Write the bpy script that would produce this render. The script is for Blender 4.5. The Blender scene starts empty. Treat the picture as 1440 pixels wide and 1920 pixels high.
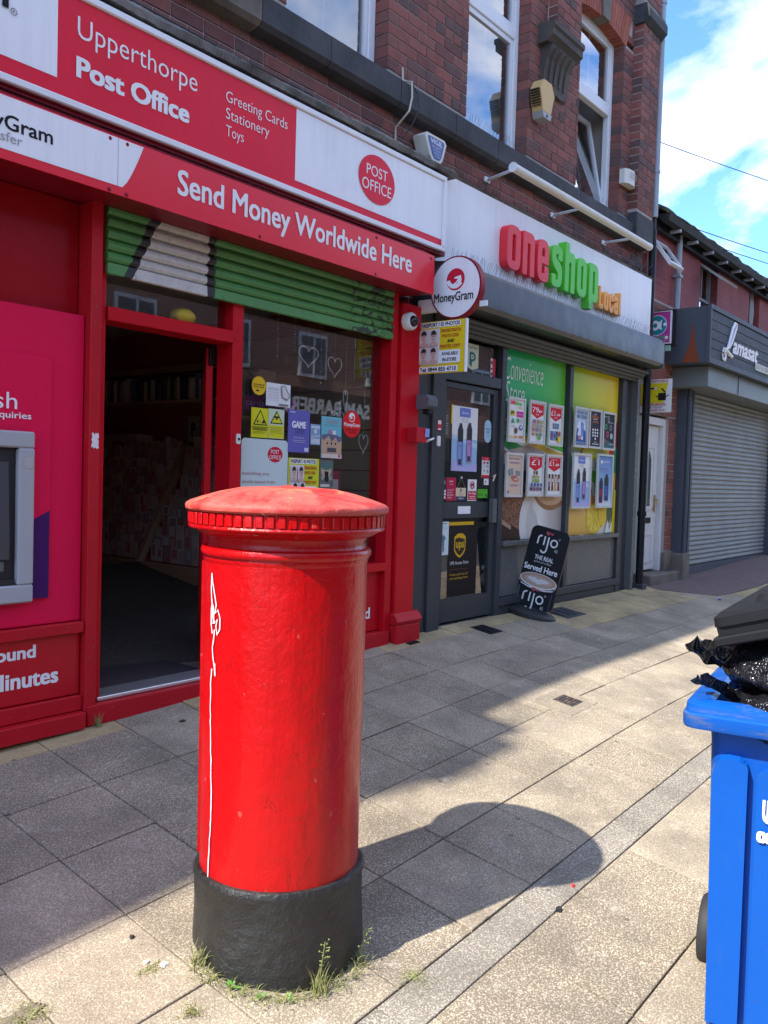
import bpy, bmesh, math, random
from mathutils import Vector, Matrix, noise
random.seed(7)
R = math.radians
SC = bpy.context.scene
COL = SC.collection

# ------------------------------------------------------------------ camera
cam_d = bpy.data.cameras.new('camera')
cam_o = bpy.data.objects.new('camera', cam_d)
COL.objects.link(cam_o)
PITCH, ROLL, YAW = -0.0382118, 0.0294157, 0.675653
fw = Vector((math.cos(YAW)*math.cos(PITCH), math.sin(YAW)*math.cos(PITCH), math.sin(PITCH)))
rt = fw.cross(Vector((0, 0, 1))).normalized()
up = rt.cross(fw)
rr = rt*math.cos(ROLL) + up*math.sin(ROLL)
uu = up*math.cos(ROLL) - rt*math.sin(ROLL)
m = Matrix((rr, uu, -fw)).transposed().to_4x4()
m.translation = Vector((0, 0, 1.25))
cam_o.matrix_world = m
cam_d.sensor_fit = 'VERTICAL'
cam_d.sensor_height = 32.0
cam_d.lens = 1623.57/1920*32.0
cam_d.clip_start = 0.05
cam_d.clip_end = 2000
SC.camera = cam_o

# ------------------------------------------------------------------ sky, sun, exposure
SUN_EL, SUN_AZ = R(49.6), R(180-11.7)      # direction towards the sun
sun_d = bpy.data.lights.new('sun', 'SUN')
sun_d.energy = 2.9
sun_d.angle = R(0.6)
sun_d.color = (1.0, 0.955, 0.875)
sun_o = bpy.data.objects.new('sun', sun_d)
COL.objects.link(sun_o)
sdir = Vector((math.cos(SUN_AZ)*math.cos(SUN_EL), math.sin(SUN_AZ)*math.cos(SUN_EL), math.sin(SUN_EL)))
sun_o.rotation_euler = sdir.to_track_quat('Z', 'Y').to_euler()
sun_o.location = (0, 0, 30)

world = bpy.data.worlds.new('World')
SC.world = world
world.use_nodes = True
wn = world.node_tree
wn.nodes.clear()
def wnode(t, **k):
    n = wn.nodes.new(t)
    for a, b in k.items():
        setattr(n, a, b)
    return n
sky = wnode('ShaderNodeTexSky')
sky.sky_type = 'NISHITA'
sky.sun_disc = False
sky.sun_elevation = SUN_EL
sky.sun_rotation = R(90) - SUN_AZ
sky.dust_density = 0.6
sky.ozone_density = 2.5
tc = wnode('ShaderNodeTexCoord')
sep = wnode('ShaderNodeSeparateXYZ')
wn.links.new(tc.outputs['Generated'], sep.inputs[0])
add = wnode('ShaderNodeMath', operation='ADD'); add.inputs[1].default_value = 0.22
mx = wnode('ShaderNodeMath', operation='MAXIMUM'); mx.inputs[1].default_value = 0.02
wn.links.new(sep.outputs[2], mx.inputs[0]); wn.links.new(mx.outputs[0], add.inputs[0])
dx = wnode('ShaderNodeMath', operation='DIVIDE'); dy = wnode('ShaderNodeMath', operation='DIVIDE')
wn.links.new(sep.outputs[0], dx.inputs[0]); wn.links.new(add.outputs[0], dx.inputs[1])
wn.links.new(sep.outputs[1], dy.inputs[0]); wn.links.new(add.outputs[0], dy.inputs[1])
cmb = wnode('ShaderNodeCombineXYZ')
wn.links.new(dx.outputs[0], cmb.inputs[0]); wn.links.new(dy.outputs[0], cmb.inputs[1])
n1 = wnode('ShaderNodeTexNoise'); n1.inputs['Scale'].default_value = 2.3; n1.inputs['Detail'].default_value = 9
n1.inputs['Roughness'].default_value = 0.58; n1.inputs['Distortion'].default_value = 0.5
wn.links.new(cmb.outputs[0], n1.inputs['Vector'])
rmp = wnode('ShaderNodeValToRGB')
rmp.color_ramp.elements[0].position = 0.43; rmp.color_ramp.elements[0].color = (0, 0, 0, 1)
rmp.color_ramp.elements[1].position = 0.76; rmp.color_ramp.elements[1].color = (1, 1, 1, 1)
wn.links.new(n1.outputs[0], rmp.inputs[0])
SKY_K = 0.15
scl = wnode('ShaderNodeMix', data_type='RGBA')
scl.blend_type = 'MULTIPLY'; scl.inputs['Factor'].default_value = 1
scl.inputs['B'].default_value = (0.46, 0.66, 0.92, 1)
wn.links.new(sky.outputs[0], scl.inputs['A'])
CLOUD = 6.0
mixc = wnode('ShaderNodeMix', data_type='RGBA')
mixc.inputs['B'].default_value = (CLOUD, CLOUD*.94, CLOUD*.85, 1)
wn.links.new(rmp.outputs[0], mixc.inputs['Factor'])
wn.links.new(scl.outputs['Result'], mixc.inputs['A'])
bg = wnode('ShaderNodeBackground'); bg.inputs['Strength'].default_value = SKY_K
wn.links.new(mixc.outputs['Result'], bg.inputs['Color'])
wo = wnode('ShaderNodeOutputWorld')
wn.links.new(bg.outputs[0], wo.inputs['Surface'])

SC.view_settings.view_transform = 'Standard'
SC.view_settings.look = 'None'
SC.view_settings.gamma = 1
SC.view_settings.use_curve_mapping = False
SC.view_settings.exposure = 1.72
SC.cycles.max_bounces = 8
SC.cycles.diffuse_bounces = 4
SC.cycles.glossy_bounces = 4
SC.cycles.transparent_max_bounces = 12
SC.cycles.caustics_reflective = False
SC.cycles.caustics_refractive = False
SC.cycles.sample_clamp_indirect = 4.0
SC.cycles.use_denoising = True

# ------------------------------------------------------------------ materials
MATS = {}
class NT:
    def __init__(s, name, rough=0.6, base=(.5, .5, .5), metal=0, spec=0.5):
        s.m = bpy.data.materials.new(name); s.m.use_nodes = True
        s.t = s.m.node_tree; s.t.nodes.clear()
        s.b = s.n('ShaderNodeBsdfPrincipled'); s.o = s.n('ShaderNodeOutputMaterial')
        s.l(s.b.outputs[0], s.o.inputs['Surface'])
        s.b.inputs['Base Color'].default_value = (*base, 1); s.b.inputs['Roughness'].default_value = rough
        s.b.inputs['Metallic'].default_value = metal; s.b.inputs['Specular IOR Level'].default_value = spec
    def n(s, t, **k):
        x = s.t.nodes.new(t)
        for a, b in k.items(): setattr(x, a, b)
        return x
    def l(s, a, b): s.t.links.new(a, b)
    def pos(s): return s.n('ShaderNodeNewGeometry').outputs['Position']
    def objco(s): return s.n('ShaderNodeTexCoord').outputs['Object']
    def noise(s, scale, detail=3, rough=.55, vec=None, dist=0):
        x = s.n('ShaderNodeTexNoise'); x.inputs['Scale'].default_value = scale; x.inputs['Detail'].default_value = detail
        x.inputs['Roughness'].default_value = rough; x.inputs['Distortion'].default_value = dist
        s.l(vec or s.pos(), x.inputs['Vector']); return x.outputs[0]
    def ramp(s, f, stops):
        x = s.n('ShaderNodeValToRGB'); e = x.color_ramp.elements
        while len(e) < len(stops): e.new(0.5)
        for i, (p, c) in enumerate(stops):
            e[i].position = p; e[i].color = (*c, 1) if len(c) == 3 else c
        s.l(f, x.inputs[0]); return x.outputs[0]
    def step(s, f, a, b): return s.ramp(f, [(a, (0, 0, 0)), (b, (1, 1, 1))])
    def mix(s, f, a, b, mode='MIX'):
        x = s.n('ShaderNodeMix', data_type='RGBA'); x.blend_type = mode
        for k, v in (('Factor', f), ('A', a), ('B', b)):
            if isinstance(v, (int, float)): x.inputs[k].default_value = v
            elif isinstance(v, tuple): x.inputs[k].default_value = (*v, 1)
            else: s.l(v, x.inputs[k])
        return x.outputs['Result']
    def math(s, op, a, b=None, c=None):
        x = s.n('ShaderNodeMath', operation=op)
        for i, v in enumerate((a, b, c)):
            if v is None: continue
            if isinstance(v, (int, float)): x.inputs[i].default_value = v
            else: s.l(v, x.inputs[i])
        return x.outputs[0]
    def xyz(s, v=None):
        x = s.n('ShaderNodeSeparateXYZ'); s.l(v or s.pos(), x.inputs[0]); return x.outputs
    def rnd(s): return s.n('ShaderNodeObjectInfo').outputs['Random']
    def col(s, c): s.l(c, s.b.inputs['Base Color'])
    def rough(s, f, a, b):
        x = s.n('ShaderNodeMapRange'); x.inputs['To Min'].default_value = a; x.inputs['To Max'].default_value = b
        s.l(f, x.inputs[0]); s.l(x.outputs[0], s.b.inputs['Roughness'])
    def bump(s, f, strength=.3, dist=.01):
        x = s.n('ShaderNodeBump'); x.inputs['Strength'].default_value = strength; x.inputs['Distance'].default_value = dist
        s.l(f, x.inputs['Height']); s.l(x.outputs[0], s.b.inputs['Normal'])

def flat(c, rough=.55, name=None, metal=0):
    """plain print / plastic colour with a touch of grain, cached"""
    k = ('f', tuple(round(x, 3) for x in c), rough, metal)
    if k not in MATS:
        t = NT(name or 'print_colour', rough, c, metal, .12)
        n = t.noise(35, 3)
        t.col(t.mix(n, tuple(x*.93 for x in c), tuple(min(1, x*1.05) for x in c)))
        MATS[k] = t.m
    return MATS[k]

def painted(name, c, rough=.4, chip=None, chip_amt=.66, bump=.15, dirt=.25, coat=0):
    t = NT(name, rough, c, 0, .16)
    n = t.noise(3.0, 6, .6); n2 = t.noise(40, 5, .65)
    base = t.mix(n, tuple(x*(1-dirt) for x in c), c)
    if chip:
        base = t.mix(t.step(n2, chip_amt, chip_amt+.02), base, chip)
    t.col(base)
    t.rough(t.noise(12, 4), rough*.8, min(1, rough*1.3))
    t.bump(t.noise(60, 4), bump, .004)
    if coat:
        t.b.inputs['Coat Weight'].default_value = coat; t.b.inputs['Coat Roughness'].default_value = .12
    return t.m

def glass(name, tint=(.8, .85, .85), gain=1.0, base=.04):
    mm = bpy.data.materials.new(name); mm.use_nodes = True
    t = mm.node_tree; t.nodes.clear()
    o = t.nodes.new('ShaderNodeOutputMaterial'); mixs = t.nodes.new('ShaderNodeMixShader')
    tr = t.nodes.new('ShaderNodeBsdfTransparent'); tr.inputs[0].default_value = (*tint, 1)
    gl = t.nodes.new('ShaderNodeBsdfGlossy'); gl.inputs['Roughness'].default_value = .015
    fr = t.nodes.new('ShaderNodeFresnel'); fr.inputs[0].default_value = 1.52
    ml = t.nodes.new('ShaderNodeMath'); ml.operation = 'MULTIPLY_ADD'; ml.inputs[1].default_value = gain; ml.inputs[2].default_value = base-.04
    ml.use_clamp = True
    ge = t.nodes.new('ShaderNodeNewGeometry'); inv = t.nodes.new('ShaderNodeMath'); inv.operation = 'SUBTRACT'; inv.inputs[0].default_value = 1
    t.links.new(ge.outputs['Backfacing'], inv.inputs[1]); fm = t.nodes.new('ShaderNodeMath'); fm.operation = 'MULTIPLY'
    t.links.new(fr.outputs[0], ml.inputs[0]); t.links.new(ml.outputs[0], fm.inputs[0]); t.links.new(inv.outputs[0], fm.inputs[1]); t.links.new(fm.outputs[0], mixs.inputs[0])
    t.links.new(tr.outputs[0], mixs.inputs[1]); t.links.new(gl.outputs[0], mixs.inputs[2]); t.links.new(mixs.outputs[0], o.inputs[0])
    return mm

# ------------------------------------------------------------------ geometry helpers
ORG = {}
TXT = {}
def text_geo(s, bold=0, shear=0, space=1.0):
    k = (s, bold, shear, space)
    if k not in TXT:
        cu = bpy.data.curves.new('t', 'FONT'); cu.body = s; cu.size = 1; cu.resolution_u = 3
        cu.offset = bold if bold < 0 else 0; cu.shear = shear; cu.space_character = space; cu.fill_mode = 'FRONT'
        ob = bpy.data.objects.new('t', cu)
        me = bpy.data.meshes.new_from_object(ob)
        vs = [tuple(v.co) for v in me.vertices]; fs = [tuple(p.vertices) for p in me.polygons]
        bpy.data.objects.remove(ob); bpy.data.curves.remove(cu); bpy.data.meshes.remove(me)
        if not vs: vs = [(0, 0, 0), (1, 0, 0), (1, 1, 0)]; fs = [(0, 1, 2)]
        x0 = min(v[0] for v in vs); x1 = max(v[0] for v in vs); y0 = min(v[1] for v in vs); y1 = max(v[1] for v in vs)
        TXT[k] = ([((v[0]-x0)/(x1-x0+1e-9), (v[1]-y0)/(y1-y0+1e-9)) for v in vs], fs, x1-x0, y1-y0)
    return TXT[k]

class FR:
    """a flat frame: origin, along, up, outward"""
    def __init__(s, O, u, w, n): s.O, s.u, s.w, s.n = Vector(O), Vector(u), Vector(w), Vector(n)
    def __call__(s, a, b, c=0): return s.O + s.u*a + s.w*b + s.n*c
def FF(y): return FR((0, y, 0), (1, 0, 0), (0, 0, 1), (0, -1, 0))
def FX(x): return FR((x, 0, 0), (0, -1, 0), (0, 0, 1), (-1, 0, 0))

class MB:
    def __init__(s): s.v, s.f, s.mi, s.M = [], [], [], None
    def P(s, vs, fs, m=0):
        o = len(s.v)
        if s.M is not None: vs = [s.M @ Vector(p) for p in vs]
        s.v += [tuple(p) for p in vs]
        for q in fs: s.f.append(tuple(i+o for i in q)); s.mi.append(m)
        return s
    def box(s, x0, x1, y0, y1, z0, z1, m=0, ch=0):
        if x0 > x1: x0, x1 = x1, x0
        if y0 > y1: y0, y1 = y1, y0
        if z0 > z1: z0, z1 = z1, z0
        if not ch:
            v = [(x, y, z) for z in (z0, z1) for y in (y0, y1) for x in (x0, x1)]
            return s.P(v, [(0, 2, 3, 1), (4, 5, 7, 6), (0, 1, 5, 4), (2, 6, 7, 3), (0, 4, 6, 2), (1, 3, 7, 5)], m)
        ch = min(ch, (x1-x0)*.45, (y1-y0)*.45, (z1-z0)*.45)
        L = [(x0, x1), (y0, y1), (z0, z1)]; v = []; idx = {}
        for i in range(8):
            b = (i & 1, i >> 1 & 1, i >> 2 & 1)
            for ax in range(3):
                p = [L[k][b[k]] + (0 if k == ax else (ch if b[k] == 0 else -ch)) for k in range(3)]
                idx[i, ax] = len(v); v.append(p)
        f = []
        def cn(*b): return b[0] | b[1] << 1 | b[2] << 2
        for ax in range(3):
            o1, o2 = (ax+1) % 3, (ax+2) % 3
            for sgn in (0, 1):
                q = []
                for (p, r_) in ((0, 0), (1, 0), (1, 1), (0, 1)):
                    b = [0, 0, 0]; b[ax] = sgn; b[o1] = p; b[o2] = r_; q.append(idx[cn(*b), ax])
                f.append(tuple(q) if sgn else tuple(q[::-1]))
            for p in (0, 1):
                for r_ in (0, 1):
                    b0 = [0, 0, 0]; b0[o1] = p; b0[o2] = r_; b1 = list(b0); b1[ax] = 1
                    q = (idx[cn(*b0), o1], idx[cn(*b1), o1], idx[cn(*b1), o2], idx[cn(*b0), o2])
                    f.append(q)
        for i in range(8): f.append((idx[i, 0], idx[i, 1], idx[i, 2]))
        return s.P(v, f, m)
    def prism(s, pts, vec, m=0):
        pts = [Vector(p) for p in pts]; vec = Vector(vec); n = len(pts)
        return s.P(pts + [p+vec for p in pts], [tuple(range(n))[::-1], tuple(range(n, 2*n))] + [(i, (i+1) % n, n+(i+1) % n, n+i) for i in range(n)], m)
    def poly(s, pts, m=0): return s.P(pts, [tuple(range(len(pts)))], m)
    def sweep(s, prof, y0, y1, axis='x', m=0, caps=True):
        """profile of (a,b) swept; axis x: a=y,b=z from x=y0..y1 ; axis y: a=x,b=z"""
        n = len(prof)
        g = (lambda t, p: (t, p[0], p[1])) if axis == 'x' else ((lambda t, p: (p[0], t, p[1])) if axis == 'y' else (lambda t, p: (p[0], p[1], t)))
        v = [g(y0, p) for p in prof] + [g(y1, p) for p in prof]
        f = [(i, (i+1) % n, n+(i+1) % n, n+i) for i in range(n)]
        if caps: f += [tuple(range(n))[::-1], tuple(range(n, 2*n))]
        return s.P(v, f, m)
    def tube(s, pts, r, n=8, m=0, caps=True):
        pts = [Vector(p) for p in pts]; v = []; f = []; prev = None
        rs = r if isinstance(r, (list, tuple)) else [r]*len(pts)
        for i, p in enumerate(pts):
            d = (pts[min(i+1, len(pts)-1)] - pts[max(i-1, 0)]).normalized()
            a = prev if prev is not None else (Vector((0, 0, 1)) if abs(d.z) < .9 else Vector((1, 0, 0)))
            x = (a - d*a.dot(d)).normalized(); prev = x; y = d.cross(x)
            for k in range(n):
                t = 2*math.pi*k/n; v.append(p + (x*math.cos(t) + y*math.sin(t))*rs[i])
        for i in range(len(pts)-1):
            for k in range(n): f.append((i*n+k, i*n+(k+1) % n, (i+1)*n+(k+1) % n, (i+1)*n+k))
        if caps: f += [tuple(range(n))[::-1], tuple(range((len(pts)-1)*n, len(pts)*n))]
        return s.P(v, f, m)
    def lathe(s, prof, c=(0, 0), n=64, m=0, z0=0, jitter=None):
        v = []; f = []
        for (r, z) in prof:
            for k in range(n):
                t = 2*math.pi*k/n; v.append((c[0]+r*math.cos(t), c[1]+r*math.sin(t), z0+z))
        for i in range(len(prof)-1):
            for k in range(n): f.append((i*n+k, i*n+(k+1) % n, (i+1)*n+(k+1) % n, (i+1)*n+k))
        if prof[0][0] > 1e-6: f.append(tuple(range(n))[::-1])
        if prof[-1][0] > 1e-6: f.append(tuple(range((len(prof)-1)*n, len(prof)*n)))
        return s.P(v, f, m)
    def ball(s, c, r, n=16, m=0, sc=(1, 1, 1)):
        v = []; f = []; h = n//2
        for i in range(h+1):
            p = math.pi*i/h
            for k in range(n):
                t = 2*math.pi*k/n
                v.append((c[0]+r*sc[0]*math.sin(p)*math.cos(t), c[1]+r*sc[1]*math.sin(p)*math.sin(t), c[2]+r*sc[2]*math.cos(p)))
        for i in range(h):
            for k in range(n): f.append((i*n+k, (i+1)*n+k, (i+1)*n+(k+1) % n, i*n+(k+1) % n))
        return s.P(v, f, m)
    def text(s, F, st, a0, a1, b0, b1, c=0, m=0, bold=0, shear=0, space=1.0):
        vs, fs, tw, th = text_geo(st, min(bold, 0), shear, space)
        dx = max(0, bold)*1.25*(a1-a0)/tw; dz = max(0, bold)*.8*(b1-b0)/th
        for i, (px, pz) in enumerate(((-1, -1), (1, -1), (-1, 1), (1, 1)) if bold > 0 else ((0, 0),)):
            s.P([F(a0+dx+px*dx+x*(a1-a0-2*dx), b0+dz+pz*dz+y*(b1-b0-2*dz), c-.00012*i) for x, y in vs], fs, m)
        return s
    def ell(s, F, a, b, ra, rb, c=0, m=0, n=32, t0=0, t1=2*math.pi):
        return s.P([F(a+ra*math.cos(t0+(t1-t0)*k/n), b+rb*math.sin(t0+(t1-t0)*k/n), c) for k in range(n)], [tuple(range(n))], m)
    def ring(s, F, a, b, r0, r1, c=0, m=0, n=40, t0=0, t1=2*math.pi, asp=1):
        full = abs(t1-t0-2*math.pi) < 1e-4; k_ = n if full else n+1; v = []
        for k in range(k_):
            t = t0+(t1-t0)*k/n
            v += [F(a+r0*asp*math.cos(t), b+r0*math.sin(t), c), F(a+r1*asp*math.cos(t), b+r1*math.sin(t), c)]
        f = []
        for k in range(n):
            j = (k+1) % k_; f.append((2*k, 2*k+1, 2*j+1, 2*j))
        return s.P(v, f, m)
    def build(s, name, mats, parent=None, smooth=False, loc=None, fix=True, auto=None):
        o0 = Vector(loc) if loc is not None else (ORG.get(parent, Vector((0, 0, 0))) if parent else Vector((0, 0, 0)))
        me = bpy.data.meshes.new(name)
        me.from_pydata([tuple(Vector(p)-o0) for p in s.v], [], s.f)
        if not isinstance(mats, (list, tuple)): mats = [mats]
        for q in mats: me.materials.append(q)
        me.polygons.foreach_set('material_index', s.mi)
        if fix:
            bm = bmesh.new(); bm.from_mesh(me)
            bmesh.ops.recalc_face_normals(bm, faces=bm.faces); bm.to_mesh(me); bm.free()
        if smooth:
            me.polygons.foreach_set('use_smooth', [True]*len(me.polygons))
            if auto is not None: me.set_sharp_from_angle(angle=R(auto))
        me.update()
        ob = bpy.data.objects.new(name, me); COL.objects.link(ob)
        if parent: ob.parent = parent
        else: ob.location = o0
        if parent and loc is not None: ob.location = o0 - ORG.get(parent, Vector((0, 0, 0)))
        ORG[ob] = o0
        return ob

def tag(o, label=None, cat=None, group=None, kind=None):
    if label: o['label'] = label
    if cat: o['category'] = cat
    if group: o['group'] = group
    if kind: o['kind'] = kind
    return o
def thing(name, loc, label, cat, group=None):
    o = bpy.data.objects.new(name, None); o.empty_display_size = .2
    COL.objects.link(o); o.location = loc; ORG[o] = Vector(loc)
    return tag(o, label, cat, group)

def flatprint(parent, F, items, c0=.0012, name='print'):
    """flat print: shapes in frame coordinates, each a hair above the last; lettering is a part of its own"""
    A = MB(); ma = []
    def mi(lst, c):
        q = c if isinstance(c, bpy.types.Material) else flat(c)
        if q not in lst: lst.append(q)
        return lst.index(q)
    for i, it in enumerate(items):
        c = c0 + .0006*i; k = it[0]
        if k == 'r': A.poly([F(it[1], it[3], c), F(it[2], it[3], c), F(it[2], it[4], c), F(it[1], it[4], c)], mi(ma, it[5]))
        elif k == 'p': A.poly([F(x, y, c) for x, y in it[1]], mi(ma, it[2]))
        elif k == 'e': A.ell(F, it[1], it[2], it[3], it[4], c, mi(ma, it[5]))
        elif k == 'g': A.ring(F, it[1], it[2], it[3], it[4], c, mi(ma, it[5]), asp=it[6] if len(it) > 6 else 1, t0=it[7] if len(it) > 7 else 0, t1=it[8] if len(it) > 8 else 2*math.pi)
        elif k == 't': MB().text(F, it[1], it[2], it[3], it[4], it[5], c, 0, it[7] if len(it) > 7 else 0, it[8] if len(it) > 8 else 0).build('lettering', flat(it[6]), parent, fix=False)
    out = []
    if A.v: out.append(A.build(name, ma, parent, fix=False))
    return out
def rel(a0, a1, b0, b1, items):
    """items in 0..1 coordinates of a rectangle -> frame coordinates"""
    X = lambda x: a0+(a1-a0)*x
    Y = lambda y: b0+(b1-b0)*y
    sx, sy = a1-a0, b1-b0; o = []
    for it in items:
        k = it[0]
        if k == 'r': o.append(('r', X(it[1]), X(it[2]), Y(it[3]), Y(it[4]), it[5]))
        elif k == 'p': o.append(('p', [(X(x), Y(y)) for x, y in it[1]], it[2]))
        elif k == 'e': o.append(('e', X(it[1]), Y(it[2]), it[3]*sx, it[4]*sy, it[5]))
        elif k == 'g': o.append(('g', X(it[1]), Y(it[2]), it[3]*sy, it[4]*sy, it[5], *(it[6:])))
        elif k == 't': o.append(('t', it[1], X(it[2]), X(it[3]), Y(it[4]), Y(it[5]), *it[6:]))
    return o
def poster(name, label, cat, F, a0, a1, b0, b1, bg, items, thick=.002, frame=0, fcol=(.62, .62, .6), group=None, corner=0):
    t = thing(name, F((a0+a1)/2, b0), label, cat, group)
    M_ = MB()
    if corner:
        q = rrect(a0, a1, b0, b1, corner)
        M_.prism([F(x, y, 0) for x, y in q], F.n*thick)
    else:
        M_.prism([F(a0, b0), F(a1, b0), F(a1, b1), F(a0, b1)], F.n*thick)
    M_.build('panel', bg if isinstance(bg, bpy.types.Material) else flat(bg), t)
    if frame:
        G = MB(); w = frame
        for (p, q, r_, s_) in ((a0-w, a1+w, b0-w, b0), (a0-w, a1+w, b1, b1+w), (a0-w, a0, b0, b1), (a1, a1+w, b0, b1)):
            G.prism([F(p, r_, -.002), F(q, r_, -.002), F(q, s_, -.002), F(p, s_, -.002)], F.n*(thick+.014))
        G.build('frame', flat(fcol, .35, 'satin_metal'), t)
    flatprint(t, F, rel(a0, a1, b0, b1, items), thick+.0008)
    return t
def rrect(a0, a1, b0, b1, r, n=5):
    o = []
    for (cx, cy, t) in ((a1-r, b0+r, -90), (a1-r, b1-r, 0), (a0+r, b1-r, 90), (a0+r, b0+r, 180)):
        for k in range(n+1):
            q = R(t+90*k/n); o.append((cx+r*math.cos(q), cy+r*math.sin(q)))
    return o

W_, K_, RD = (.8, .8, .8), (.015, .015, .017), (.62, .012, .03)
YE, GY = (.75, .55, .02), (.35, .35, .35)
# ------------------------------------------------------------------ main materials
def mat_slab(name, c0, c1, spk):
    t = NT(name, .85)
    r = t.rnd()
    base = t.ramp(r, [(0, c0), (1, c1)])
    sp = t.noise(135, 2, .6); sp2 = t.noise(260, 2, .6); bl = t.noise(2.3, 6, .6); st = t.noise(9, 5, .7)
    c = t.mix(t.step(sp, .50, .60), base, spk)
    c = t.mix(t.step(sp2, .58, .66), c, tuple(x*.40 for x in c0))
    c = t.mix(t.math('MULTIPLY', t.step(bl, .40, .68), .55), c, (.085, .072, .055))
    c = t.mix(t.math('MULTIPLY', t.step(st, .60, .72), .40), c, (.55, .51, .43))
    v = t.n('ShaderNodeTexVoronoi'); v.inputs['Scale'].default_value = 4.2; t.l(t.pos(), v.inputs['Vector'])
    gum = t.math('LESS_THAN', t.math('ADD', v.outputs['Distance'], t.math('MULTIPLY', t.noise(30, 2), .035)), .070)
    c = t.mix(t.math('MULTIPLY', gum, .55), c, (.055, .05, .045))
    t.col(c)
    t.bump(t.math('ADD', sp, t.math('MULTIPLY', sp2, .5)), .5, .003)
    return t.m
M_slab = mat_slab('concrete_slab', (.215, .168, .113), (.34, .272, .188), (.52, .442, .32))
M_buff = mat_slab('buff_slab', (.40, .29, .13), (.48, .36, .18), (.52, .42, .24))
M_kerb = mat_slab('granite_kerb', (.18, .153, .117), (.225, .195, .15), (.46, .41, .33))
t = NT('joint_dirt', .95, (.06, .052, .042)); t.col(t.mix(t.noise(20, 5), (.035, .03, .025), (.11, .09, .07))); M_joint = t.m
t = NT('asphalt', .9, (.09, .088, .085)); t.bump(t.noise(120, 3), .4, .004); M_road = t.m

def mat_brick(name, cols):
    t = NT(name, .82, spec=.25)
    c = t.ramp(t.rnd(), cols)
    n = t.noise(14, 6, .65); s = t.noise(1.6, 6, .62)
    c = t.mix(t.step(n, .3, .75), t.mix(.35, c, (.02, .016, .018)), c)
    c = t.mix(t.math('MULTIPLY', t.step(s, .52, .74), .45), c, (.05, .042, .045))
    c = t.mix(t.math('MULTIPLY', t.step(t.noise(2.7, 6, .7), .62, .78), .25), c, (.42, .38, .36))
    t.col(c); t.bump(t.noise(70, 5, .7), .45, .006)
    return t.m
M_brick = mat_brick('red_brick', [(0, (.17, .075, .068)), (.25, (.27, .098, .08)), (.55, (.33, .118, .092)), (.8, (.25, .11, .09)), (1, (.14, .085, .078))])
t = NT('mortar', .9, (.36, .32, .28)); t.col(t.mix(t.noise(8, 6), (.26, .22, .20), (.46, .41, .36))); M_mortar = t.m
def mat_stone(name, a, b, k=.55):
    t = NT(name, .8); n = t.noise(3, 7, .65); t.col(t.mix(t.step(n, .3, .7), a, b)); t.bump(t.noise(25, 6, .7), k, .012); return t.m
M_soot = mat_stone('sooty_stone', (.022, .023, .028), (.065, .065, .07))
M_soot2 = mat_stone('brown_stone', (.07, .06, .05), (.20, .165, .13))
M_ledge = mat_stone('mossy_ledge', (.03, .028, .025), (.24, .23, .21), 1)
M_red = painted('red_paint', (.60, .006, .016), .34, (.42, .36, .34), .715, .22, .34)
M_redworn = painted('worn_red_paint', (.52, .012, .022), .42, (.14, .12, .11), .66, .25, .25)
M_redpan = painted('dark_red_panel', (.34, .006, .012), .25, None, .6, .04, .15)
M_mag = painted('crimson_panel', (.74, .007, .065), .42, None, .6, .05, .1)
M_anth = painted('anthracite_frame', (.055, .060, .066), .33, None, .6, .05, .2)
M_anth2 = painted('grey_panel', (.14, .145, .14), .25, None, .6, .05, .25)
M_wht = painted('white_upvc', (.78, .79, .80), .3, None, .6, .03, .08)
M_alu = NT('aluminium', .38, (.70, .71, .72), .85).m
def streaky(name, c, amt, rough=.3):
    t = NT(name, rough, c, 0, .16); mp = t.n('ShaderNodeMapping'); mp.inputs['Scale'].default_value = (9, 9, .7); t.l(t.pos(), mp.inputs[0])
    s = t.step(t.noise(1.6, 6, .7, vec=mp.outputs[0]), .45, .8); b_ = t.step(t.noise(2.2, 6, .65), .45, .75); sp = t.step(t.noise(60, 4, .7), .68, .74)
    k = t.math('ADD', t.math('MULTIPLY', s, amt), t.math('ADD', t.math('MULTIPLY', b_, amt*.5), t.math('MULTIPLY', sp, amt*.8)))
    t.col(t.mix(k, c, tuple(x*.45+.03 for x in c))); t.rough(b_, rough, rough*1.5); t.bump(t.noise(1.2, 2), .06, .02); return t.m
M_white = streaky('white_sign_face', (.81, .815, .83), .22)
M_redsign = streaky('red_sign_face', (.74, .012, .040), .22)
M_maroon = painted('maroon_edge', (.26, .010, .025), .35, None, .6, .1, .2)
M_black = painted('black_paint', (.016, .016, .018), .4, (.05, .05, .05), .6, .4, .3)
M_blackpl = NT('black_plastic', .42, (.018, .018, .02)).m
M_dark = NT('dark_room', .9, (.03, .024, .024)).m
M_glass = glass('shop_glass', (.88, .90, .88), 2.0, .07)
M_wglass = glass('window_glass', (.72, .78, .80), 3.6, .14)
M_lead = painted('grey_pipe', (.40, .43, .46), .45, None, .6, .1, .3)
M_wire = NT('spike_wire', .4, (.14, .14, .14), .6).m
M_cream = painted('cream_plastic', (.72, .70, .62), .4, None, .6, .02, .15)

# ------------------------------------------------------------------ ground
def sx(x):
    if x < 5.0: return .0421*x
    v = .2105
    if x < 6.4:
        d = x-5.0; return v + .0421*d - .0421*d*d/2.8
    v += .0421*.7
    return v + max(0, x-11.5)*.03
def gz(x, y):
    yy = max(y, -.6)
    return -.84 + .1489*yy + sx(x)
def in_view(p, pad=.04):
    d = Vector(p)-Vector((0, 0, 1.25)); z = d.dot(fw)
    if z < .2: return False
    x = d.dot(rr)/z*1623.57/720; y = d.dot(uu)/z*1623.57/960
    return abs(x) < 1+pad and abs(y) < 1+pad

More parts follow.
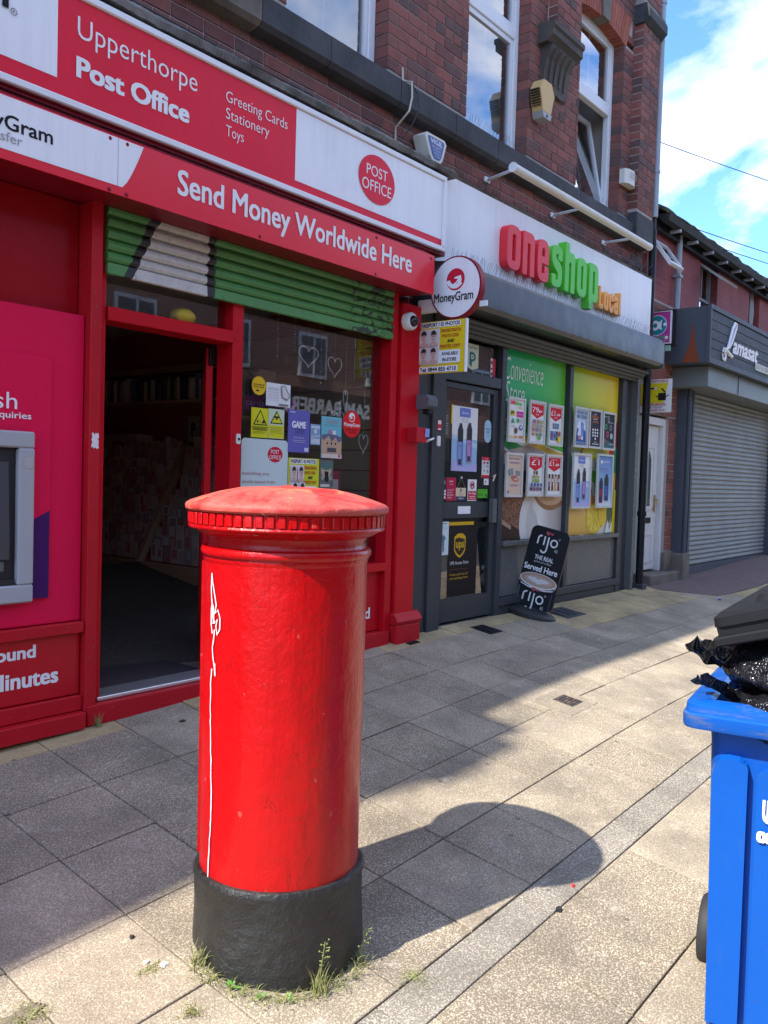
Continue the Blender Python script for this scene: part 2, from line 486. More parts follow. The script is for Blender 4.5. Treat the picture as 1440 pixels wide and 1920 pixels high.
road = MB().box(-200, 300, -250, -1.6, -1.3, -1.02).build('road', M_road); tag(road, kind='structure')
g = MB(); nx, ny = 110, 24
xs = [-16 + i*56/nx for i in range(nx+1)]; ys = [-1.6 + j*8.6/ny for j in range(ny+1)]
g.P([(x, y, gz(x, y)-.016) for y in ys for x in xs], [(j*(nx+1)+i, j*(nx+1)+i+1, (j+1)*(nx+1)+i+1, (j+1)*(nx+1)+i) for j in range(ny) for i in range(nx)])
pav = g.build('pavement', M_joint); tag(pav, kind='structure')
rb = MB().box(-16, 40, -1.75, -1.6, -1.15, gz(0, -1.6)+.0).build('kerb', M_kerb); tag(rb, kind='structure')

SLABM = {}
def slab_mesh(w, d, mat, name):
    k = (round(w, 3), round(d, 3), mat.name)
    if k not in SLABM:
        b = MB(); h = .0025; a, c = w/2-.0032, d/2-.0032
        v = [(-a, -c, -.03), (a, -c, -.03), (a, c, -.03), (-a, c, -.03), (-a, -c, -h), (a, -c, -h), (a, c, -h), (-a, c, -h), (-a+h, -c+h, 0), (a-h, -c+h, 0), (a-h, c-h, 0), (-a+h, c-h, 0)]
        f = [(8, 9, 10, 11)] + [(i, (i+1) % 4, 4+(i+1) % 4, 4+i) for i in range(4)] + [(4+i, 4+(i+1) % 4, 8+(i+1) % 4, 8+i) for i in range(4)]
        me = bpy.data.meshes.new(name); me.from_pydata(v, [], f); me.materials.append(mat); me.update(); SLABM[k] = me
    return SLABM[k]
slabs = []
ROWS = [4.16, 3.95, 3.525, 3.09, 2.645, 2.185, 1.73]
ROWB = [1.57, 1.105, .65, .2, -.25, -.7, -1.15, -1.59]
CELLX = [5.05+.4555*k for k in range(-12, 34)]
rs = random.Random(3)
def add_slab(x0, x1, y0, y1, mat, parent, name='paving_slab'):
    cx, cy = (x0+x1)/2, (y0+y1)/2
    sxx = (gz(x1, cy)-gz(x0, cy))/(x1-x0); syy = (gz(cx, y1)-gz(cx, y0))/(y1-y0)
    nrm = Vector((-sxx+rs.gauss(0, .0035), -syy+rs.gauss(0, .0035), 1)).normalized()
    xa = Vector((1, 0, sxx)); xa = (xa-nrm*xa.dot(nrm)).normalized(); ya = nrm.cross(xa)
    mt = Matrix((xa, ya, nrm)).transposed().to_4x4(); mt.translation = Vector((cx, cy, gz(cx, cy)+rs.gauss(0, .0012)))
    slabs.append((mt, (x1-x0)*1.0006, (y1-y0)*1.0105, mat, parent, name))
for r_ in range(len(ROWS)-1):
    y1, y0 = ROWS[r_], ROWS[r_+1]
    for i in range(len(CELLX)-1):
        x0, x1 = CELLX[i], CELLX[i+1]
        mat = M_slab
        if r_ == 0 and 4.9 < x0 < 10.4: mat = M_buff
        if r_ == 0 and x0 < 3.3 and rs.random() < .5: mat = M_buff
        if r_ == 1 and x0 > 7.2 and x0 < 10.2: mat = M_buff
        if r_ == 2 and x0 > 10 and rs.random() < .3: mat = M_buff
        if r_ == 3 and 2.2 < x0 < 2.35: continue
        add_slab(x0, x1, y0, y1, mat, pav)
for r_ in range(len(ROWB)-1):
    for i in range(len(CELLX)-1):
        o = -.22 + .0*r_
        x0 = 2.82+.515*(i-6)
        add_slab(x0, x0+.515, ROWB[r_+1], ROWB[r_], M_slab, pav)
kerbs = tag(MB().box(-16, 40, 1.575, 1.725, -1.4, -1.3).build('kerb_line', M_joint), kind='structure')
for i in range(28):
    x0 = -.55+.915*i; add_slab(x0, x0+.915, 1.57, 1.73, M_kerb, kerbs, 'kerb_stone')
slabs = [s for s in slabs if s[5] == 'kerb_stone' or -1 < s[0].translation.x < 22]
slabs.sort(key=lambda s: (not in_view(s[0].translation, .12), (s[0].translation-Vector((0, 0, 1.25))).length))
nsl = 0; rest = {}
for mt, w, d, mat, par, nm in slabs:
    if nm == 'paving_slab':
        nsl += 1
        if nsl > 290:
            b = rest.setdefault(mat, MB()); me = slab_mesh(w, d, mat, nm)
            b.P([mt @ v.co for v in me.vertices], [tuple(p.vertices) for p in me.polygons]); continue
    o = bpy.data.objects.new(nm, slab_mesh(w, d, mat, nm)); COL.objects.link(o); o.parent = par; o.matrix_local = Matrix.Translation(-ORG[par]) @ mt
for mat, b in rest.items(): tag(b.build('paving_slabs', mat, pav), kind='stuff')
# one slab cut on the skew beside the pillar box
def cut_piece(pts, nm='paving_slab'):
    b = MB(); q = [Vector((x, y, gz(x, y))) for x, y in pts]; c = sum(q, Vector())/len(q)
    q2 = [p+(c-p).normalized()*.005 for p in q]
    b.prism([p-Vector((0, 0, .03)) for p in q2], (0, 0, .03)); return b.build(nm, M_slab, pav)
x0, x1 = [c for c in CELLX if c < 2.36][-1], [c for c in CELLX if c > 2.36][0]
y1, y0 = ROWS[3], ROWS[4]
for a, b in zip(CELLX, CELLX[1:]):
    if 2.2 < a < 2.35:
        cut_piece([(a, y1), (b, y1), (b, y0+.10), (a, y1-.02)]); cut_piece([(a, y1-.02), (b, y0+.10), (b, y0), (a, y0)])
# red block paving before the shuttered shop
t = NT('red_block_paving', .85)
bt = t.n('ShaderNodeTexBrick'); bt.inputs['Scale'].default_value = 1; bt.inputs['Brick Width'].default_value = .2; bt.inputs['Row Height'].default_value = .1
bt.inputs['Mortar Size'].default_value = .008; bt.inputs['Color1'].default_value = (.20, .095, .08, 1); bt.inputs['Color2'].default_value = (.13, .07, .062, 1); bt.inputs['Mortar'].default_value = (.07, .06, .055, 1)
t.l(t.pos(), bt.inputs['Vector']); t.col(t.mix(t.noise(3, 5), bt.outputs[0], (.13, .105, .095))); M_block = t.m
b = MB()
P_ = [(10.4, 4.25), (10.35, 3.98), (11.0, 3.45), (12.5, 3.36), (16, 3.3), (40, 3.3), (40, 4.25), (16, 4.25), (12.5, 4.25), (11, 4.25)]
b.prism([(x, y, gz(x, y)-.01) for x, y in P_[:4]+P_[-2:]], (0, 0, .016))
b.prism([(x, y, gz(x, y)-.01) for x, y in [P_[3], P_[4], P_[7], P_[8]]], (0, 0, .016))
b.prism([(x, y, gz(x, y)-.01) for x, y in [P_[4], P_[5], P_[6], P_[7]]], (0, 0, .016))
tag(b.build('block_paving', M_block), kind='structure')

# ------------------------------------------------------------------ the brick building
bld = thing('brick_building', (6, 4.4, 0), 'two storey sooty red brick building over the two lit shops', 'building')
OPEN = [(4.07, 5.12), (6.2, 7.22), (8.25, 9.3)]
ZS0, ZS1, ZTOP = 4.06, 4.275, 6.2
FRY = 4.2
wb = MB()
def wall(x0, x1, z0, z1, fy): wb.box(x0+.012, x1-.012, fy+.007, 4.75, z0, z1)
wall(2.0, 10.15, 3.55, ZS0, 4.24)
xe = 2.0
for a, b_ in OPEN + [(10.15, 10.15)]:
    wall(xe, a, ZS0, ZTOP, FRY); xe = b_
wall(2.0, 10.15, ZTOP+.14, 7.0, FRY)
wb.box(9.95, 10.15, 4.75, 11, 2.5, 7.6); wb.box(9.9, 10.15, 4.26, 4.75, -.3, 3.55)
wb.build('wall', M_mortar, bld)
BRM = {}
def brick_mesh(L, dep):
    k = (round(L, 3), dep)
    if k not in BRM:
        b = MB(); a, h, c = L/2-.0045, .0872/2-.0045, .003
        v = []
        for (q, y) in ((0, dep), (0, c), (c, 0)):
            v += [(-a+q, y, -h+q), (a-q, y, -h+q), (a-q, y, h-q), (-a+q, y, h-q)]
        f = [(8, 9, 10, 11)] + [(i, (i+1) % 4, 4+(i+1) % 4, 4+i) for i in range(4)] + [(4+i, 4+(i+1) % 4, 8+(i+1) % 4, 8+i) for i in range(4)]
        me = bpy.data.meshes.new('brick'); me.from_pydata(v, [], f); me.materials.append(M_brick); me.update(); BRM[k] = me
    return BRM[k]
bricks = []
rb_ = random.Random(11)
def courses(x0, x1, z0, z1, fy, dep=.19, sk=lambda x, z: False, zoff=0):
    i0 = math.ceil((z0-3.55)/.0872-.01); z = 3.55+i0*.0872; i = i0
    while z+.0872 <= z1+.03:
        odd = i % 2; x = x0; first = True
        while x < x1-.02:
            L = .2445
            if first and odd: L = .1222
            if (i % 6 == 3): L = .1222
            if x+L > x1-.05: L = x1-x
            c = (x+L/2, fy+rb_.gauss(0, .0008), z+.0436)
            if not sk(c[0], c[2]): bricks.append((c, L, dep))
            x += L; first = False
        z += .0872; i += 1
def arch_skip(x, z):
    return 8.1 < x < 9.45 and ZTOP-.05 < z < 6.52
courses(2.2, 10.15, 3.55, ZS0, 4.24, .12)
xe = 3.0
for a, b_ in OPEN: courses(xe, a, ZS1, ZTOP, FRY); xe = b_
courses(9.3, 9.56, ZS1, ZTOP, FRY)
courses(9.56, 10.03, 4.40, 6.50, 4.09, .2)
courses(9.56, 10.03, 6.72, 7.35, 4.09, .2)
courses(7.3, 9.56, ZTOP, 7.0, FRY, .19, arch_skip)
courses(7.53, 8.02, 5.62, 7.0, 4.09, .1)
bricks = [q for q in bricks if in_view(q[0], .06)]
bricks.sort(key=lambda q: (Vector(q[0])-Vector((0, 0, 1.25))).length/(q[1]**.5))
bm_rest = {}
for i, (c, L, dep) in enumerate(bricks):
    me = brick_mesh(L, dep)
    if i < 295:
        o = bpy.data.objects.new('brick', me); COL.objects.link(o); o.parent = bld; o.location = Vector(c)-ORG[bld]
    else:
        b = bm_rest.setdefault(i % 5, MB()); b.P([Vector(c)+v.co for v in me.vertices], [tuple(p.vertices) for p in me.polygons])
BCOL = [(.27, .098, .08), (.33, .118, .092), (.25, .11, .09), (.20, .08, .065), (.15, .088, .08)]
rest_b = MB(); rm = []
for k, b in bm_rest.items():
    rm.append(mat_brick('red_brick_%s' % 'abcde'[k], [(0, BCOL[k]), (1, BCOL[k])])); rest_b.P(b.v, b.f, len(rm)-1)
tag(rest_b.build('brickwork', rm, bld), kind='stuff')
# mortar fill behind the proud courses of the end pilaster and the upper pier
b = MB(); b.box(9.565, 10.025, 4.097, 4.21, 4.38, 7.4); b.build('pilaster_core', M_mortar, bld); b = MB(); b.box(7.535, 8.015, 4.097, 4.21, 5.6, 7.6); b.build('pilaster_core', M_mortar, bld)
# window sill band in long stones
js = [2.2, 3.78, 4.42, 5.2, 5.94, 6.6, 7.37, 8.2, 8.95, 9.56]
for a, b_ in zip(js, js[1:]):
    m_ = M_soot2 if a < 3 else M_soot
    MB().sweep([(4.12, ZS0+.03), (4.15, ZS0), (4.24, ZS0-.015), (4.42, ZS0-.015), (4.42, ZS1+.02), (4.15, ZS1), (4.12, ZS1-.02)], a+.003, b_-.003).build('sill_stone', m_, bld)
MB().box(9.55, 10.04, 4.08, 4.3, 4.05, 4.39, 0, .012).build('pilaster_base_stone', M_soot, bld)
MB().sweep([(4.08, 6.50), (4.02, 6.55), (4.02, 6.64), (4.05, 6.71), (4.3, 6.71), (4.3, 6.50)], 9.53, 10.07).build('pilaster_cap_stone', M_soot, bld)
# carved corbel
b = MB()
b.sweep([(4.2, 5.41), (4.10, 5.42), (4.07, 5.45), (4.04, 5.47), (4.04, 5.53), (4.02, 5.545), (4.02, 5.59), (4.2, 5.60)], 7.36, 7.98)
b.sweep([(4.2, 5.02), (4.17, 5.04), (4.16, 5.08), (4.15, 5.2), (4.13, 5.3), (4.09, 5.37), (4.07, 5.41), (4.2, 5.42)], 7.42, 7.90)
b.prism([(7.42, 4.199, 5.1), (7.90, 4.199, 5.1), (7.80, 4.199, 5.02), (7.68, 4.199, 5.04), (7.62, 4.199, 4.99), (7.52, 4.199, 5.05)], (0, -.035, 0))
for k in range(4): b.tube([(7.51+.1*k, 4.15, 5.10), (7.51+.1*k, 4.125, 5.3), (7.51+.1*k, 4.07, 5.39)], .013, 6)
b.build('carved_corbel', mat_stone('corbel_stone', (.045, .038, .032), (.11, .09, .075)), bld)
# gauged brick arch over the third window, keystone in the middle
M_rub = mat_brick('rubbed_brick', [(0, (.36, .10, .065)), (1, (.44, .14, .09))])
def arch(xc):
    n = 19
    for k in range(n):
        u0, u1 = (k-n/2)/n*2, (k+1-n/2)/n*2
        lo = lambda u: (xc+u*.56, ZTOP-.03+.07*(1-u*u)); hi = lambda u: (xc+u*.70, ZTOP+.33)
        g_ = .004/ .6
        p = [lo(u0+g_), lo(u1-g_), hi(u1-g_), hi(u0+g_)]
        key = 8 <= k <= 10
        if key and k != 9: continue
        if key: p = [lo(-.15), lo(.15), (xc+.12, ZTOP+.36), (xc-.12, ZTOP+.36)]
        MB().prism([(x, FRY-.004-(.02 if key else 0), z) for x, z in p], (0, .2, 0)).build('keystone' if key else 'arch_brick', M_soot2 if key else M_rub, bld)
arch(8.775)
# windows
def window(x0, x1, tilt=False):
    y, z0, z1, zm = 4.325, ZS1-.02, 6.24, 5.44
    f = MB(); w = .055
    f.box(x0, x0+w, y, y+.07, z0, z1, 0, .006); f.box(x1-w-.02, x1, y, y+.07, z0, z1, 0, .006); f.box(x0+w, x1-w-.02, y+.003, y+.067, z1-w, z1); f.box(x0+w, x1-w-.02, y+.003, y+.067, z0, z0+w)
    f.box(x0+w, x1-w-.02, y-.004, y+.07, zm-.045, zm+.045, 0, .006)
    wn_ = f.build('window', M_wht, bld)
    for a, b_, tl in ((zm+.045, z1-w, 0), (z0+w, zm-.045, tilt)):
        s = MB(); q = .045; xa, xb = x0+w+.004, x1-w-.024; a += .004; b_ -= .004
        M0 = None
        if tl: M0 = Matrix.Translation((0, y+.03, a)) @ Matrix.Rotation(R(-11), 4, 'X') @ Matrix.Translation((0, -y-.03, -a))
        s.M = M0
        s.box(xa, xa+q, y+.012, y+.062, a, b_); s.box(xb-q, xb, y+.012, y+.062, a, b_); s.box(xa+q, xb-q, y+.012, y+.062, a, a+q); s.box(xa+q, xb-q, y+.012, y+.062, b_-q, b_)
        s.build('sash', M_wht, wn_)
        p = MB(); p.M = M0; p.box(xa+q, xb-q, y+.03, y+.038, a+q, b_-q); p.build('pane', M_wglass, wn_)
        c = MB(); c.M = M0; c.box((xa+xb)/2-.004, (xa+xb)/2+.012, y+.042, y+.05, a+q, b_-q); c.build('glazing_bar', M_wht, wn_)
    bb = MB(); bb.box(x0-.1, x1+.1, 5.1, 5.12, z0-.2, z1+.2)
    bb.build('room_back', flat((.10, .11, .12), .9), wn_)
    if not tilt: MB().box(x0+.06, x1-.05, 4.47, 4.475, z0, z1).build('blind', flat((.55, .61, .65), .9), wn_)
    cu = MB()
    for sx_ in (() if tilt else (0, 1)):
        xx = x0+.07 if sx_ == 0 else x1-.28
        pr = [(xx+.02*k, 4.50+.018*(k % 2)) for k in range(11)]
        v = [(a, b_, z0) for a, b_ in pr]+[(a, b_, z1) for a, b_ in pr]
        cu.P(v, [(i, i+1, 12+i, 11+i) for i in range(10)])
    if not tilt: cu.build('curtain', flat((.40, .44, .46), .9), wn_, fix=False)
for i, (a, b_) in enumerate(OPEN): window(a, b_, i == 2)
# eaves, roof, parapet of the lower left wing and its chimney: they throw the long shadow on the slabs
b = MB(); b.box(-2.55, 10.12, 4.14, 4.3, 7.0, 7.2); b.build('eaves', M_soot, bld)
b = MB(); b.prism([(-2.55, 4.19, 7.21), (-2.55, 11, 7.21), (-2.55, 7.5, 9.3)], (12.67, 0, 0)); b.build('roof', M_soot, bld)
b = MB(); b.box(-2.55, 1.0, 4.25, 4.6, -.4, 7.0); b.box(1.0, 2.0, 4.25, 4.6, 2.9, 7.0); b.build('left_wing', M_mortar, bld)
nb = thing('brick_building', (-5, 4.4, -.4), 'neighbouring brick building beyond the left edge of the picture', 'building')
b = MB(); b.box(-14, -2.6, 4.16, 11, -.6, 8.2); b.build('wall', mat_brick('plain_brick', [(0, BCOL[0]), (1, BCOL[1])]), nb)
b = MB(); b.prism([(-14, 4.15, 8.2), (-14, 4.15, 8.4), (-14, 7.5, 10.2), (-14, 11, 8.3), (-14, 11, 8.2)], (11.4, 0, 0)); b.build('roof', M_soot, nb)
b = MB(); b.box(-4.4, -3.8, 4.2, 4.8, 8.0, 9.6); b.box(-4.45, -3.75, 4.17, 4.85, 9.4, 9.52); b.lathe([(.13, 0), (.11, .4)], (-4.25, 4.45), 12, 0, 9.6); b.lathe([(.13, 0), (.11, .4)], (-3.95, 4.45), 12, 0, 9.6); b.build('chimney', M_soot2, nb)
# ------------------------------------------------------------------ red shopfront on the left
po = thing('shopfront', (3.9, 4.2, 0), 'red painted shopfront with an open doorway and half raised green shutter', 'shopfront')
def bx(name, mat, par, *a, ch=.004): return MB().box(*a, ch=ch).build(name, mat, par)
bx('left_post', M_redworn, po, 2.59, 2.655, 4.08, 4.26, -.06, 2.66)
bx('door_post', M_red, po, 2.658, 2.712, 4.13, 4.26, .0, 2.66)
bx('door_post', M_red, po, 3.600, 3.686, 4.12, 4.27, .0, 2.66)
bx('transom', M_red, po, 2.714, 3.598, 4.11, 4.27, 2.06, 2.135)
bx('window_jamb', M_red, po, 5.15, 5.225, 4.10, 4.28, -.02, 2.66)
bx('window_sill', M_red, po, 3.688, 5.148, 4.09, 4.28, .55, .61)
rp = bx('riser_panel', M_red, po, 3.688, 5.148, 4.15, 4.24, .09, .548)
b = MB(); b.text(FF(4.148), 'Find us ahead', 4.30, 5.040, .19, .275, 0, 0, .02); b.build('lettering', flat((.8, .8, .8)), rp, fix=False)
bx('plinth', M_redworn, po, 3.70, 5.2, 4.08, 4.24, -.06, .085)
bx('doorstep', M_redworn, po, 2.60, 3.76, 4.07, 4.3, -.12, -.012)
bx('threshold_strip', M_alu, po, 2.69, 3.62, 4.12, 4.30, -.010, .012)
bx('shop_pane', M_glass, po, 3.688, 5.148, 4.200, 4.208, .612, 2.66, ch=0)
bx('fanlight_pane', M_glass, po, 2.714, 3.598, 4.200, 4.208, 2.137, 2.66, ch=0)
# party wall pilaster with a worn foot
b = MB(); b.box(5.255, 5.49, 4.08, 4.3, .16, 2.60, 0, .006); b.box(5.23, 5.255, 4.12, 4.3, -.05, 2.6); b.build('pilaster', M_red, po)
b = MB(); b.box(5.23, 5.535, 4.03, 4.3, -.09, .13, 0, .012)
b.sweep([(4.03, .132), (4.02, .155), (4.035, .18), (4.07, .215), (4.3, .215), (4.3, .132)], 5.225, 5.54); b.build('pilaster_foot', M_redworn, po)
# inward swung door leaf
DM = Matrix.Translation((3.585, 4.285, 0)) @ Matrix.Rotation(R(52), 4, 'Z')
b = MB(); b.M = DM; b.box(0, .10, 0, .045, .02, 2.04, 0, .004); b.box(.78, .88, 0, .045, .02, 2.04, 0, .004); b.box(.10, .78, .001, .044, .02, .25); b.box(.10, .78, .001, .044, 1.94, 2.04); dl = b.build('door_leaf', M_red, po)
b = MB(); b.M = DM; b.box(.10, .78, .018, .026, .25, 1.94); b.build('pane', M_glass, dl)
b = MB(); b.M = DM; b.box(.035, .06, .045, .055, 1.20, 1.42); b.build('handle_plate', M_black, dl)
bx('door_closer', M_black, po, 3.555, 3.598, 4.275, 4.30, 1.93, 2.05)
b = MB(); b.sweep(rrect(3.640, 3.670, 1.44, 1.505, .012), 4.108, 4.121, 'y'); bb_ = b.build('bell_push', M_cream, po)
MB().ball((3.655, 4.108, 1.472), .009, 10).build('button', M_black, bb_, smooth=True)
# raised roller shutter with the mural
t = NT('painted_shutter', .5)
px, py_, pz = t.xyz()
nz = t.math('MULTIPLY', t.math('SUBTRACT', t.noise(9, 3), .5), .05)
u = t.math('ADD', px, nz)
le = t.math('MULTIPLY_ADD', pz, .49, 2.837-2.306*.49)        # left edge of the white patch
re_ = t.math('MULTIPLY_ADD', pz, .03, 3.372-2.306*.03)
dl_ = t.math('SUBTRACT', u, le); dr_ = t.math('SUBTRACT', re_, u)
ins = t.math('MINIMUM', dl_, dr_)
grn = t.mix(t.noise(4, 5), (.055, .19, .05), (.10, .30, .085))
wht = t.mix(t.noise(30, 5), (.42, .40, .37), (.66, .64, .60))
c = t.mix(t.step(ins, 0, .01), grn, wht)
blk = t.math('MULTIPLY', t.math('LESS_THAN', ins, .012), t.math('GREATER_THAN', ins, -.045))
c = t.mix(blk, c, (.02, .018, .018))
mp = t.n('ShaderNodeMapping'); mp.inputs['Scale'].default_value = (8, 0, 11); t.l(t.pos(), mp.inputs[0])
sq1 = t.math('LESS_THAN', t.math('ABSOLUTE', t.math('SUBTRACT', t.noise(1, 0, .4, vec=mp.outputs[0], dist=1.6), .5)), .05)
sq = t.math('MULTIPLY', sq1, t.math('GREATER_THAN', px, 4.66))
c = t.mix(t.math('MULTIPLY', sq, .95), c, (.02, .03, .02))
gr = t.step(t.noise(26, 6, .7), .58, .66); c = t.mix(t.math('MULTIPLY', gr, .35), c, (.03, .03, .025))
t.col(c); t.bump(t.noise(50, 4), .2, .003); M_shut = t.m
sh_ = bx('shutter_rail', M_shut, po, 2.69, 5.148, 4.085, 4.115, 2.30, 2.362)
for k in range(5):
    z = 2.364+.062*k
    MB().sweep([(4.118, z), (4.098, z+.006), (4.086, z+.02), (4.084, z+.036), (4.094, z+.052), (4.108, z+.058), (4.104, z+.0615), (4.125, z+.0615), (4.125, z)], 2.69, 5.148).build('shutter_slat', M_shut, po)
# soffit and head under the signs
bx('soffit', M_redworn, po, 1.2, 5.30, 3.86, 4.3, 2.665, 2.70)
# left bay: cash machine panel
atm = thing('cash_machine', (2.0, 4.2, 0), 'grey framed cash machine set into a crimson panel left of the doorway', 'cash machine')
bx('crimson_panel', M_mag, atm, 1.0, 2.583, 4.13, 4.3, .45, 2.062, ch=.003)
bx('upper_panel', M_redpan, atm, 1.0, 2.585, 4.20, 4.3, 2.068, 2.66, ch=.003)
s_ = bx('surround_plate', M_mag, atm, 1.35, 2.392, 4.112, 4.129, .585, 1.82, ch=.003)
b = MB(); b.prism([(2.284, 4.111, .59), (2.388, 4.111, .59), (2.388, 4.111, 1.036), (2.284, 4.111, .985)], (0, -.0015, 0)); b.build('purple_corner', flat((.055, .012, .10)), atm, fix=True)
b = MB()
for q in (((1.40, 2.284), (1.35, 1.432)), ((1.40, 2.284), (.58, .67)), ((1.40, 1.49), (.67, 1.35)), ((2.20, 2.284), (.67, 1.35))):
    b.box(*q[0], 4.07, 4.111, *q[1], 0, .008)
b.build('bezel', painted('grey_plastic', (.40, .40, .41), .4, None, .6, .05, .1), atm)
b = MB(); b.box(1.489, 2.201, 4.104, 4.110, .669, 1.351); b.box(1.5, 2.19, 4.085, 4.104, .671, .70); b.build('recess', M_blackpl, atm)
b = MB(); b.sweep([(4.080, .80), (4.080, .92), (4.098, 1.28), (4.104, 1.28), (4.104, .80)], 1.55, 2.16); b.build('console', NT('dark_grey_plastic', .35, (.06, .06, .065)).m, atm)
bx('card_slot', M_anth2, atm, 1.98, 2.14, 4.088, 4.1035, .74, .79)
FA = FF(4.111)
flatprint(atm, FA, [('t', 'Cash', 1.93, 2.206, 1.54, 1.622, W_), ('t', 'withdrawals and enquiries', 1.62, 2.281, 1.485, 1.527, W_, .01)], .002)
b = MB(); b.prism([(2.226, 4.0695, 1.25), (2.272, 4.0695, 1.25), (2.272, 4.0695, 1.305), (2.226, 4.0695, 1.305)], (0, -.001, 0)); b.build('sticker', M_alu, atm)
bx('rail', M_redworn, atm, 1.0, 2.585, 4.09, 4.3, .388, .446)
lp = bx('lower_panel', painted('glossy_red_panel', (.50, .009, .020), .16, None, .6, .03, .05), atm, 1.0, 2.583, 4.125, 4.3, .055, .385)
MB().text(FF(4.123), 'Every Pound', 1.80, 2.331, .265, .352, 0, 0, .025).build('lettering', flat(W_), lp, fix=False); MB().text(FF(4.123), 'Home in Minutes', 1.62, 2.458, .137, .222, 0, 0, .025).build('lettering', flat(W_), lp, fix=False)
bx('bottom_rail', M_redworn, atm, 1.0, 2.585, 4.10, 4.3, -.03, .05); bx('worn_step', M_redworn, atm, 1.0, 2.58, 4.05, 4.3, -.12, -.034)
b = MB(); rq = random.Random(4); b.poly([(2.602+.045*x, 4.0785, 1.365+.085*y) for x, y in ((0, .05), (.2, .12), (.3, 0), (.55, .08), (.7, 0), (1, .04), (.92, .3), (.98, .45), (.85, .6), (1, .72), (.93, 1), (.7, .93), (.6, 1), (.4, .85), (.3, .97), (.05, .98), (.1, .7), (0, .55), (.12, .4), (.02, .25))]); b.build('torn_sticker', flat((.72, .68, .66)), po)
# yellow ball wedged on the transom
tag(MB().ball((3.305, 4.235, 2.185), .07, 24, 0, (1.25, .75, .74)).build('ball', painted('yellow_vinyl', (.62, .46, .05), .35), smooth=True, loc=(3.305, 4.235, 2.137)), 'soft yellow ball resting on the red bar above the doorway', 'ball')

# ------------------------------------------------------------------ room behind the red shopfront
M_int = NT('maroon_wall', .8, (.42, .09, .08)).m
M_wood = painted('pale_wood', (.60, .42, .27), .5, None, .6, .05, .2)
M_carpet = NT('carpet', .95, (.26, .18, .16)).m
sr = thing('shop_room', (3.9, 6.5, 0), 'dim room with maroon walls seen through the open doorway', 'room')
b = MB(); b.box(1.0, 5.75, 4.3, 9.6, -.06, -.015); b.build('floor', M_carpet, sr)
b = MB(); b.box(1.0, 5.75, 4.3, 9.6, 2.72, 2.78); b.build('ceiling', flat((.7, .68, .65)), sr)
b = MB(); b.box(5.6, 5.7, 4.3, 9.6, -.02, 2.72); b.box(1.0, 1.1, 4.3, 9.6, -.02, 2.72); b.box(1.0, 5.7, 9.4, 9.5, -.02, 2.72); b.box(1.1, 2.57, 4.305, 4.36, -.02, 2.72); b.build('walls', M_int, sr)
b = MB()
for k in range(13): b.box(5.56, 5.6, 4.34, 6.6, .3+.17*k, .3+.17*k+.16)
b.build('slat_boards', M_wood, sr)
tag(MB().box(2.78, 3.6, 4.33, 5.5, -.014, -.004).build('door_mat', NT('rubber_mat', .95, (.045, .035, .04)).m, loc=(3.2, 4.9, -.014)), 'dark entrance mat just inside the open doorway', 'mat')
def rack(y0, y1, lab):
    r_ = thing('card_rack', (5.2, (y0+y1)/2, 0), lab, 'card rack', 'greeting card racks in the dim shop')
    MB().box(4.95, 5.55, y0+.02, y1-.02, -.015, .40, 0, .01).build('drawer_base', M_wood, r_)
    for k in range(2):
        yy = y0+.05+k*(y1-y0-.1)/2; d = MB().box(4.935, 4.95, yy+.01, yy+(y1-y0-.1)/2-.02, .06, .36).build('drawer', M_wood, r_)
        ym = yy+(y1-y0-.1)/4; MB().tube([(4.925, ym-.06, .25), (4.925, ym+.06, .25)], .006, 6).build('drawer_pull', M_black, d)
    for yy in (y0, y1-.03): MB().prism([(4.93, yy, .40), (5.0, yy, .40), (5.55, yy, 1.50), (5.48, yy, 1.54)], (0, .03, 0)).build('side_rail', M_wood, r_)
    MB().prism([(5.02, y0+.03, .40), (5.55, y0+.03, .40), (5.55, y0+.03, 1.46)], (0, y1-y0-.06, 0)).build('rack_back', M_int, r_)
    cm = [flat(c, .7) for c in ((.85, .80, .76), (.70, .30, .30), (.75, .70, .58), (.52, .42, .46), (.80, .58, .55), (.62, .60, .58))]
    rn = random.Random(int(y0*100)); c_ = MB()
    for tier in range(12):
        f_ = tier/11; x = 4.98+.50*f_; z = .42+1.02*f_
        y = y0+.05
        while y < y1-.17:
            w, h = rn.uniform(.075, .125), rn.uniform(.12, .18)
            c_.box(x, x+.004, y, y+w, z, z+h, rn.randrange(6)); ins_ = .016
            c_.box(x-.001, x, y+ins_, y+w-ins_, z+h*.3, z+h-ins_, rn.randrange(6))
            y += w+.008
    tag(c_.build('cards', cm, r_), kind='stuff')
for i, (a, b_) in enumerate(((5.75, 6.95), (6.95, 8.15), (8.15, 9.35))):
    rack(a, b_, ['nearest sloping card rack, its right side hidden by the door edge', 'middle sloping card rack seen through the doorway', 'farthest sloping card rack at the back of the dim shop'][i])
tag(MB().box(5.28, 5.6, 5.6, 9.2, 1.93, 1.955).build('shelf', M_wood, loc=(5.45, 7.4, 1.93)), 'long wooden book shelf high on the shop wall', 'shelf')
tag(MB().box(5.5, 5.6, 5.6, 9.2, 2.26, 2.33).build('shelf', M_wood, loc=(5.5, 7.4, 2.26)), 'pale wooden rail on the wall above the books', 'rail')
rn = random.Random(21); y = 5.7; nb_ = 0
bn = ['cream', 'dark red', 'navy', 'pale', 'black', 'blue', 'tan', 'white']
ORD = lambda k: str(k)+('th' if 10 < k % 100 < 14 else {1: 'st', 2: 'nd', 3: 'rd'}.get(k % 10, 'th'))
bc = [(.55, .52, .48), (.18, .05, .05), (.06, .06, .09), (.7, .66, .6), (.08, .08, .08), (.14, .16, .45), (.45, .36, .28), (.8, .78, .72)]
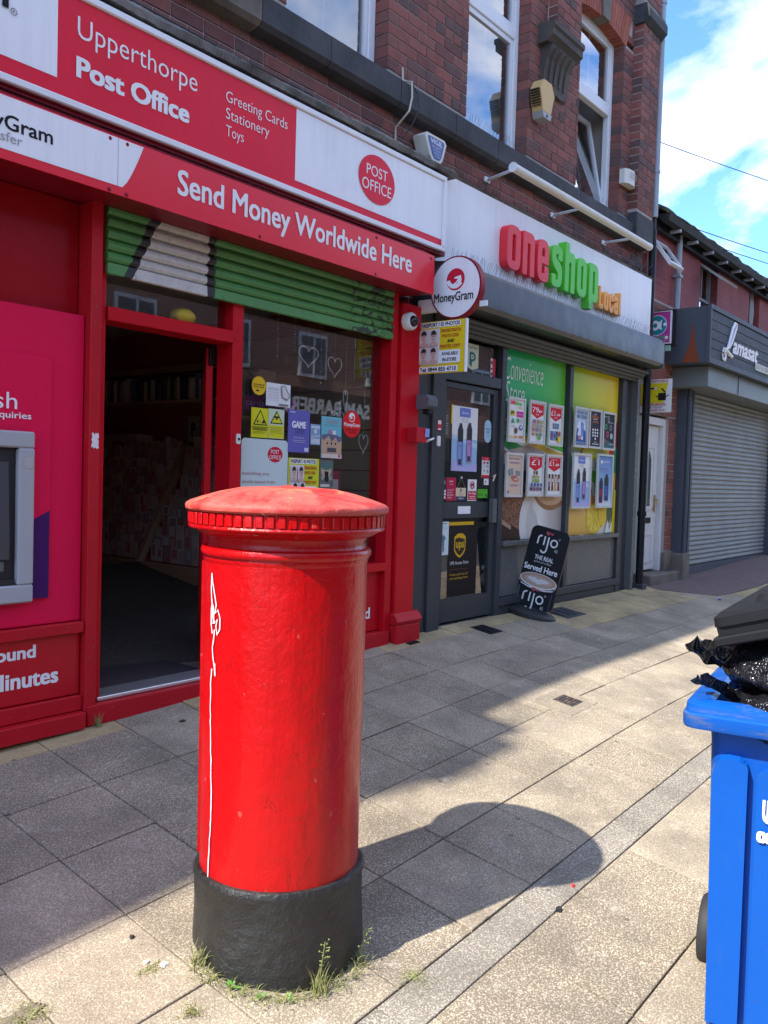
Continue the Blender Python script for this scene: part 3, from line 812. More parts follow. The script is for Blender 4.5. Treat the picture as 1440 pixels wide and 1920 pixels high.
while y < 8.35 and nb_ < 56:
    w, h = rn.uniform(.025, .055), rn.uniform(.19, .25)
    b = MB(); ti = R(rn.choice([0, 0, 0, 2, 4, 10 if y > 8 else 1])); b.M = Matrix.Translation((5.3, y, 1.957)) @ Matrix.Rotation(-ti, 4, 'X')
    b.box(rn.uniform(0, .03), .2, 0, w, 0, h)
    qc = rn.randrange(8); tag(b.build('book', flat(bc[qc], .6), loc=(5.3, y, 1.957)), '%s book, %s from the window end of the high shelf in the dim shop' % (bn[qc], ORD(nb_+1)), 'book', 'books on the high shelf'); y += w+.004+h*math.sin(ti)*.4; nb_ += 1
poster('notice', 'small white card with a black letter P on the shop wall', 'notice', FX(5.59), -7.05, -6.87, 1.56, 1.82, (.5, .48, .45), [('t', 'P', .3, .7, .25, .75, K_, .03)])
tag(MB().box(5.3, 5.5, 7.5, 8.1, 1.56, 1.63).build('box', flat((.5, .46, .40)), loc=(5.4, 7.8, 1.56)), 'long pale carton above the card racks', 'box')
tag(MB().box(5.3, 5.55, 8.4, 8.95, 1.957, 2.12).build('box', flat((.3, .22, .18)), loc=(5.4, 8.6, 1.957)), 'brown carton at the far end of the book shelf', 'box')

# ------------------------------------------------------------------ signs over the red shop
s1 = thing('fascia_sign', (3, 3.95, 3.02), 'long red and white upper fascia sign in a white metal frame', 'sign')
bx('sign_box', M_maroon, s1, .6, 5.60, 3.955, 4.235, 3.0, 3.60, ch=0)
bx('sign_face', M_redsign, s1, .64, 5.52, 3.938, 3.954, 3.055, 3.555, ch=0)
b = MB(); b.box(.6, 5.56, 3.922, 3.954, 3.556, 3.594, 0, .006); b.box(.6, 5.56, 3.922, 3.954, 3.020, 3.058, 0, .006); b.box(5.522, 5.561, 3.921, 3.953, 3.059, 3.555); b.build('frame', M_wht, s1)
F1 = FF(3.938)
for (a, c, d, e) in ((.64, 2.292, 3.138, 3.553), (3.918, 5.52, 3.110, 3.553)): MB().prism([F1(a, d, .0005), F1(c, d, .0005), F1(c, e, .0005), F1(a, e, .0005)], (0, -.002, 0)).build('white_panel', M_white, s1)
RS = M_redsign
flatprint(s1, F1, [('t', 'Upperthorpe', 2.398, 3.137, 3.337, 3.474, W_, -.004), ('t', 'Post Office', 2.393, 3.086, 3.179, 3.282, W_, .03),
  ('t', 'Greeting Cards', 3.344, 3.839, 3.376, 3.458, W_, -.006), ('t', 'Stationery', 3.346, 3.686, 3.280, 3.362, W_, -.006), ('t', 'Toys', 3.349, 3.483, 3.183, 3.264, W_, -.006),
  ('e', 4.720, 3.336, .200, .166, RS), ('t', 'POST', 4.605, 4.835, 3.352, 3.424, W_), ('t', 'OFFICE', 4.560, 4.880, 3.247, 3.323, W_),
  ('t', 'MoneyGram', .85, 2.045, 3.30, 3.52, K_, .015), ('g', 2.070, 3.350, .013, .016, K_), ('t', 'R', 2.065, 2.076, 3.343, 3.358, K_)], .003)
# ledge of stone and crumbling wood over it
def rough_bar(name, mat, par, x0, x1, y0, y1, z0, z1, n=320, j=.010, **k):
    v = []; f = []
    for i in range(n+1):
        x = x0+(x1-x0)*i/n
        for q, (y, z) in enumerate(((y0, z0), (y0-.015, (z0+z1)/2), (y0+.02, z1), (y1, z1+.01), (y1, z0))):
            p = Vector((x*4, q*3.1, z0)); a = noise.noise(p)+.6*noise.noise(p*4)+.45*noise.noise(p*13); c_ = noise.noise(p+Vector((9, 9, 9)))+.6*noise.noise(p*5+Vector((3, 1, 2)))+.45*noise.noise(p*15)
            v.append((x, y+a*j, z+c_*j*.8))
    for i in range(n):
        for q in range(5): f.append((i*5+q, (i+1)*5+q, (i+1)*5+(q+1) % 5, i*5+(q+1) % 5))
    f += [(0, 1, 2, 3, 4), tuple(n*5+q for q in range(5))]
    return MB().P(v, f).build(name, mat, par, **k)
rough_bar('ledge', M_ledge, bld, .8, 5.72, 3.955, 4.24, 3.635, 3.70)
rough_bar('ledge_board', painted('rotten_wood', (.16, .10, .06), .9, (.03, .025, .02), .5, .6, .5), bld, .8, 5.65, 3.99, 4.24, 3.602, 3.632, 320, .006)
rough_bar('ledge', M_ledge, bld, 5.73, 10.05, 4.06, 4.24, 3.695, 3.73, 320, .006)
s2 = thing('fascia_sign', (3, 3.85, 2.64), 'lower red fascia sign with bold white slogan and a white left panel', 'sign')
b = MB(); b.sweep([(3.853, 2.642), (3.853, 2.925), (3.93, 2.975), (4.2, 2.975), (4.2, 2.662), (3.88, 2.642)], .6, 5.305); b.build('sign_box', M_maroon, s2)
t = NT('glossy_sign_red', .2, (.74, .012, .028), 0, .3); M_gloss = t.m
bx('sign_face', M_gloss, s2, .6, 5.315, 3.846, 3.852, 2.640, 2.927, ch=0)
F2 = FF(3.846)
b = MB(); cv = [(2.604+.123*(k/8)**.75, 2.684+.236*k/8) for k in range(9)]
b.prism([F2(x, z, .0005) for x, z in [(.6, 2.684)]+cv+[(.6, 2.920)]], (0, -.002, 0)); b.build('white_panel', M_white, s2)
flatprint(s2, F2, [('r', 2.575, 2.578, 2.684, 2.92, (.35, .3, .32)), ('t', 'Send Money Worldwide Here', 2.945, 5.032, 2.700, 2.878, W_, .016), ('t', 'MoneyGram', 1.70, 2.222, 2.752, 2.842, K_, .012), ('t', 'Money Transfer', 1.62, 2.072, 2.705, 2.762, GY, 0)], .003)
for a in (2.53, 2.63, 3.55, 4.63, 5.27):
    for z in ((2.655, 2.905) if a != 3.55 and a != 5.27 else ((2.66,) if a == 3.55 else (2.9,))):
        MB().ball((a, 3.846, z), .011, 10, 0, (1, .6, 1)).build('bolt', M_maroon, s2, smooth=True)
# round hanging sign and its bracket
hs = thing('hanging_sign', (5.5, 3.77, 2.45), 'round white hanging sign with a red rim and swirl arrow emblem', 'sign')
HX = 5.48; HF = FX(HX); hy, hz, hr = -3.763, 2.718, .232
b = MB(); b.prism([HF(hy+hr*math.cos(2*math.pi*k/56), hz+hr*1.02*math.sin(2*math.pi*k/56), 0) for k in range(56)], (.06, 0, 0)); b.build('drum', M_maroon, hs)
b = MB(); b.prism([HF(hy+(hr-.014)*math.cos(2*math.pi*k/56), hz+(hr-.012)*1.02*math.sin(2*math.pi*k/56), .001) for k in range(56)], (-.003, 0, 0)); b.build('white_face', M_white, hs)
b = MB(); b.box(5.485, 5.54, 3.92, 4.12, 2.555, 2.655, 0, .006); b.box(5.51, 5.53, 3.50, 3.56, 2.56, 2.6); b.build('bracket', M_wht, hs)
def swirl(a, b_, r, red, wht):
    it = [('e', a, b_, r, r, red), ('g', a-.06*r, b_+.16*r, .60*r, .98*r, wht, 1, R(196), R(325))]
    cx, cy = a-.06*r, b_+.16*r
    it.append(('p', [(cx+.55*r, cy-.62*r), (cx+.75*r, cy-.30*r), (cx+.62*r, cy+.22*r), (cx+.38*r, cy-.18*r)], wht))
    it.append(('p', [(a-.12*r, b_+.20*r), (a+.58*r, b_+.32*r), (a+.42*r, b_-.36*r), (a+.30*r, b_-.30*r), (a+.36*r, b_+.02*r), (a-.10*r, b_+.06*r)], wht))
    it.append(('p', [(a+.36*r, b_+.12*r), (a+.50*r, b_+.14*r), (a+.28*r, b_-.28*r), (a-.1*r, b_-.52*r), (a-.2*r, b_-.40*r), (a+.1*r, b_-.22*r)], wht))
    return it
flatprint(hs, HF, swirl(hy+.003, hz+.058, .083, (.55, .015, .04), (.78, .78, .80)) + [('t', 'MoneyGram', hy-.190, hy+.168, hz-.125, hz-.035, K_, .012)], .005)
# passport photo sign standing out from the pilaster
def face(x0, x1, y0, y1, skin=(.62, .42, .35)):
    return rel(x0, x1, y0, y1, [('r', 0, 1, 0, 1, (.66, .58, .58)), ('p', [(.0, 0), (1, 0), (1, .14), (.66, .26), (.34, .26), (0, .14)], (.58, .38, .32)), ('r', .38, .62, .2, .42, (.55, .36, .30)), ('e', .5, .74, .30, .225, (.045, .03, .03)),
        ('e', .5, .56, .265, .30, skin), ('p', [(.24, .70), (.76, .70), (.72, .86), (.5, .93), (.28, .86)], (.045, .03, .03)), ('e', .39, .60, .05, .022, (.08, .05, .05)), ('e', .61, .60, .05, .022, (.08, .05, .05)),
        ('p', [(.32, .645), (.45, .66), (.45, .645), (.32, .63)], (.08, .05, .04)), ('p', [(.68, .645), (.55, .66), (.55, .645), (.68, .63)], (.08, .05, .04)), ('p', [(.48, .58), (.53, .58), (.56, .47), (.44, .47)], (.52, .33, .27)), ('e', .5, .40, .10, .022, (.45, .15, .15))])
def passport_items(tel=True):
    o = [('r', .06, .90, .885, .985, W_), ('t', 'PASSPORT / ID PHOTOS', .08, .88, .897, .972, K_, .03), ('r', .05, .475, .165, .855, (.75, .72, .70))]
    OR = (.52, .10, .015)
    o += [('t', 'ONLINE DIGITAL', .49, .92, .775, .84, OR, .03), ('t', 'PHOTO CODE', .53, .87, .675, .74, OR, .03), ('t', 'AND', .63, .78, .575, .635, K_, .03, .25), ('t', 'PRINTED COPY', .49, .91, .475, .54, OR, .03),
          ('r', .48, .91, .185, .43, W_), ('t', 'AVAILABLE', .53, .87, .33, .40, K_, .03), ('t', 'IN-STORE', .55, .84, .215, .285, K_, .03), ('r', .04, .87, .02, .13, W_), ('t', 'Tel: 0844 855 4710', .08, .84, .035, .115, K_, .03)]
    return o
PX = 5.485; PF = FX(PX)
ps = thing('projecting_sign', (PX, 3.9, 2.08), 'square yellow passport photo sign standing out from the red pilaster', 'sign')
pa, pb, pc, pd = -4.11, -3.66, 2.077, 2.477
MB().box(PX, PX+.012, 3.66, 4.11, pc, pd, 0, .002).build('panel', flat(YE), ps)
b = MB(); b.box(PX-.012, PX+.03, 4.105, 4.125, pc-.01, pd+.01); b.box(PX-.006, PX+.02, 3.648, 3.659, pc, pd); b.build('edge_channel', M_wht, ps)
flatprint(ps, PF, rel(pa, pb, pc, pd, passport_items()), .001)
for i in range(2):
    for j in range(2):
        A0 = pa+.45*(.065+.205*i); B0 = pc+.4*(.185+.335*j)
        flatprint(ps, PF, face(A0, A0+.45*.19, B0, B0+.4*.315), .012, 'portrait_photo')
# cctv dome, plaque, key safe
cc = thing('security_camera', (5.30, 4.03, 2.46), 'white and black dome camera on the red pilaster under the sign', 'camera')
b = MB(); b.M = Matrix.Translation((5.30, 4.08, 2.457)) @ Matrix.Rotation(R(90), 4, 'X'); b.lathe([(.066, 0), (.068, .05), (.060, .062), (.045, .064)], n=32); b.build('housing', M_wht, cc, smooth=True, auto=40)
b = MB(); b.M = Matrix.Translation((5.30, 4.018, 2.457)); b.ball((0, 0, 0), .043, 20); b.build('dome', NT('dome_plastic', .08, (.02, .02, .022)).m, cc, smooth=True)
ks = thing('key_safe', (5.5, 4.07, 1.8), 'dark grey lidded box on the edge of the red pilaster', 'box')
b = MB(); b.sweep([(4.11, 1.80), (4.0, 1.805), (3.965, 1.83), (3.96, 1.88), (3.99, 1.915), (4.11, 1.92)], 5.455, 5.58); b.build('lid', NT('grey_box_plastic', .4, (.10, .105, .115)).m, ks)
MB().box(5.50, 5.55, 3.99, 4.05, 1.765, 1.80, 0, .004).build('latch', M_black, ks)
li = thing('letter_holder', (5.42, 4.0, 1.57), 'small red wall box holding folded white and blue leaflets', 'box')
b = MB(); b.box(5.345, 5.475, 3.985, 4.08, 1.54, 1.655, 0, .004); b.build('case', M_redworn, li)
b = MB(); b.prism([(5.505, 3.975, 1.56), (5.505, 4.04, 1.54), (5.56, 4.03, 1.55), (5.56, 3.97, 1.575)], (0, .004, .012)); b.prism([(5.45, 3.983, 1.585), (5.505, 3.983, 1.585), (5.505, 3.98, 1.65), (5.45, 3.98, 1.65)], (0, -.002, 0), 1); b.build('leaflets', [flat(W_), flat((.25, .32, .62))], li)

# ------------------------------------------------------------------ stickers and posters on the window of the red shop
WF = FF(4.199)
poster('sticker', 'round yellow sticker high on the left of the shop window', 'sticker', FF(4.1985), 3.835, 3.960, 1.772, 1.893, (.72, .46, .02), [('t', 'International', .12, .88, .52, .62, K_, .01), ('t', 'Money Transfer', .12, .88, .38, .48, K_, .01), ('r', .3, .48, .2, .28, K_)], .001, corner=.06)
poster('paper_notice', 'white paper notice with a phone drawing beside the round yellow sticker', 'notice', WF, 3.963, 4.185, 1.712, 1.863, (.72, .72, .72), [('r', .08, .5, .74+.0*k, .755, GY) for k in range(1)] + [('r', .06, .52, .78-.09*k, .795-.09*k, (.45, .45, .47)) for k in range(7)] + [('p', [(.58, .9), (.75, .95), (.98, .5), (.85, .28), (.62, .4)], (.25, .24, .25)), ('p', [(.62, .87), (.72, .9), (.92, .5), (.84, .36), (.66, .44)], (.62, .60, .60)), ('r', .5, .9, .04, .12, (.2, .2, .2))])
TRI = lambda x0, x1, y0, y1, c: [('p', [(x0, y0), (x1, y0), ((x0+x1)/2, y1)], K_), ('p', [(x0+.09, y0+.035), (x1-.09, y0+.035), ((x0+x1)/2, y1-.07)], c)]
YL = (.62, .60, .02)
poster('sticker', 'yellow warning sticker with a black triangle and the word WARNING', 'sticker', WF, 3.836, 3.986, 1.496, 1.689, YL, TRI(.1, .94, .42, .95, YL)+[('e', .52, .55, .12, .06, (.5, .47, .05)), ('r', .32, .4, .5, .58, K_), ('p', [(.6, .48), (.8, .5), (.7, .62)], K_), ('r', 0, 1, .355, .37, K_), ('t', 'WARNING', .06, .92, .24, .335, K_, .01), ('r', .08, .8, .19, .2, K_), ('r', .08, .7, .14, .15, K_)])
poster('sticker', 'pale topped yellow camera warning sticker right of the WARNING one', 'sticker', WF, 3.989, 4.133, 1.497, 1.693, (.55, .62, .45), [('r', .02, .98, .02, .45, YL)]+TRI(.1, .92, .5, .95, YL)+[('r', .35, .65, .70, .76, K_), ('r', .45, .55, .64, .70, K_)]+[('r', .1, .85, .38-.05*k, .39-.05*k, (.25, .26, .1)) for k in range(5)])
poster('poster', 'violet poster with bold white words in the middle of the shop window', 'poster', WF, 4.172, 4.382, 1.414, 1.702, (.13, .12, .40), [('t', 'GAME', .17, .82, .58, .74, W_, .03), ('t', 'TIME!', .28, .75, .44, .57, (.10, .09, .26), .03), ('t', 'information', .25, .72, .34, .365, W_), ('r', .2, .8, .28, .29, (.5, .5, .7)), ('r', .22, .78, .24, .25, (.5, .5, .7)), ('r', .06, .3, .94, .955, W_), ('r', .74, .94, .03, .12, (.55, .55, .7))])
poster('leaflet', 'small pale blue leaflet between the violet and the teal posters', 'leaflet', WF, 4.392, 4.492, 1.474, 1.619, (.20, .33, .50), [('r', .05, .95, .80, .92, (.55, .6, .66)), ('r', .35, .62, .55, .75, (.6, .62, .64)), ('r', .05, .95, .05, .3, (.5, .56, .62)), ('p', [(0, .3), (1, .4), (1, .5), (0, .45)], (.35, .45, .55))])
poster('poster', 'teal poster with a drawing of a brick building low down', 'poster', WF, 4.502, 4.715, 1.387, 1.682, (.16, .45, .52), [('t', "we're getting", .18, .85, .89, .945, (.55, .12, .1)), ('t', 'some space', .25, .8, .83, .875, (.55, .12, .1)), ('r', .1, .9, .79, .80, (.2, .2, .25)), ('e', .42, .63, .08, .055, (.5, .15, .3)), ('r', .56, .70, .57, .67, (.7, .7, .68)), ('p', [(0, .1), (1, .1), (1, .45), (.82, .38), (.7, .52), (.5, .40), (.35, .54), (.1, .42), (0, .5)], (.5, .33, .22)), ('p', [(0, .5), (.1, .42), (.35, .54), (.4, .50), (.5, .40), (.7, .52), (.82, .38), (1, .45), (1, .52), (.7, .57), (.35, .58), (0, .55)], (.12, .13, .22)), ('r', .25, .32, .33, .38, K_), ('r', .45, .52, .33, .38, K_), ('r', .65, .72, .33, .38, K_), ('r', .28, .72, .15, .25, (.08, .07, .09)), ('r', 0, 1, 0, .1, (.62, .52, .46)), ('e', .88, .06, .06, .035, (.5, .05, .08))])
t_ = thing('sticker', (4.828, 4.197, 1.55), 'large round red sticker with a white swirl emblem right of the teal poster', 'sticker')
b = MB(); b.prism([WF(4.828+.099*math.cos(k*math.pi/20), 1.645+.098*math.sin(k*math.pi/20), 0) for k in range(40)], (0, -.0015, 0)); b.build('panel', flat((.72, .02, .02)), t_)
flatprint(t_, WF, swirl(4.826, 1.695, .034, W_, (.72, .02, .02)) + [('t', 'MoneyGram', 4.738, 4.916, 1.618, 1.655, W_, .015), ('t', 'SEND MONEY', 4.755, 4.89, 1.596, 1.609, K_), ('t', 'HERE', 4.80, 4.87, 1.578, 1.590, K_)], .0025)
poster('poster', 'pale green information panel with a red roundel low in the shop window', 'poster', WF, 3.757, 4.176, 1.00, 1.488, (.52, .62, .61), [('e', .715, .80, .165, .107, (.55, .012, .04)), ('t', 'POST', .62, .80, .81, .865, W_), ('t', 'OFFICE', .585, .845, .735, .79, W_), ('t', 'everything you', .02, .58, .50, .56, (.42, .12, .14), -.006), ('t', 'would expect from', .02, .72, .39, .45, (.42, .12, .14), -.006), ('t', 'your', .02, .20, .285, .335, (.42, .12, .14), -.006), ('t', 'Post Office', .235, .67, .30, .345, (.48, .01, .04), .015)], corner=.03)
poster('poster', 'yellow passport photo poster in the window just above the pillar box', 'poster', WF, 4.182, 4.488, 1.04, 1.376, (.58, .58, .03), passport_items() + face(.065, .255, .52, .835) + face(.27, .46, .52, .835) + face(.065, .255, .185, .50) + face(.27, .46, .185, .50))
poster('poster', 'dark poster with a round animal face right of the yellow passport poster', 'poster', WF, 4.495, 4.636, 1.172, 1.374, (.12, .13, .12), [('e', .48, .62, .38, .26, (.42, .34, .24)), ('e', .48, .78, .4, .14, (.08, .16, .13)), ('p', [(.35, .6), (.65, .58), (.62, .2), (.4, .25)], (.02, .015, .015)), ('r', .05, .95, .04, .14, (.5, .48, .45)), ('e', .2, .35, .1, .07, (.3, .32, .28)), ('e', .8, .35, .12, .07, (.28, .3, .27)), ('r', .74, .94, .05, .16, (.1, .1, .1))])
poster('banner', 'magenta strip banner hung behind the shop window glass', 'banner', FF(4.29), 3.855, 4.35, 1.68, 1.775, (.22, .02, .14), [('t', 'cards & wraps', .02, .95, .2, .75, (.5, .3, .4), 0)])
poster('leaflet', 'magenta and white leaflets standing low in the right of the window', 'leaflet', FF(4.26), 4.60, 4.78, 1.14, 1.30, (.35, .03, .08), [('r', .55, .9, .1, .6, (.5, .5, .5))])
def heart(cx, cz, w, h, lab, y=4.27):
    t_ = thing('heart_light', (cx, y, cz), lab, 'window light', 'heart shaped wire lights in the window')
    p = []
    for k in range(33):
        q = 2*math.pi*k/32; p.append((cx+w/2*math.sin(q)**3, y, cz+h/2*(13*math.cos(q)-5*math.cos(2*q)-2*math.cos(3*q)-math.cos(4*q))/15))
    MB().tube(p, .0032, 5).build('wire_heart', flat((.75, .66, .62)), t_)
    MB().tube([(cx, y, cz+h*.28), (cx, y, 2.66)], .0012, 4).build('cord', flat((.5, .45, .42)), t_)
heart(4.428, 2.10, .20, .15, 'large heart shaped wire light, leftmost in the window')
heart(4.705, 2.06, .15, .15, 'smaller heart shaped wire light right of the large one')
heart(4.83, 1.83, .045, .16, 'heart shaped wire light seen edge on above the red sticker')
heart(5.05, 1.52, .11, .15, 'unlit heart shaped wire light beside the right jamb')
rn = random.Random(9)
for i, x in enumerate((3.80, 4.10, 4.26, 4.53, 4.95)):
    t_ = thing('fairy_lights', (x, 4.25, 1.9), 'thin string of fairy lights ' + ['beside the bell push, leftmost in the window', 'above the warning stickers', 'just left of the large wire heart', 'between the two wire hearts', 'near the right edge of the window'][i], 'lights', 'hanging strings of fairy lights')
    L = rn.uniform(.45, .75); MB().tube([(x, 4.25, 2.62), (x+.01, 4.25, 2.62-L)], .0012, 4).build('cord', flat((.4, .38, .38)), t_)
    b = MB()
    for k in range(9): b.ball((x+.004, 4.247, 2.55-L*k/9), .0035, 6)
    b.build('bulbs', flat((.8, .78, .75)), t_, smooth=True)
b = MB(); rn = random.Random(8)
for k in range(220):
    a = rn.uniform(4.66, 5.03); z = 1.68+.09*math.sin((a-4.66)*8)+rn.gauss(0, .035); d = Vector((rn.gauss(0, 1), rn.gauss(0, 1), rn.gauss(0, 1))).normalized()*.022
    b.tube([(a, 4.28, z), (a+d.x, 4.28+d.y*.3, z+d.z)], .0022, 3)
tag(b.build('tinsel', NT('tinsel', .2, (.5, .5, .48), .9).m, loc=(4.8, 4.28, 1.7)), 'silver tinsel garland drooping behind the red sticker', 'tinsel')
# ------------------------------------------------------------------ grey shopfront on the right
os_ = thing('shopfront', (7.8, 4.2, 0), 'grey framed convenience shopfront with a glazed door and picture windows', 'shopfront')
b = MB(); b.box(5.50, 5.72, 4.135, 4.4, -.06, 2.62); b.box(5.724, 5.90, 4.11, 4.4, -.06, 2.62, 0, .004); b.build('corner_post', M_anth, os_)
bx('door_post', M_anth, os_, 5.904, 5.968, 4.17, 4.30, .01, 2.60)
bx('door_post', M_anth, os_, 6.865, 6.945, 4.16, 4.30, .01, 2.60)
bx('transom', M_anth, os_, 5.97, 6.863, 4.165, 4.30, 2.10, 2.195)
bx('fanlight_pane', M_glass, os_, 5.97, 6.863, 4.215, 4.223, 2.197, 2.50, ch=0)
bx('head_rail', M_anth, os_, 5.904, 9.66, 4.172, 4.30, 2.502, 2.60)
dr = MB(); dr.box(5.975, 6.03, 4.19, 4.24, .03, 2.09, 0, .003); dr.box(6.78, 6.858, 4.19, 4.24, .03, 2.09, 0, .003); dr.box(6.032, 6.778, 4.192, 4.238, 2.045, 2.088); dr.box(6.032, 6.778, 4.192, 4.238, .93, 1.07); dr.box(6.032, 6.778, 4.192, 4.238, .035, .235)
door = dr.build('door', M_anth, os_)
MB().box(6.032, 6.778, 4.210, 4.218, 1.071, 2.044).build('pane', M_glass, door); MB().box(6.032, 6.778, 4.210, 4.218, .236, .929).build('pane', M_glass, door)
MB().box(6.735, 6.80, 4.13, 4.18, .88, 1.10, 0, .006).build('handle', M_anth2, door)
MB().box(6.246, 6.439, 4.184, 4.191, .965, 1.032, 0, .001).build('white_plate', M_white, door)
b = MB(); b.tube([(6.80, 4.185, 1.30), (6.80, 4.16, 1.32), (6.80, 4.185, 1.26)], .007, 6); b.build('lock', M_alu, door)
b = MB(); b.box(5.93, 6.95, 4.10, 4.30, -.03, .012); b.build('door_sill', M_alu, os_)
bx('mullion', M_anth, os_, 8.222, 8.300, 4.165, 4.29, .17, 2.50)
bx('mullion', M_anth, os_, 9.545, 9.66, 4.165, 4.29, .0, 2.60)
bx('mullion', M_anth, os_, 6.947, 6.962, 4.18, 4.29, .17, 2.50)
for a, c in ((6.963, 8.220), (8.302, 9.543)):
    bx('window_sill', M_anth2, os_, a, c, 4.145, 4.29, .655, .70)
    bx('lower_panel', M_anth2, os_, a, c, 4.20, 4.25, .175, .652)
bx('bottom_rail', M_anth, os_, 6.947, 9.66, 4.155, 4.30, .098, .172); bx('kick_plate', M_anth, os_, 6.947, 9.66, 4.175, 4.30, -.06, .094)
bx('end_column', M_anth, os_, 9.662, 9.84, 4.19, 4.35, -.06, 2.6); bx('shutter_guide', M_anth2, os_, 9.843, 9.915, 4.11, 4.35, -.05, 2.62)
bx('end_column', M_black, os_, 9.918, 10.14, 4.20, 4.4, -.06, 2.8)
# rolled shutter: bottom slats seen under the housing
for k in range(4):
    y = 3.99+.045*k; z = 2.603-.026*k
    MB().sweep([(y, z), (y-.012, z-.02), (y, z-.045), (y+.03, z-.045), (y+.04, z)], 5.9, 9.84).build('shutter_slat', M_anth, os_)
t = NT('housing_metal', .18, (.036, .039, .042), 0, .28); t.rough(t.noise(2.5, 5), .2, .42); t.bump(t.noise(2.2, 2), .25, .05); M_house = t.m
b = MB(); b.sweep([(4.25, 3.0), (3.87, 2.958), (3.815, 2.935), (3.80, 2.90), (3.80, 2.665), (3.825, 2.63), (4.25, 2.61)], 5.60, 9.80); b.build('shutter_housing', M_house, os_, smooth=True, auto=35)
bx('end_plate', M_anth2, os_, 9.801, 9.815, 3.80, 4.2, 2.61, 2.99)
t_ = thing('bollard_camera', (9.86, 3.87, 2.68), 'little silver dome camera on the end of the grey shutter housing', 'camera'); t_.name = 'dome_camera'
b = MB(); b.M = Matrix.Translation((9.816, 3.87, 2.68)) @ Matrix.Rotation(R(90), 4, 'Y'); b.lathe([(.05, 0), (.05, .05), (.04, .06)], n=20); b.build('housing', M_wht, t_, smooth=True, auto=40)
MB().ball((9.885, 3.87, 2.675), .038, 14).build('dome', NT('camera_dome', .1, (.03, .03, .035)).m, t_, smooth=True)
# dark stock room behind
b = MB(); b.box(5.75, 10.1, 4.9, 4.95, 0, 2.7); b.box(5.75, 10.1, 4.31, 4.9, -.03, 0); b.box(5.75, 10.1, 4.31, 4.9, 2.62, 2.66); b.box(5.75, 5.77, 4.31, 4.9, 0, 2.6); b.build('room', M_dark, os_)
b = MB()
for k in range(5):
    for j in range(7): b.box(6.05+.12*j, 6.14+.12*j, 4.72, 4.82, .3+.38*k, .5+.38*k, (k*3+j*5) % 4)
b.build('stock', [flat((.10, .09, .08)), flat((.16, .06, .05)), flat((.07, .10, .10)), flat((.2, .18, .14))], os_)

# vinyl pictures filling the two windows
GR, GR2, YG, SAND = (.04, .30, .10), (.14, .42, .05), (.50, .46, .02), (.62, .62, .52)
def grad_mat(name, stops, z0, z1, ax=2, nz=.1):
    t = NT(name, .3, spec=.2); p = t.xyz()[ax]
    f = t.math('DIVIDE', t.math('SUBTRACT', p, z0), z1-z0)
    f = t.math('ADD', f, t.math('MULTIPLY', t.math('SUBTRACT', t.noise(2, 2), .5), nz))
    t.col(t.ramp(f, stops)); return t.m
M_g1 = grad_mat('green_vinyl', [(0, (.015, .36, .15)), (.6, (.04, .44, .09)), (1, (.13, .48, .05))], 6.96, 8.22, 0)
M_y1 = grad_mat('lime_yellow_vinyl', [(0, (.26, .52, .02)), (.45, (.60, .60, .02)), (1, (.85, .60, .03))], 8.3, 9.6, 0)
t = NT('bread_print', .3, spec=.2); n = t.noise(38, 6, .7); t.col(t.mix(t.step(n, .42, .6), (.10, .035, .018), (.33, .16, .085))); M_bread = t.m
t = NT('chocolate_print', .3, spec=.2); n = t.noise(9, 5, .7, dist=1); t.col(t.ramp(n, [(.35, (.03, .012, .008)), (.5, (.10, .04, .03)), (.62, (.32, .22, .18))])); M_choc = t.m
t = NT('cup_print', .3, spec=.2); p = t.xyz(); t.col(t.ramp(t.math('DIVIDE', t.math('SUBTRACT', p[0], 7.5), .75), [(0, (.62, .58, .53)), (.35, (.70, .67, .62)), (.6, (.46, .43, .40)), (1, (.30, .27, .25))])); M_cup = t.m
M_juice = grad_mat('juice_print', [(0, (.62, .34, .05)), (.5, (.72, .46, .10)), (1, (.70, .52, .22))], .7, 1.05)
VF = FF(4.222)
def vinyl(lab, a0, a1, bgm, items):
    t_ = thing('window_picture', ((a0+a1)/2, 4.222, .7), lab, 'window vinyl')
    b = MB(); b.prism([VF(a0, .702), VF(a1, .702), VF(a1, 2.498), VF(a0, 2.498)], (0, -.001, 0)); b.build('panel', bgm, t_)
    flatprint(t_, VF, items, .0018); return t_
def arc(pts_hi, pts_lo): return pts_hi + pts_lo[::-1]
qx = [6.965+1.255*k/12 for k in range(13)]
f1 = lambda x: 1.72-.16*(x-6.965)+.30*math.sin((x-6.965)*1.6)*.4
def band(f, h0, h1, xs_): return [(x, f(x)+h0) for x in xs_] + [(x, f(x)+h1) for x in xs_[::-1]]
fa = lambda x: 1.80-.36*(x-6.965)+.10*(x-6.965)**2
def clipcirc(cx, cz, rx, rz, x0, x1, z0, z1, n=60):
    return [(min(x1, max(x0, cx+rx*math.cos(2*math.pi*k/n))), min(z1, max(z0, cz+rz*math.sin(2*math.pi*k/n)))) for k in range(n)]
X0, X1, Z0 = 6.965, 8.219, .704
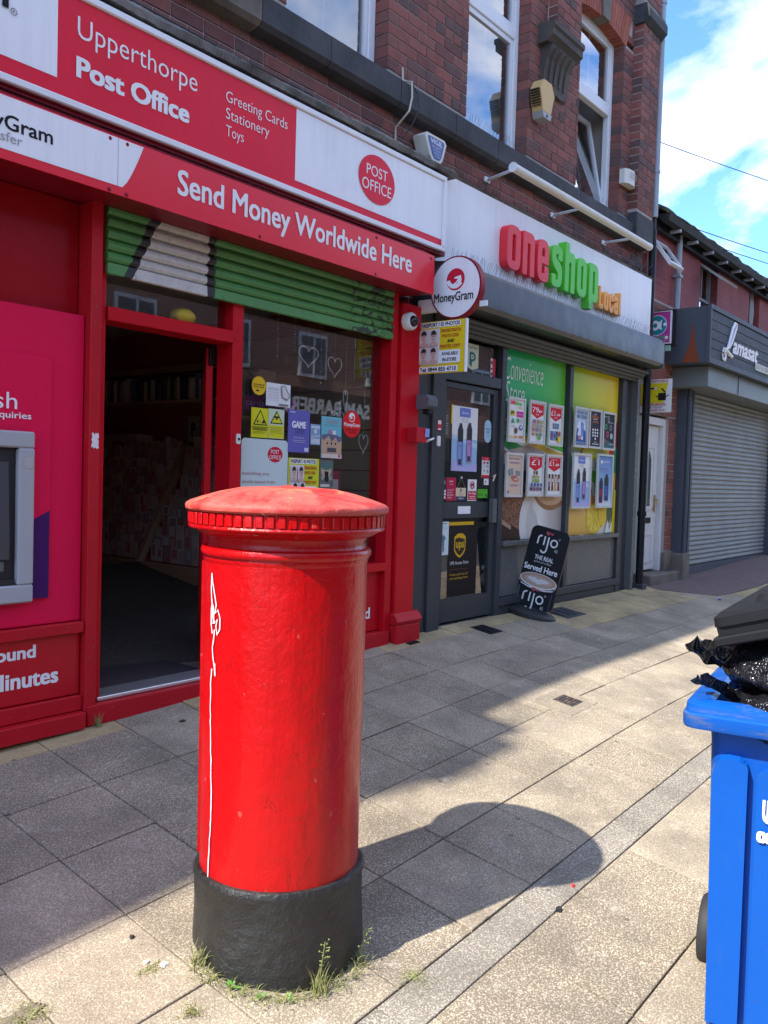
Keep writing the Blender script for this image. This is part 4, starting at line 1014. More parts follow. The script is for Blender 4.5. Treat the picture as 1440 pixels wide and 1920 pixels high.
vinyl('green window picture of coffee, bread and chocolate with white script lettering', 6.964, 8.220, M_g1,
 [('p', band(fa, -.35, -.04, qx), (.66, .64, .58)), ('p', band(fa, .0, .06, qx), (.70, .45, .05)), ('p', band(fa, .06, .075, qx), W_), ('p', band(fa, -.06, .0, qx), (.62, .66, .55)), ('p', band(fa, -.19, -.07, qx), GR), ('p', band(fa, -.26, -.22, qx), (.55, .03, .04)),
  ('p', [(X0, Z0), (X1, Z0), (X1, 1.50), (7.75, 1.52), (7.4, 1.44), (7.2, 1.56), (X0, 1.34)], M_choc),
  ('p', [(7.12, 1.56), (7.5, 1.62), (7.75, 1.58), (7.9, 1.5), (7.6, 1.36), (7.3, 1.38)], (.42, .33, .28)),
  ('p', clipcirc(7.14, 1.02, .40, .27, X0, X1, Z0, 3), M_bread), ('p', [(X0, Z0), (7.5, Z0), (7.35, .80), (X0, .93)], (.05, .025, .016)),
  ('p', [(X0, .93), (7.2, .84), (7.2, .80), (X0, .88)], (.36, .25, .15)),
  ('p', clipcirc(7.80, .86, .45, .40, X0, X1, Z0, 3), (.62, .60, .56)), ('p', clipcirc(7.84, .84, .36, .34, X0, X1, Z0, 3), (.52, .50, .46)),
  ('p', clipcirc(7.97, 1.16, .42, .30, X0, X1, Z0, 3) , M_cup), ('p', [(7.60, 1.1), (X1, 1.1), (X1, Z0), (7.93, Z0), (7.75, .80)], M_cup), ('p', clipcirc(7.97, 1.20, .37, .22, X0, X1, Z0, 3), (.30, .16, .07)), ('p', clipcirc(7.97, 1.22, .34, .19, X0, X1, Z0, 3), (.55, .37, .22)), ('p', clipcirc(7.95, 1.23, .20, .11, X0, X1, Z0, 3), (.66, .54, .42)),
  ('t', 'Convenience', 6.995, 7.72, 2.215, 2.425, (.74, .80, .66), -.012, .18), ('t', 'Store', 7.01, 7.36, 2.01, 2.20, (.74, .80, .66), -.012, .18)])
qy = [8.303+1.239*k/12 for k in range(13)]
fb = lambda x: 1.56-.28*(x-8.303)+.52*(x-8.303)**2
fc = lambda x: 1.30+.75*max(0, x-8.95)**1.2*1.3
Y0, Y1 = 8.303, 9.541
vinyl('lime and yellow window picture of orange slices and juice', 8.302, 9.542, M_y1,
 [('p', [(Y0, Z0), (Y1, Z0), (Y1, 1.62), (9.2, 1.45), (8.7, 1.52), (Y0, 1.60)], (.68, .62, .48)),
  ('p', band(lambda x: 1.62-.55*(x-8.303)*(1-(x-8.303)/1.6), -.13, .0, qy), GR2), ('p', band(lambda x: 1.74-.55*(x-8.303)*(1-(x-8.303)/1.6), -.09, .0, qy), (.62, .66, .50)),
  ('p', [(8.45, 1.45), (8.75, 1.72), (8.78, 1.72), (8.50, 1.45)], (.55, .05, .04)),
  ('p', [(9.35, 1.62), (Y1, 2.02), (Y1, 1.72), (9.40, 1.52)], (.55, .03, .04)), ('p', [(9.36, 1.50), (Y1, 1.70), (Y1, 1.42), (9.33, 1.36)], GR), ('p', [(9.3, 1.36), (Y1, 1.40), (Y1, 1.20), (9.3, 1.25)], (.70, .42, .05)),
  ('p', [(Y0, Z0), (9.0, Z0), (9.0, .98), (Y0, 1.05)], M_juice), ('p', [(8.70, 1.0), (8.96, 1.0), (8.93, 1.3), (8.72, 1.3)], (.62, .56, .50)),
  ('p', clipcirc(8.86, 1.18, .07, .07, Y0, Y1, Z0, 3, 9), (.10, .06, .04)), ('p', clipcirc(8.77, 1.26, .05, .06, Y0, Y1, Z0, 3, 7), (.16, .10, .07)),
  ('p', clipcirc(8.90, 1.03, .13, .12, Y0, Y1, Z0, 3), (.68, .28, .08)),
  ('p', clipcirc(9.02, .88, .22, .17, Y0, Y1, Z0, 3), (.72, .50, .03)), ('p', clipcirc(9.02, .88, .19, .145, Y0, Y1, Z0, 3), (.74, .62, .14))] +
 [('p', [(9.02, .88), (9.02+.18*math.cos(a-.22), .88+.135*math.sin(a-.22)), (9.02+.18*math.cos(a+.22), .88+.135*math.sin(a+.22))], (.76, .54, .04)) for a in [k*math.pi/4 for k in range(8)]] +
 [('p', clipcirc(9.22, .98, .13, .19, Y0, Y1, Z0, 3), (.72, .52, .05)), ('p', clipcirc(9.38, .95, .07, .13, Y0, Y1, Z0, 3), (.09, .13, .07)), ('p', [(9.28, .71), (9.35, .86), (9.40, .74), (9.46, .84), (9.48, .71)], (.70, .72, .66)), ('p', [(9.46, Z0), (Y1, Z0), (Y1, 1.2), (9.49, 1.2)], (.70, .55, .02))])

# framed posters hung on the windows
PFm = FF(4.155)
def framed(lab, a0, a1, b0, b1, bg, items):
    w = .022; return poster('framed_poster', lab, 'poster', PFm, a0+w, a1-w, b0+w, b1-w, bg, items, .006, w, (.55, .55, .52), 'framed posters on the grey shop windows')
LW = (.72, .72, .70)
rn = random.Random(2)
def grid(x0, x1, y0, y1, nx_, ny_, cols, gap=.12):
    o = []; dx, dy = (x1-x0)/nx_, (y1-y0)/ny_
    for j in range(ny_):
        for i in range(nx_):
            o.append(('r', x0+dx*(i+gap), x0+dx*(i+1-gap), y0+dy*(j+gap), y0+dy*(j+1-gap), cols[(i*3+j*2+i*j) % len(cols)]))
            o.append(('r', x0+dx*(i+.3), x0+dx*(i+.7), y0+dy*(j+.35), y0+dy*(j+.6), cols[(i+j*2+1) % len(cols)]))
    return o
def shield(price, sub='each', top=None):
    pt = price if isinstance(price, tuple) else (price, '')
    o = [('p', [(.03, .97), (.97, .97), (.97, .72), (.5, .60), (.03, .72)], (.60, .015, .03))]
    w = .36 if pt[1] else .28
    o += [('t', pt[0], .5-w, .5+(.10 if pt[1] else w), .755, .89, W_, 0)]
    if pt[1]: o.append(('t', pt[1], .62, .86, .76, .82, W_, .02))
    if sub: o.append(('t', sub, .38, .62, .69, .73, W_))
    if top: o.append(('t', top, .26, .74, .90, .935, W_))
    return o
framed('framed white poster of service badges, upper row nearest the door', 6.963, 7.275, 1.627, 2.048, LW, [('t', 'one', .06, .42, .87, .97, (.66, .03, .05), .04), ('t', 'shop', .42, .86, .84, .97, (.08, .50, .06), .04), ('t', 'LOCAL', .55, .86, .79, .83, (.70, .34, .02), .02),
  ('r', .08, .38, .60, .73, (.68, .52, .02)), ('t', 'PP', .12, .34, .62, .71, K_, .03), ('r', .5, .95, .58, .72, (.60, .01, .25)), ('t', 'payzone', .56, .9, .63, .66, W_), ('p', [(.1, .42), (.4, .42), (.25, .55)], (.05, .3, .16)), ('e', .6, .49, .10, .06, (.08, .35, .12)), ('r', .78, .92, .44, .54, (.55, .5, .48)), ('t', 'Collect+', .1, .45, .32, .36, (.4, .15, .12)), ('e', .8, .32, .12, .065, (.06, .09, .30)), ('e', .8, .33, .06, .03, W_), ('p', [(.36, .3), (.56, .3), (.56, .2), (.46, .15), (.36, .2)], (.12, .07, .03)), ('r', .06, .24, .06, .1, (.68, .55, .05)), ('r', .3, .56, .06, .1, (.66, .25, .02)), ('r', .66, .94, .06, .12, (.62, .2, .06))])
framed('framed price poster with a red shield reading 79p', 7.357, 7.673, 1.632, 2.051, LW, shield(('79', 'p')) + grid(.1, .9, .14, .58, 3, 4, [(.45, .32, .12), (.2, .16, .3), (.5, .14, .1), (.28, .36, .12), (.42, .4, .3)]) + [('e', .6, .11, .12, .06, (.10, .40, .08))])
framed('framed price poster with a red shield reading one pound ninety nine', 7.740, 8.047, 1.630, 2.046, LW, shield(('£1.', '99')) + grid(.26, .78, .38, .58, 3, 1, [(.1, .2, .35), (.45, .1, .1), (.3, .34, .36)]) + grid(.1, .9, .06, .38, 4, 1, [(.10, .12, .32), (.5, .06, .08), (.06, .06, .07), (.2, .3, .5)]) + [('e', .78, .13, .13, .09, (.70, .58, .03))])
framed('framed peach poster advertising sandwiches, lower row nearest the door', 6.955, 7.263, 1.115, 1.530, (.62, .46, .34), [('t', 'Northern Bites', .14, .88, .89, .94, (.2, .08, .25), .01), ('t', 'Sandwiches', .18, .84, .79, .835, (.14, .06, .36), .01), ('p', [(.08, .62), (.2, .66), (.3, .5), (.14, .46)], (.18, .24, .24)), ('p', [(.26, .66), (.4, .68), (.46, .52), (.34, .48)], (.20, .26, .27)), ('p', [(.6, .62), (.9, .60), (.92, .5), (.64, .46)], (.20, .26, .27)), ('e', .48, .44, .2, .05, (.45, .14, .14)), ('e', .62, .38, .22, .05, (.48, .16, .14)), ('e', .62, .39, .12, .02, (.6, .5, .42)), ('t', 'Sold Here', .25, .76, .22, .265, (.14, .06, .36), .01), ('e', .1, .07, .05, .03, (.05, .05, .12))])
framed('framed price poster with a red shield reading one pound', 7.355, 7.676, 1.122, 1.541, LW, shield('£1', None, 'Any 2 for') + grid(.34, .7, .5, .62, 2, 1, [(.35, .2, .06), (.05, .05, .05)]) + grid(.26, .8, .3, .5, 3, 2, [(.2, .45, .06), (.6, .5, .08), (.5, .1, .2)]) + grid(.08, .92, .08, .3, 4, 2, [(.05, .06, .15), (.1, .1, .12), (.06, .12, .3), (.45, .05, .06)]))
framed('framed price poster with a red shield reading one pound eighty', 7.738, 8.066, 1.122, 1.545, LW, shield(('£1.', '80'), None, 'Any 2 for') + [q for k in range(4) for q in (('e', .16+.225*k, .50, .075, .04, (.08, .03, .03)), ('p', [(.09+.225*k, .10), (.23+.225*k, .10), (.20+.225*k, .28), (.235+.225*k, .42), (.19+.225*k, .5), (.13+.225*k, .5), (.085+.225*k, .42), (.12+.225*k, .28)], [(.10, .02, .02), (.16, .02, .02), (.62, .36, .03), (.22, .03, .04)][k]), ('r', .085+.225*k, .235+.225*k, .33, .42, (.6, .5, .48)))])
framed('framed blue and white poster of an icy drink splash, upper row of the yellow window', 8.312, 8.625, 1.643, 2.068, (.42, .52, .62), [('t', 'REFRESHED IN', .08, .95, .87, .95, (.08, .10, .2), .02), ('t', 'ONE CRUSH', .08, .95, .75, .85, (.08, .12, .25), .02), ('p', [(.05, .1), (.95, .1), (.9, .5), (.6, .7), (.2, .55)], (.05, .10, .32)), ('p', [(.1, .5), (.3, .45), (.2, .3), (.4, .2), (.7, .15), (.65, .5), (.9, .4), (.8, .65), (.5, .7), (.3, .68)], (.72, .74, .78)), ('p', [(.45, .68), (.75, .62), (.7, .3), (.5, .2)], (.16, .28, .60)), ('e', .38, .22, .12, .06, (.55, .2, .15)), ('t', 'AVAILABLE NOW', .05, .95, .02, .09, (.08, .12, .25), .02)])
framed('framed black poster with orange words and rows of white dots', 8.655, 8.958, 1.648, 2.070, (.035, .03, .05), [('t', 'THE', .4, .6, .9, .94, W_, .02), ('t', 'Ultimate', .16, .86, .82, .89, (.6, .14, .03), .02, .2), ('t', 'POWER', .3, .72, .76, .80, W_), ('t', 'SHIPPING', .25, .8, .68, .73, (.6, .2, .04), .02)] + [('e', .3+.2*i, .48-.085*j, .06, .032, W_) for i in range(3) for j in range(3)] + [('e', .5, .22, .06, .032, W_), ('t', 'NOW', .38, .64, .11, .14, W_), ('t', 'AVAILABLE', .2, .84, .05, .09, W_, .02)])
framed('framed black poster with green and pink round swirls', 8.997, 9.322, 1.646, 2.068, (.03, .035, .04), [('t', 'FIND YOUR', .04, .56, .9, .935, W_), ('t', 'NEW', .38, .56, .84, .87, W_), ('t', 'IRL', .42, .6, .78, .81, W_), ('t', 'FLAVOUR', .4, .9, .74, .77, W_), ('g', .24, .62, .05, .085, (.10, .42, .22), .85), ('g', .66, .60, .05, .085, (.3, .3, .3), .85), ('g', .38, .40, .05, .09, (.60, .10, .18), .85), ('e', .74, .36, .12, .09, (.4, .5, .45)), ('p', [(0, .3), (.4, .22), (1, .12), (1, 0), (0, 0)], (.05, .12, .14)), ('e', .12, .2, .08, .07, (.5, .06, .1)), ('t', 'SCAN ME', .52, .92, .1, .14, W_)])
def vape(x0, w, z0, h, body): return [('p', [(x0+w*.2, z0+h*.92), (x0+w*.35, z0+h), (x0+w*.72, z0+h), (x0+w*.8, z0+h*.92), (x0+w, z0+h*.84), (x0+w, z0+h*.56), (x0, z0+h*.56), (x0, z0+h*.84)], (.035, .035, .04)), ('r', x0, x0+w, z0, z0+h*.56, body), ('r', x0+w*.7, x0+w, z0, z0+h*.56, tuple(c*.6 for c in body)), ('r', x0+w*.15, x0+w*.65, z0+h*.03, z0+h*.16, (.03, .03, .05)), ('e', x0+w*.4, z0+h*.47, w*.16, h*.016, (.05, .05, .12))]
VP = [('r', 0, 1, .0, .5, (.30, .46, .66)), ('p', [(0, .5), (1, .36), (1, .44), (0, .56)], (.42, .58, .72)), ('r', .28, .70, .84, .98, (.15, .20, .55)), ('t', 'Aurora', .36, .62, .885, .93, W_), ('t', 'HAYATI', .36, .62, .795, .815, (.3, .3, .32)), ('t', 'Pro Mini', .37, .61, .755, .78, (.3, .3, .32)), ('p', [(0, 0), (1, 0), (1, .13), (.55, .08), (0, .16)], (.42, .40, .66))]
framed('framed poster of two upright vaping pens, blue and pink, lower row', 8.310, 8.740, .996, 1.583, LW, VP + vape(.20, .20, .07, .66, (.22, .30, .62)) + vape(.56, .18, .14, .62, (.45, .24, .52)))
M_hay = grad_mat('sky_print', [(0, (.70, .72, .74)), (.35, (.28, .44, .62)), (1, (.10, .20, .46))], .99, 1.6)
framed('framed blue poster of two dark vaping devices, right end of the lower row', 8.898, 9.308, 1.0, 1.597, M_hay, [('e', .26, .88, .07, .035, W_), ('t', 'HAYATI', .36, .82, .86, .905, W_, -.005), ('t', 'Please ask us', .2, .72, .73, .765, (.25, .2, .5), .01), ('t', 'Kasbaa flavours', .14, .8, .68, .71, (.25, .2, .5))] + vape(.14, .24, .06, .50, (.30, .03, .06)) + vape(.50, .26, .10, .54, (.06, .12, .34)) + [('r', .16, .30, .1, .2, (.05, .05, .06))])

# stickers and posters on the grey shop's door
DF = FF(4.209)
poster('poster', 'white hanging poster of two vaping pens on the upper glass of the grey door', 'poster', DF, 6.147, 6.545, 1.337, 1.898, LW, VP + vape(.22, .20, .08, .66, (.22, .30, .62)) + vape(.57, .19, .14, .62, (.45, .24, .52)))
tag(MB().box(6.128, 6.145, 4.205, 4.2095, 1.74, 1.905).build('yellow_flag', flat((.70, .55, .02)), loc=(6.13, 4.21, 1.74)), 'narrow yellow card edge at the left of the hanging vaping poster', 'sticker')
poster('sticker', 'pale blue pill shaped sticker at the right of the grey door glass', 'sticker', DF, 6.665, 6.775, 1.607, 1.808, (.36, .56, .68), [('t', 'InPost', .3, .72, .78, .82, (.5, .1, .2)), ('t', 'DROP', .16, .84, .55, .64, (.06, .1, .2), .01), ('t', 'OFF', .26, .74, .41, .50, (.06, .1, .2), .01), ('r', .25, .75, .33, .345, (.2, .3, .4)), ('r', .28, .72, .27, .285, (.2, .3, .4)), ('r', .35, .65, .18, .195, (.2, .3, .4))], corner=.05)
poster('sticker', 'red topped card payment sticker beside the lock of the grey door', 'sticker', DF, 6.640, 6.768, 1.287, 1.475, (.68, .66, .64), [('r', 0, 1, .83, 1, (.58, .02, .05)), ('r', 0, 1, 0, .13, (.58, .02, .05)), ('r', .14, .42, .66, .78, (.5, .1, .08)), ('r', .55, .85, .66, .78, (.12, .14, .2)), ('r', .14, .42, .5, .6, (.5, .5, .55)), ('r', .55, .85, .5, .6, (.3, .33, .4)), ('r', .18, .34, .28, .4, (.3, .34, .32)), ('e', .7, .32, .12, .09, (.3, .32, .4)), ('t', 'cards', .3, .7, .89, .94, W_)])
poster('sticker', 'tiny white sticker under the card payment sticker on the grey door', 'sticker', DF, 6.683, 6.762, 1.222, 1.28, LW, [('p', [(.3, .2), (.5, .5), (.3, .8)], K_)])
poster('sticker', 'dark purple sticker with white dots at the lower left of the grey door glass', 'sticker', DF, 5.99, 6.08, 1.084, 1.28, (.05, .035, .06), [('t', 'Parcels', .06, .9, .8, .86, W_), ('r', .06, .9, .72, .74, W_), ('r', .06, .6, .66, .68, W_)] + [('e', .2+.29*i, .12+.14*j, .13, .062, W_) for i in range(3) for j in range(3)])
poster('sticker', 'red parcel service sticker with white capitals on the grey door', 'sticker', DF, 6.087, 6.232, 1.078, 1.278, (.45, .015, .06), [('t', 'asda', .3, .7, .82, .88, W_, .02), ('t', 'toyou', .34, .66, .68, .74, W_), ('t', 'COLLECT,', .10, .82, .44, .50, W_), ('t', 'SEND &', .10, .62, .33, .39, W_), ('t', 'RETURN', .10, .72, .22, .28, W_), ('t', 'HERE.', .10, .55, .11, .17, W_)])
t_ = poster('hanging_card', 'cream hanging card above a navy Open strip on the grey door glass', 'sign', DF, 6.236, 6.390, 1.082, 1.192, (.68, .54, .36), [('r', 0, 1, 0, .32, (.06, .065, .12)), ('t', 'Open', .28, .76, .06, .26, (.6, .62, .7), .01), ('t', 'P', .4, .6, .6, .92, (.05, .16, .16), .02), ('t', 'PayPoint', .28, .74, .40, .50, (.1, .16, .16))])
b = MB(); b.tube([(6.25, 4.206, 1.192), (6.313, 4.206, 1.275), (6.376, 4.206, 1.192)], .0015, 4); b.build('string', flat((.4, .35, .25)), t_); MB().ball((6.313, 4.205, 1.28), .011, 10).build('sucker', flat(LW), t_, smooth=True)
poster('sticker', 'white sticker with a red struck out dog and red lower half on the grey door', 'sticker', DF, 6.420, 6.562, 1.077, 1.268, LW, [('g', .5, .73, .14, .185, (.55, .02, .04), 1.0), ('p', [(.32, .78), (.5, .80), (.64, .86), (.7, .78), (.62, .72), (.6, .62), (.55, .62), (.54, .70), (.44, .7), (.42, .62), (.36, .62)], K_), ('p', [(.25, .82), (.3, .85), (.76, .64), (.70, .61)], (.55, .02, .04)), ('r', .04, .96, .05, .46, (.55, .02, .06)), ('t', 'No dogs', .10, .92, .28, .41, W_, .01), ('r', .16, .84, .20, .22, W_), ('r', .16, .84, .12, .14, W_)])
poster('sticker', 'bright green certificate sticker at the lower right of the grey door glass', 'sticker', DF, 6.583, 6.748, 1.105, 1.182, (.10, .50, .03), [('r', .06, .9, .76, .84, (.03, .16, .02)), ('r', .08, .12, .2, .6, K_), ('r', .2, .24, .2, .6, K_), ('r', .34, .38, .2, .6, K_), ('r', .5, .54, .2, .6, K_), ('e', .82, .3, .1, .2, (.03, .2, .02))])
poster('sticker', 'dark teal poster with a white list half hidden at the left of the grey door', 'sticker', FF(4.226), 6.035, 6.13, 1.62, 1.83, (.02, .09, .10), [('r', .1, .8-.1*(k % 3), .85-.1*k, .88-.1*k, (.5, .55, .55)) for k in range(8)])
poster('sticker', 'cream pennant sticker with a teal letter P above the grey door', 'sticker', FF(4.2135), 6.328, 6.530, 2.255, 2.455, (.60, .62, .46), [('p', [(0, 0), (1, 0), (.5, -.14)], (.60, .62, .46)), ('t', 'PayPoint', .10, .92, .76, .90, (.05, .14, .15)), ('p', [(.28, .64), (.60, .64), (.76, .52), (.76, .36), (.62, .24), (.48, .24), (.48, -.02), (.28, .10)], (.02, .16, .18)), ('p', [(.40, .54), (.56, .54), (.63, .46), (.63, .40), (.55, .34), (.40, .34)], (.60, .62, .46)), ('r', .46, .53, .40, .48, (.02, .16, .18))])
poster('sticker', 'red and white vertical sticker in the fanlight above the grey door', 'sticker', FF(4.2135), 6.735, 6.82, 2.20, 2.37, (.55, .05, .08), [('r', .0, .35, 0, 1, LW), ('r', .05, .3, .1, .25, K_), ('r', .05, .3, .4, .5, K_), ('r', .05, .3, .7, .85, K_)])
poster('sticker', 'white leaflet sticker with a blue figure at the left of the lower door glass', 'sticker', DF, 5.978, 6.146, .615, .90, (.60, .70, .70), [('r', .2, .8, .93, .955, (.2, .25, .3)), ('t', 'click & collect', .12, .88, .80, .84, (.2, .45, .6)), ('p', [(.3, .5), (.5, .62), (.75, .5), (.6, .42), (.62, .12), (.48, .08), (.45, .4)], (.10, .22, .30))])
BR, GO = (.05, .03, .018), (.62, .38, .02)
poster('poster', 'black poster with a gold shield and gold top band on the lower door glass', 'poster', DF, 6.148, 6.60, .242, .895, (.018, .014, .014), [('r', .0, .86, .955, 1, GO), ('p', [(.19, .80), (.32, .845), (.46, .845), (.58, .80), (.58, .62), (.50, .555), (.385, .515), (.27, .555), (.19, .62)], GO), ('p', [(.22, .775), (.35, .79), (.55, .765), (.55, .63), (.48, .58), (.385, .545), (.29, .58), (.22, .63)], BR), ('t', 'ups', .25, .525, .615, .73, GO, .02), ('t', 'UPS Access Point', .06, .70, .43, .475, LW), ('r', .06, .66, .365, .369, (.3, .1, .05)), ('t', 'Collect and drop off', .05, .68, .275, .315, GO), ('t', 'your packages here', .05, .68, .225, .265, GO)])
poster('sticker', 'tiny red and white door sign plate on the grey post beside the red pilaster', 'sticker', FF(4.1095), 5.79, 5.845, 1.66, 1.745, (.5, .03, .05), [('r', .1, .9, .6, .95, LW), ('r', .1, .9, .05, .2, LW)])
poster('push_plate', 'small white rounded plate on the grey post beside the red pilaster', 'plate', FF(4.1095), 5.785, 5.83, 1.53, 1.615, LW, [], .01, corner=.015)

# white fascia with the big letters
fs = thing('fascia_sign', (7.8, 4.05, 3.0), 'white fascia board carrying big red, green and orange letters', 'sign')
bx('board', M_white, fs, 5.605, 9.975, 4.05, 4.235, 2.985, 3.69, ch=0)
LF = FR((0, 4.049, 0), (1, 0, 0), (0, 0, 1), (0, -1, 0))
def letter(name, outer, holes, mat, depth=.075):
    cu = bpy.data.curves.new('c', 'CURVE'); cu.dimensions = '2D'; cu.fill_mode = 'BOTH'; cu.extrude = depth/2; cu.bevel_depth = .004; cu.bevel_resolution = 1
    for lp_ in [outer]+holes:
        sp = cu.splines.new('POLY'); sp.points.add(len(lp_)-1); sp.use_cyclic_u = True
        for q, (x, y) in zip(sp.points, lp_): q.co = (x, y, 0, 1)
    ob = bpy.data.objects.new('c', cu); me = bpy.data.meshes.new_from_object(ob); bpy.data.objects.remove(ob); bpy.data.curves.remove(cu)
    b = MB(); b.P([(v.co.x, 4.05-depth/2-.004-v.co.z, v.co.y) for v in me.vertices], [tuple(p.vertices) for p in me.polygons]); bpy.data.meshes.remove(me)
    return b.build(name, mat, fs)
def rnd(pts, r=.03, n=4):
    """round the corners of a polygon"""
    o = []; k = len(pts)
    for i in range(k):
        p0, p1, p2 = Vector(pts[i-1]), Vector(pts[i]), Vector(pts[(i+1) % k]); rr_ = r
        if len(pts[i]) > 2: rr_ = pts[i][2]; p1 = Vector(pts[i][:2])
        p0 = Vector(pts[i-1][:2]); p2 = Vector(pts[(i+1) % k][:2])
        a, c = (p0-p1), (p2-p1); q = min(rr_, a.length*.48, c.length*.48)
        A, C_ = p1+a.normalized()*q, p1+c.normalized()*q
        for t_ in range(n+1):
            u = t_/n; o.append(tuple(A*(1-u)**2+p1*2*u*(1-u)+C_*u*u))
    return o
M_lr, M_lg, M_lo = painted('red_letter', (.78, .04, .055), .3, None, .6, .02, .05), painted('green_letter', (.11, .58, .05), .3, None, .6, .02, .05), painted('orange_letter', (.88, .38, .07), .35, None, .6, .02, .05)
def L_o(x, w, z0, z1, s): return [(x, z0), (x+w, z0), (x+w, z1), (x, z1)], [[(x+s, z0+.07), (x+w-s, z0+.07), (x+w-s, z1-.07), (x+s, z1-.07)]]
B0, B1 = 3.122, 3.50; w, s_w = .205, .074
rr2 = lambda p: [(a, c, .095) for a, c in p]
x = 6.555; o_, h_ = L_o(x, .225, B0, B1, .080); letter('letter_o', rnd(rr2(o_)), [rnd([(a, c, .024) for a, c in h_[0]])], M_lr)
x = 6.828; letter('letter_n', rnd([(x, B0, .01), (x+s_w, B0, .01), (x+s_w, B1-.09, .02), (x+w-s_w, B1-.09, .02), (x+w-s_w, B0, .01), (x+w, B0, .01), (x+w, B1, .08), (x, B1, .02)]), [], M_lr)
x = 7.098; letter('letter_e', rnd([(x, B0, .11), (x+w, B0, .10), (x+w, B0+.14, .01), (x+w-s_w, B0+.14, .01), (x+w-s_w, B0+.07, .02), (x+s_w, B0+.07, .02), (x+s_w, B0+.165, .01), (x+w, B0+.165, .01), (x+w, B1, .11), (x, B1, .11)]), [rnd([(x+s_w, B1-.155, .01), (x+w-s_w, B1-.155, .01), (x+w-s_w, B1-.07, .03), (x+s_w, B1-.07, .03)])], M_lr)
x = 7.372; w = .20
letter('letter_s', rnd([(x, B0, .10), (x+w, B0, .10), (x+w, B0+.21, .06), (x+s_w, B0+.27, .02), (x+s_w, B1-.065, .02), (x+w-s_w, B1-.065, .02), (x+w-s_w, B1-.12, .01), (x+w, B1-.12, .01), (x+w, B1+.005, .10), (x, B1+.005, .10), (x, B0+.21, .06), (x+w-s_w, B0+.13, .02), (x+w-s_w, B0+.065, .02), (x+s_w, B0+.065, .02), (x+s_w, B0+.11, .01), (x, B0+.11, .01)]), [], M_lg)
x = 7.640; letter('letter_h', rnd([(x, B0, .01), (x+s_w, B0, .01), (x+s_w, B1-.09, .02), (x+w-s_w, B1-.09, .02), (x+w-s_w, B0, .01), (x+w, B0, .01), (x+w, B1, .10), (x+s_w+.003, B1, .01), (x+s_w, B1+.085, .01), (x, B1+.085, .01)]), [], M_lg)
x = 7.900; o_, h_ = L_o(x, w, B0, B1, s_w); letter('letter_o', rnd(rr2(o_)), [rnd([(a, c, .024) for a, c in h_[0]])], M_lg)
x = 8.168; letter('letter_p', rnd([(x, B0-.085, .01), (x+s_w, B0-.085, .01), (x+s_w, B0-.003, .004), (x+w, B0, .11), (x+w, B1, .11), (x, B1, .03)]), [rnd([(x+s_w, B0+.07, .03), (x+w-s_w, B0+.07, .03), (x+w-s_w, B1-.07, .03), (x+s_w, B1-.07, .03)])], M_lg)
B0, B1 = 3.10, 3.315; s_w = .036
x = 8.462; letter('letter_l', rnd([(x, B0, .004), (x+.095, B0, .004), (x+.095, B0+.045, .004), (x+s_w, B0+.045, .004), (x+s_w, B1+.01, .004), (x, B1+.01, .004)]), [], M_lo, .05)
x = 8.585; B1 = 3.29; o_, h_ = L_o(x, .10, B0, B1, .034); letter('letter_o', rnd([(a, c, .05) for a, c in o_]), [rnd([(x+.035, B0+.04, .014), (x+.065, B0+.04, .014), (x+.065, B1-.04, .014), (x+.035, B1-.04, .014)])], M_lo, .05)
x = 8.712; letter('letter_c', rnd([(x, B0, .05), (x+.10, B0, .05), (x+.10, B0+.07, .005), (x+.064, B0+.07, .005), (x+.064, B0+.04, .01), (x+.036, B0+.04, .01), (x+.036, B1-.04, .01), (x+.064, B1-.04, .01), (x+.064, B1-.07, .005), (x+.10, B1-.07, .005), (x+.10, B1, .05), (x, B1, .05)]), [], M_lo, .05)
x = 8.836; letter('letter_a', rnd([(x, B0, .05), (x+.10, B0, .005), (x+.10, B1, .05), (x, B1, .05), (x, B1-.065, .005), (x+.064, B1-.04, .01), (x+.064, B0+.115, .005), (x, B0+.115, .04)]), [rnd([(x+.036, B0+.035, .01), (x+.064, B0+.035, .01), (x+.064, B0+.08, .01), (x+.036, B0+.08, .01)])], M_lo, .05)
x = 8.965; letter('letter_l', rnd([(x, B0, .004), (x+.036, B0, .004), (x+.036, B1+.05, .004), (x, B1+.05, .004)]), [], M_lo, .05)

# bird spikes
def spikes(lab, x0, x1, y, z, dx, h, lean, rows=1, spread=.04):
    rn = random.Random(int(x0*100+z*10)); t_ = thing('bird_spikes', ((x0+x1)/2, y, z), lab, 'bird spikes', 'strips of wire bird spikes')
    MB().box(x0, x1, y-.012, y+.012, z-.006, z).build('base_strip', M_wire, t_)
    b = MB(); x = x0
    while x < x1:
        for r_ in range(rows):
            b.tube([(x, y, z), (x+rn.uniform(-spread, spread), y-lean*rn.uniform(.5, 1.3)+.02*r_, z+h*rn.uniform(.8, 1.05))], .0013, 3, caps=False)
        x += dx
    tag(b.build('spikes', M_wire, t_), kind='stuff')
spikes('wire spikes along the top edge of the white fascia', 5.75, 9.95, 4.16, 3.735, .022, .085, -.0, 2, .03)
spikes('wire spikes between the grey shutter housing and the white fascia', 5.65, 9.75, 3.93, 2.97, .026, .11, .03, 1, .04)
spikes('wire spikes on the sill of the window between the piers', 6.25, 7.2, 4.2, ZS1+.005, .03, .10, .04, 1, .05)
spikes('wire spikes on the sill below the hexagonal alarm box', 7.25, 7.5, 4.17, ZS1+.005, .03, .07, .02, 1, .04)
spikes('wire spikes on the sill of the window with the tilted sash', 8.4, 9.6, 4.2, ZS1+.005, .03, .08, .04, 1, .05)
b = MB(); rn = random.Random(6)
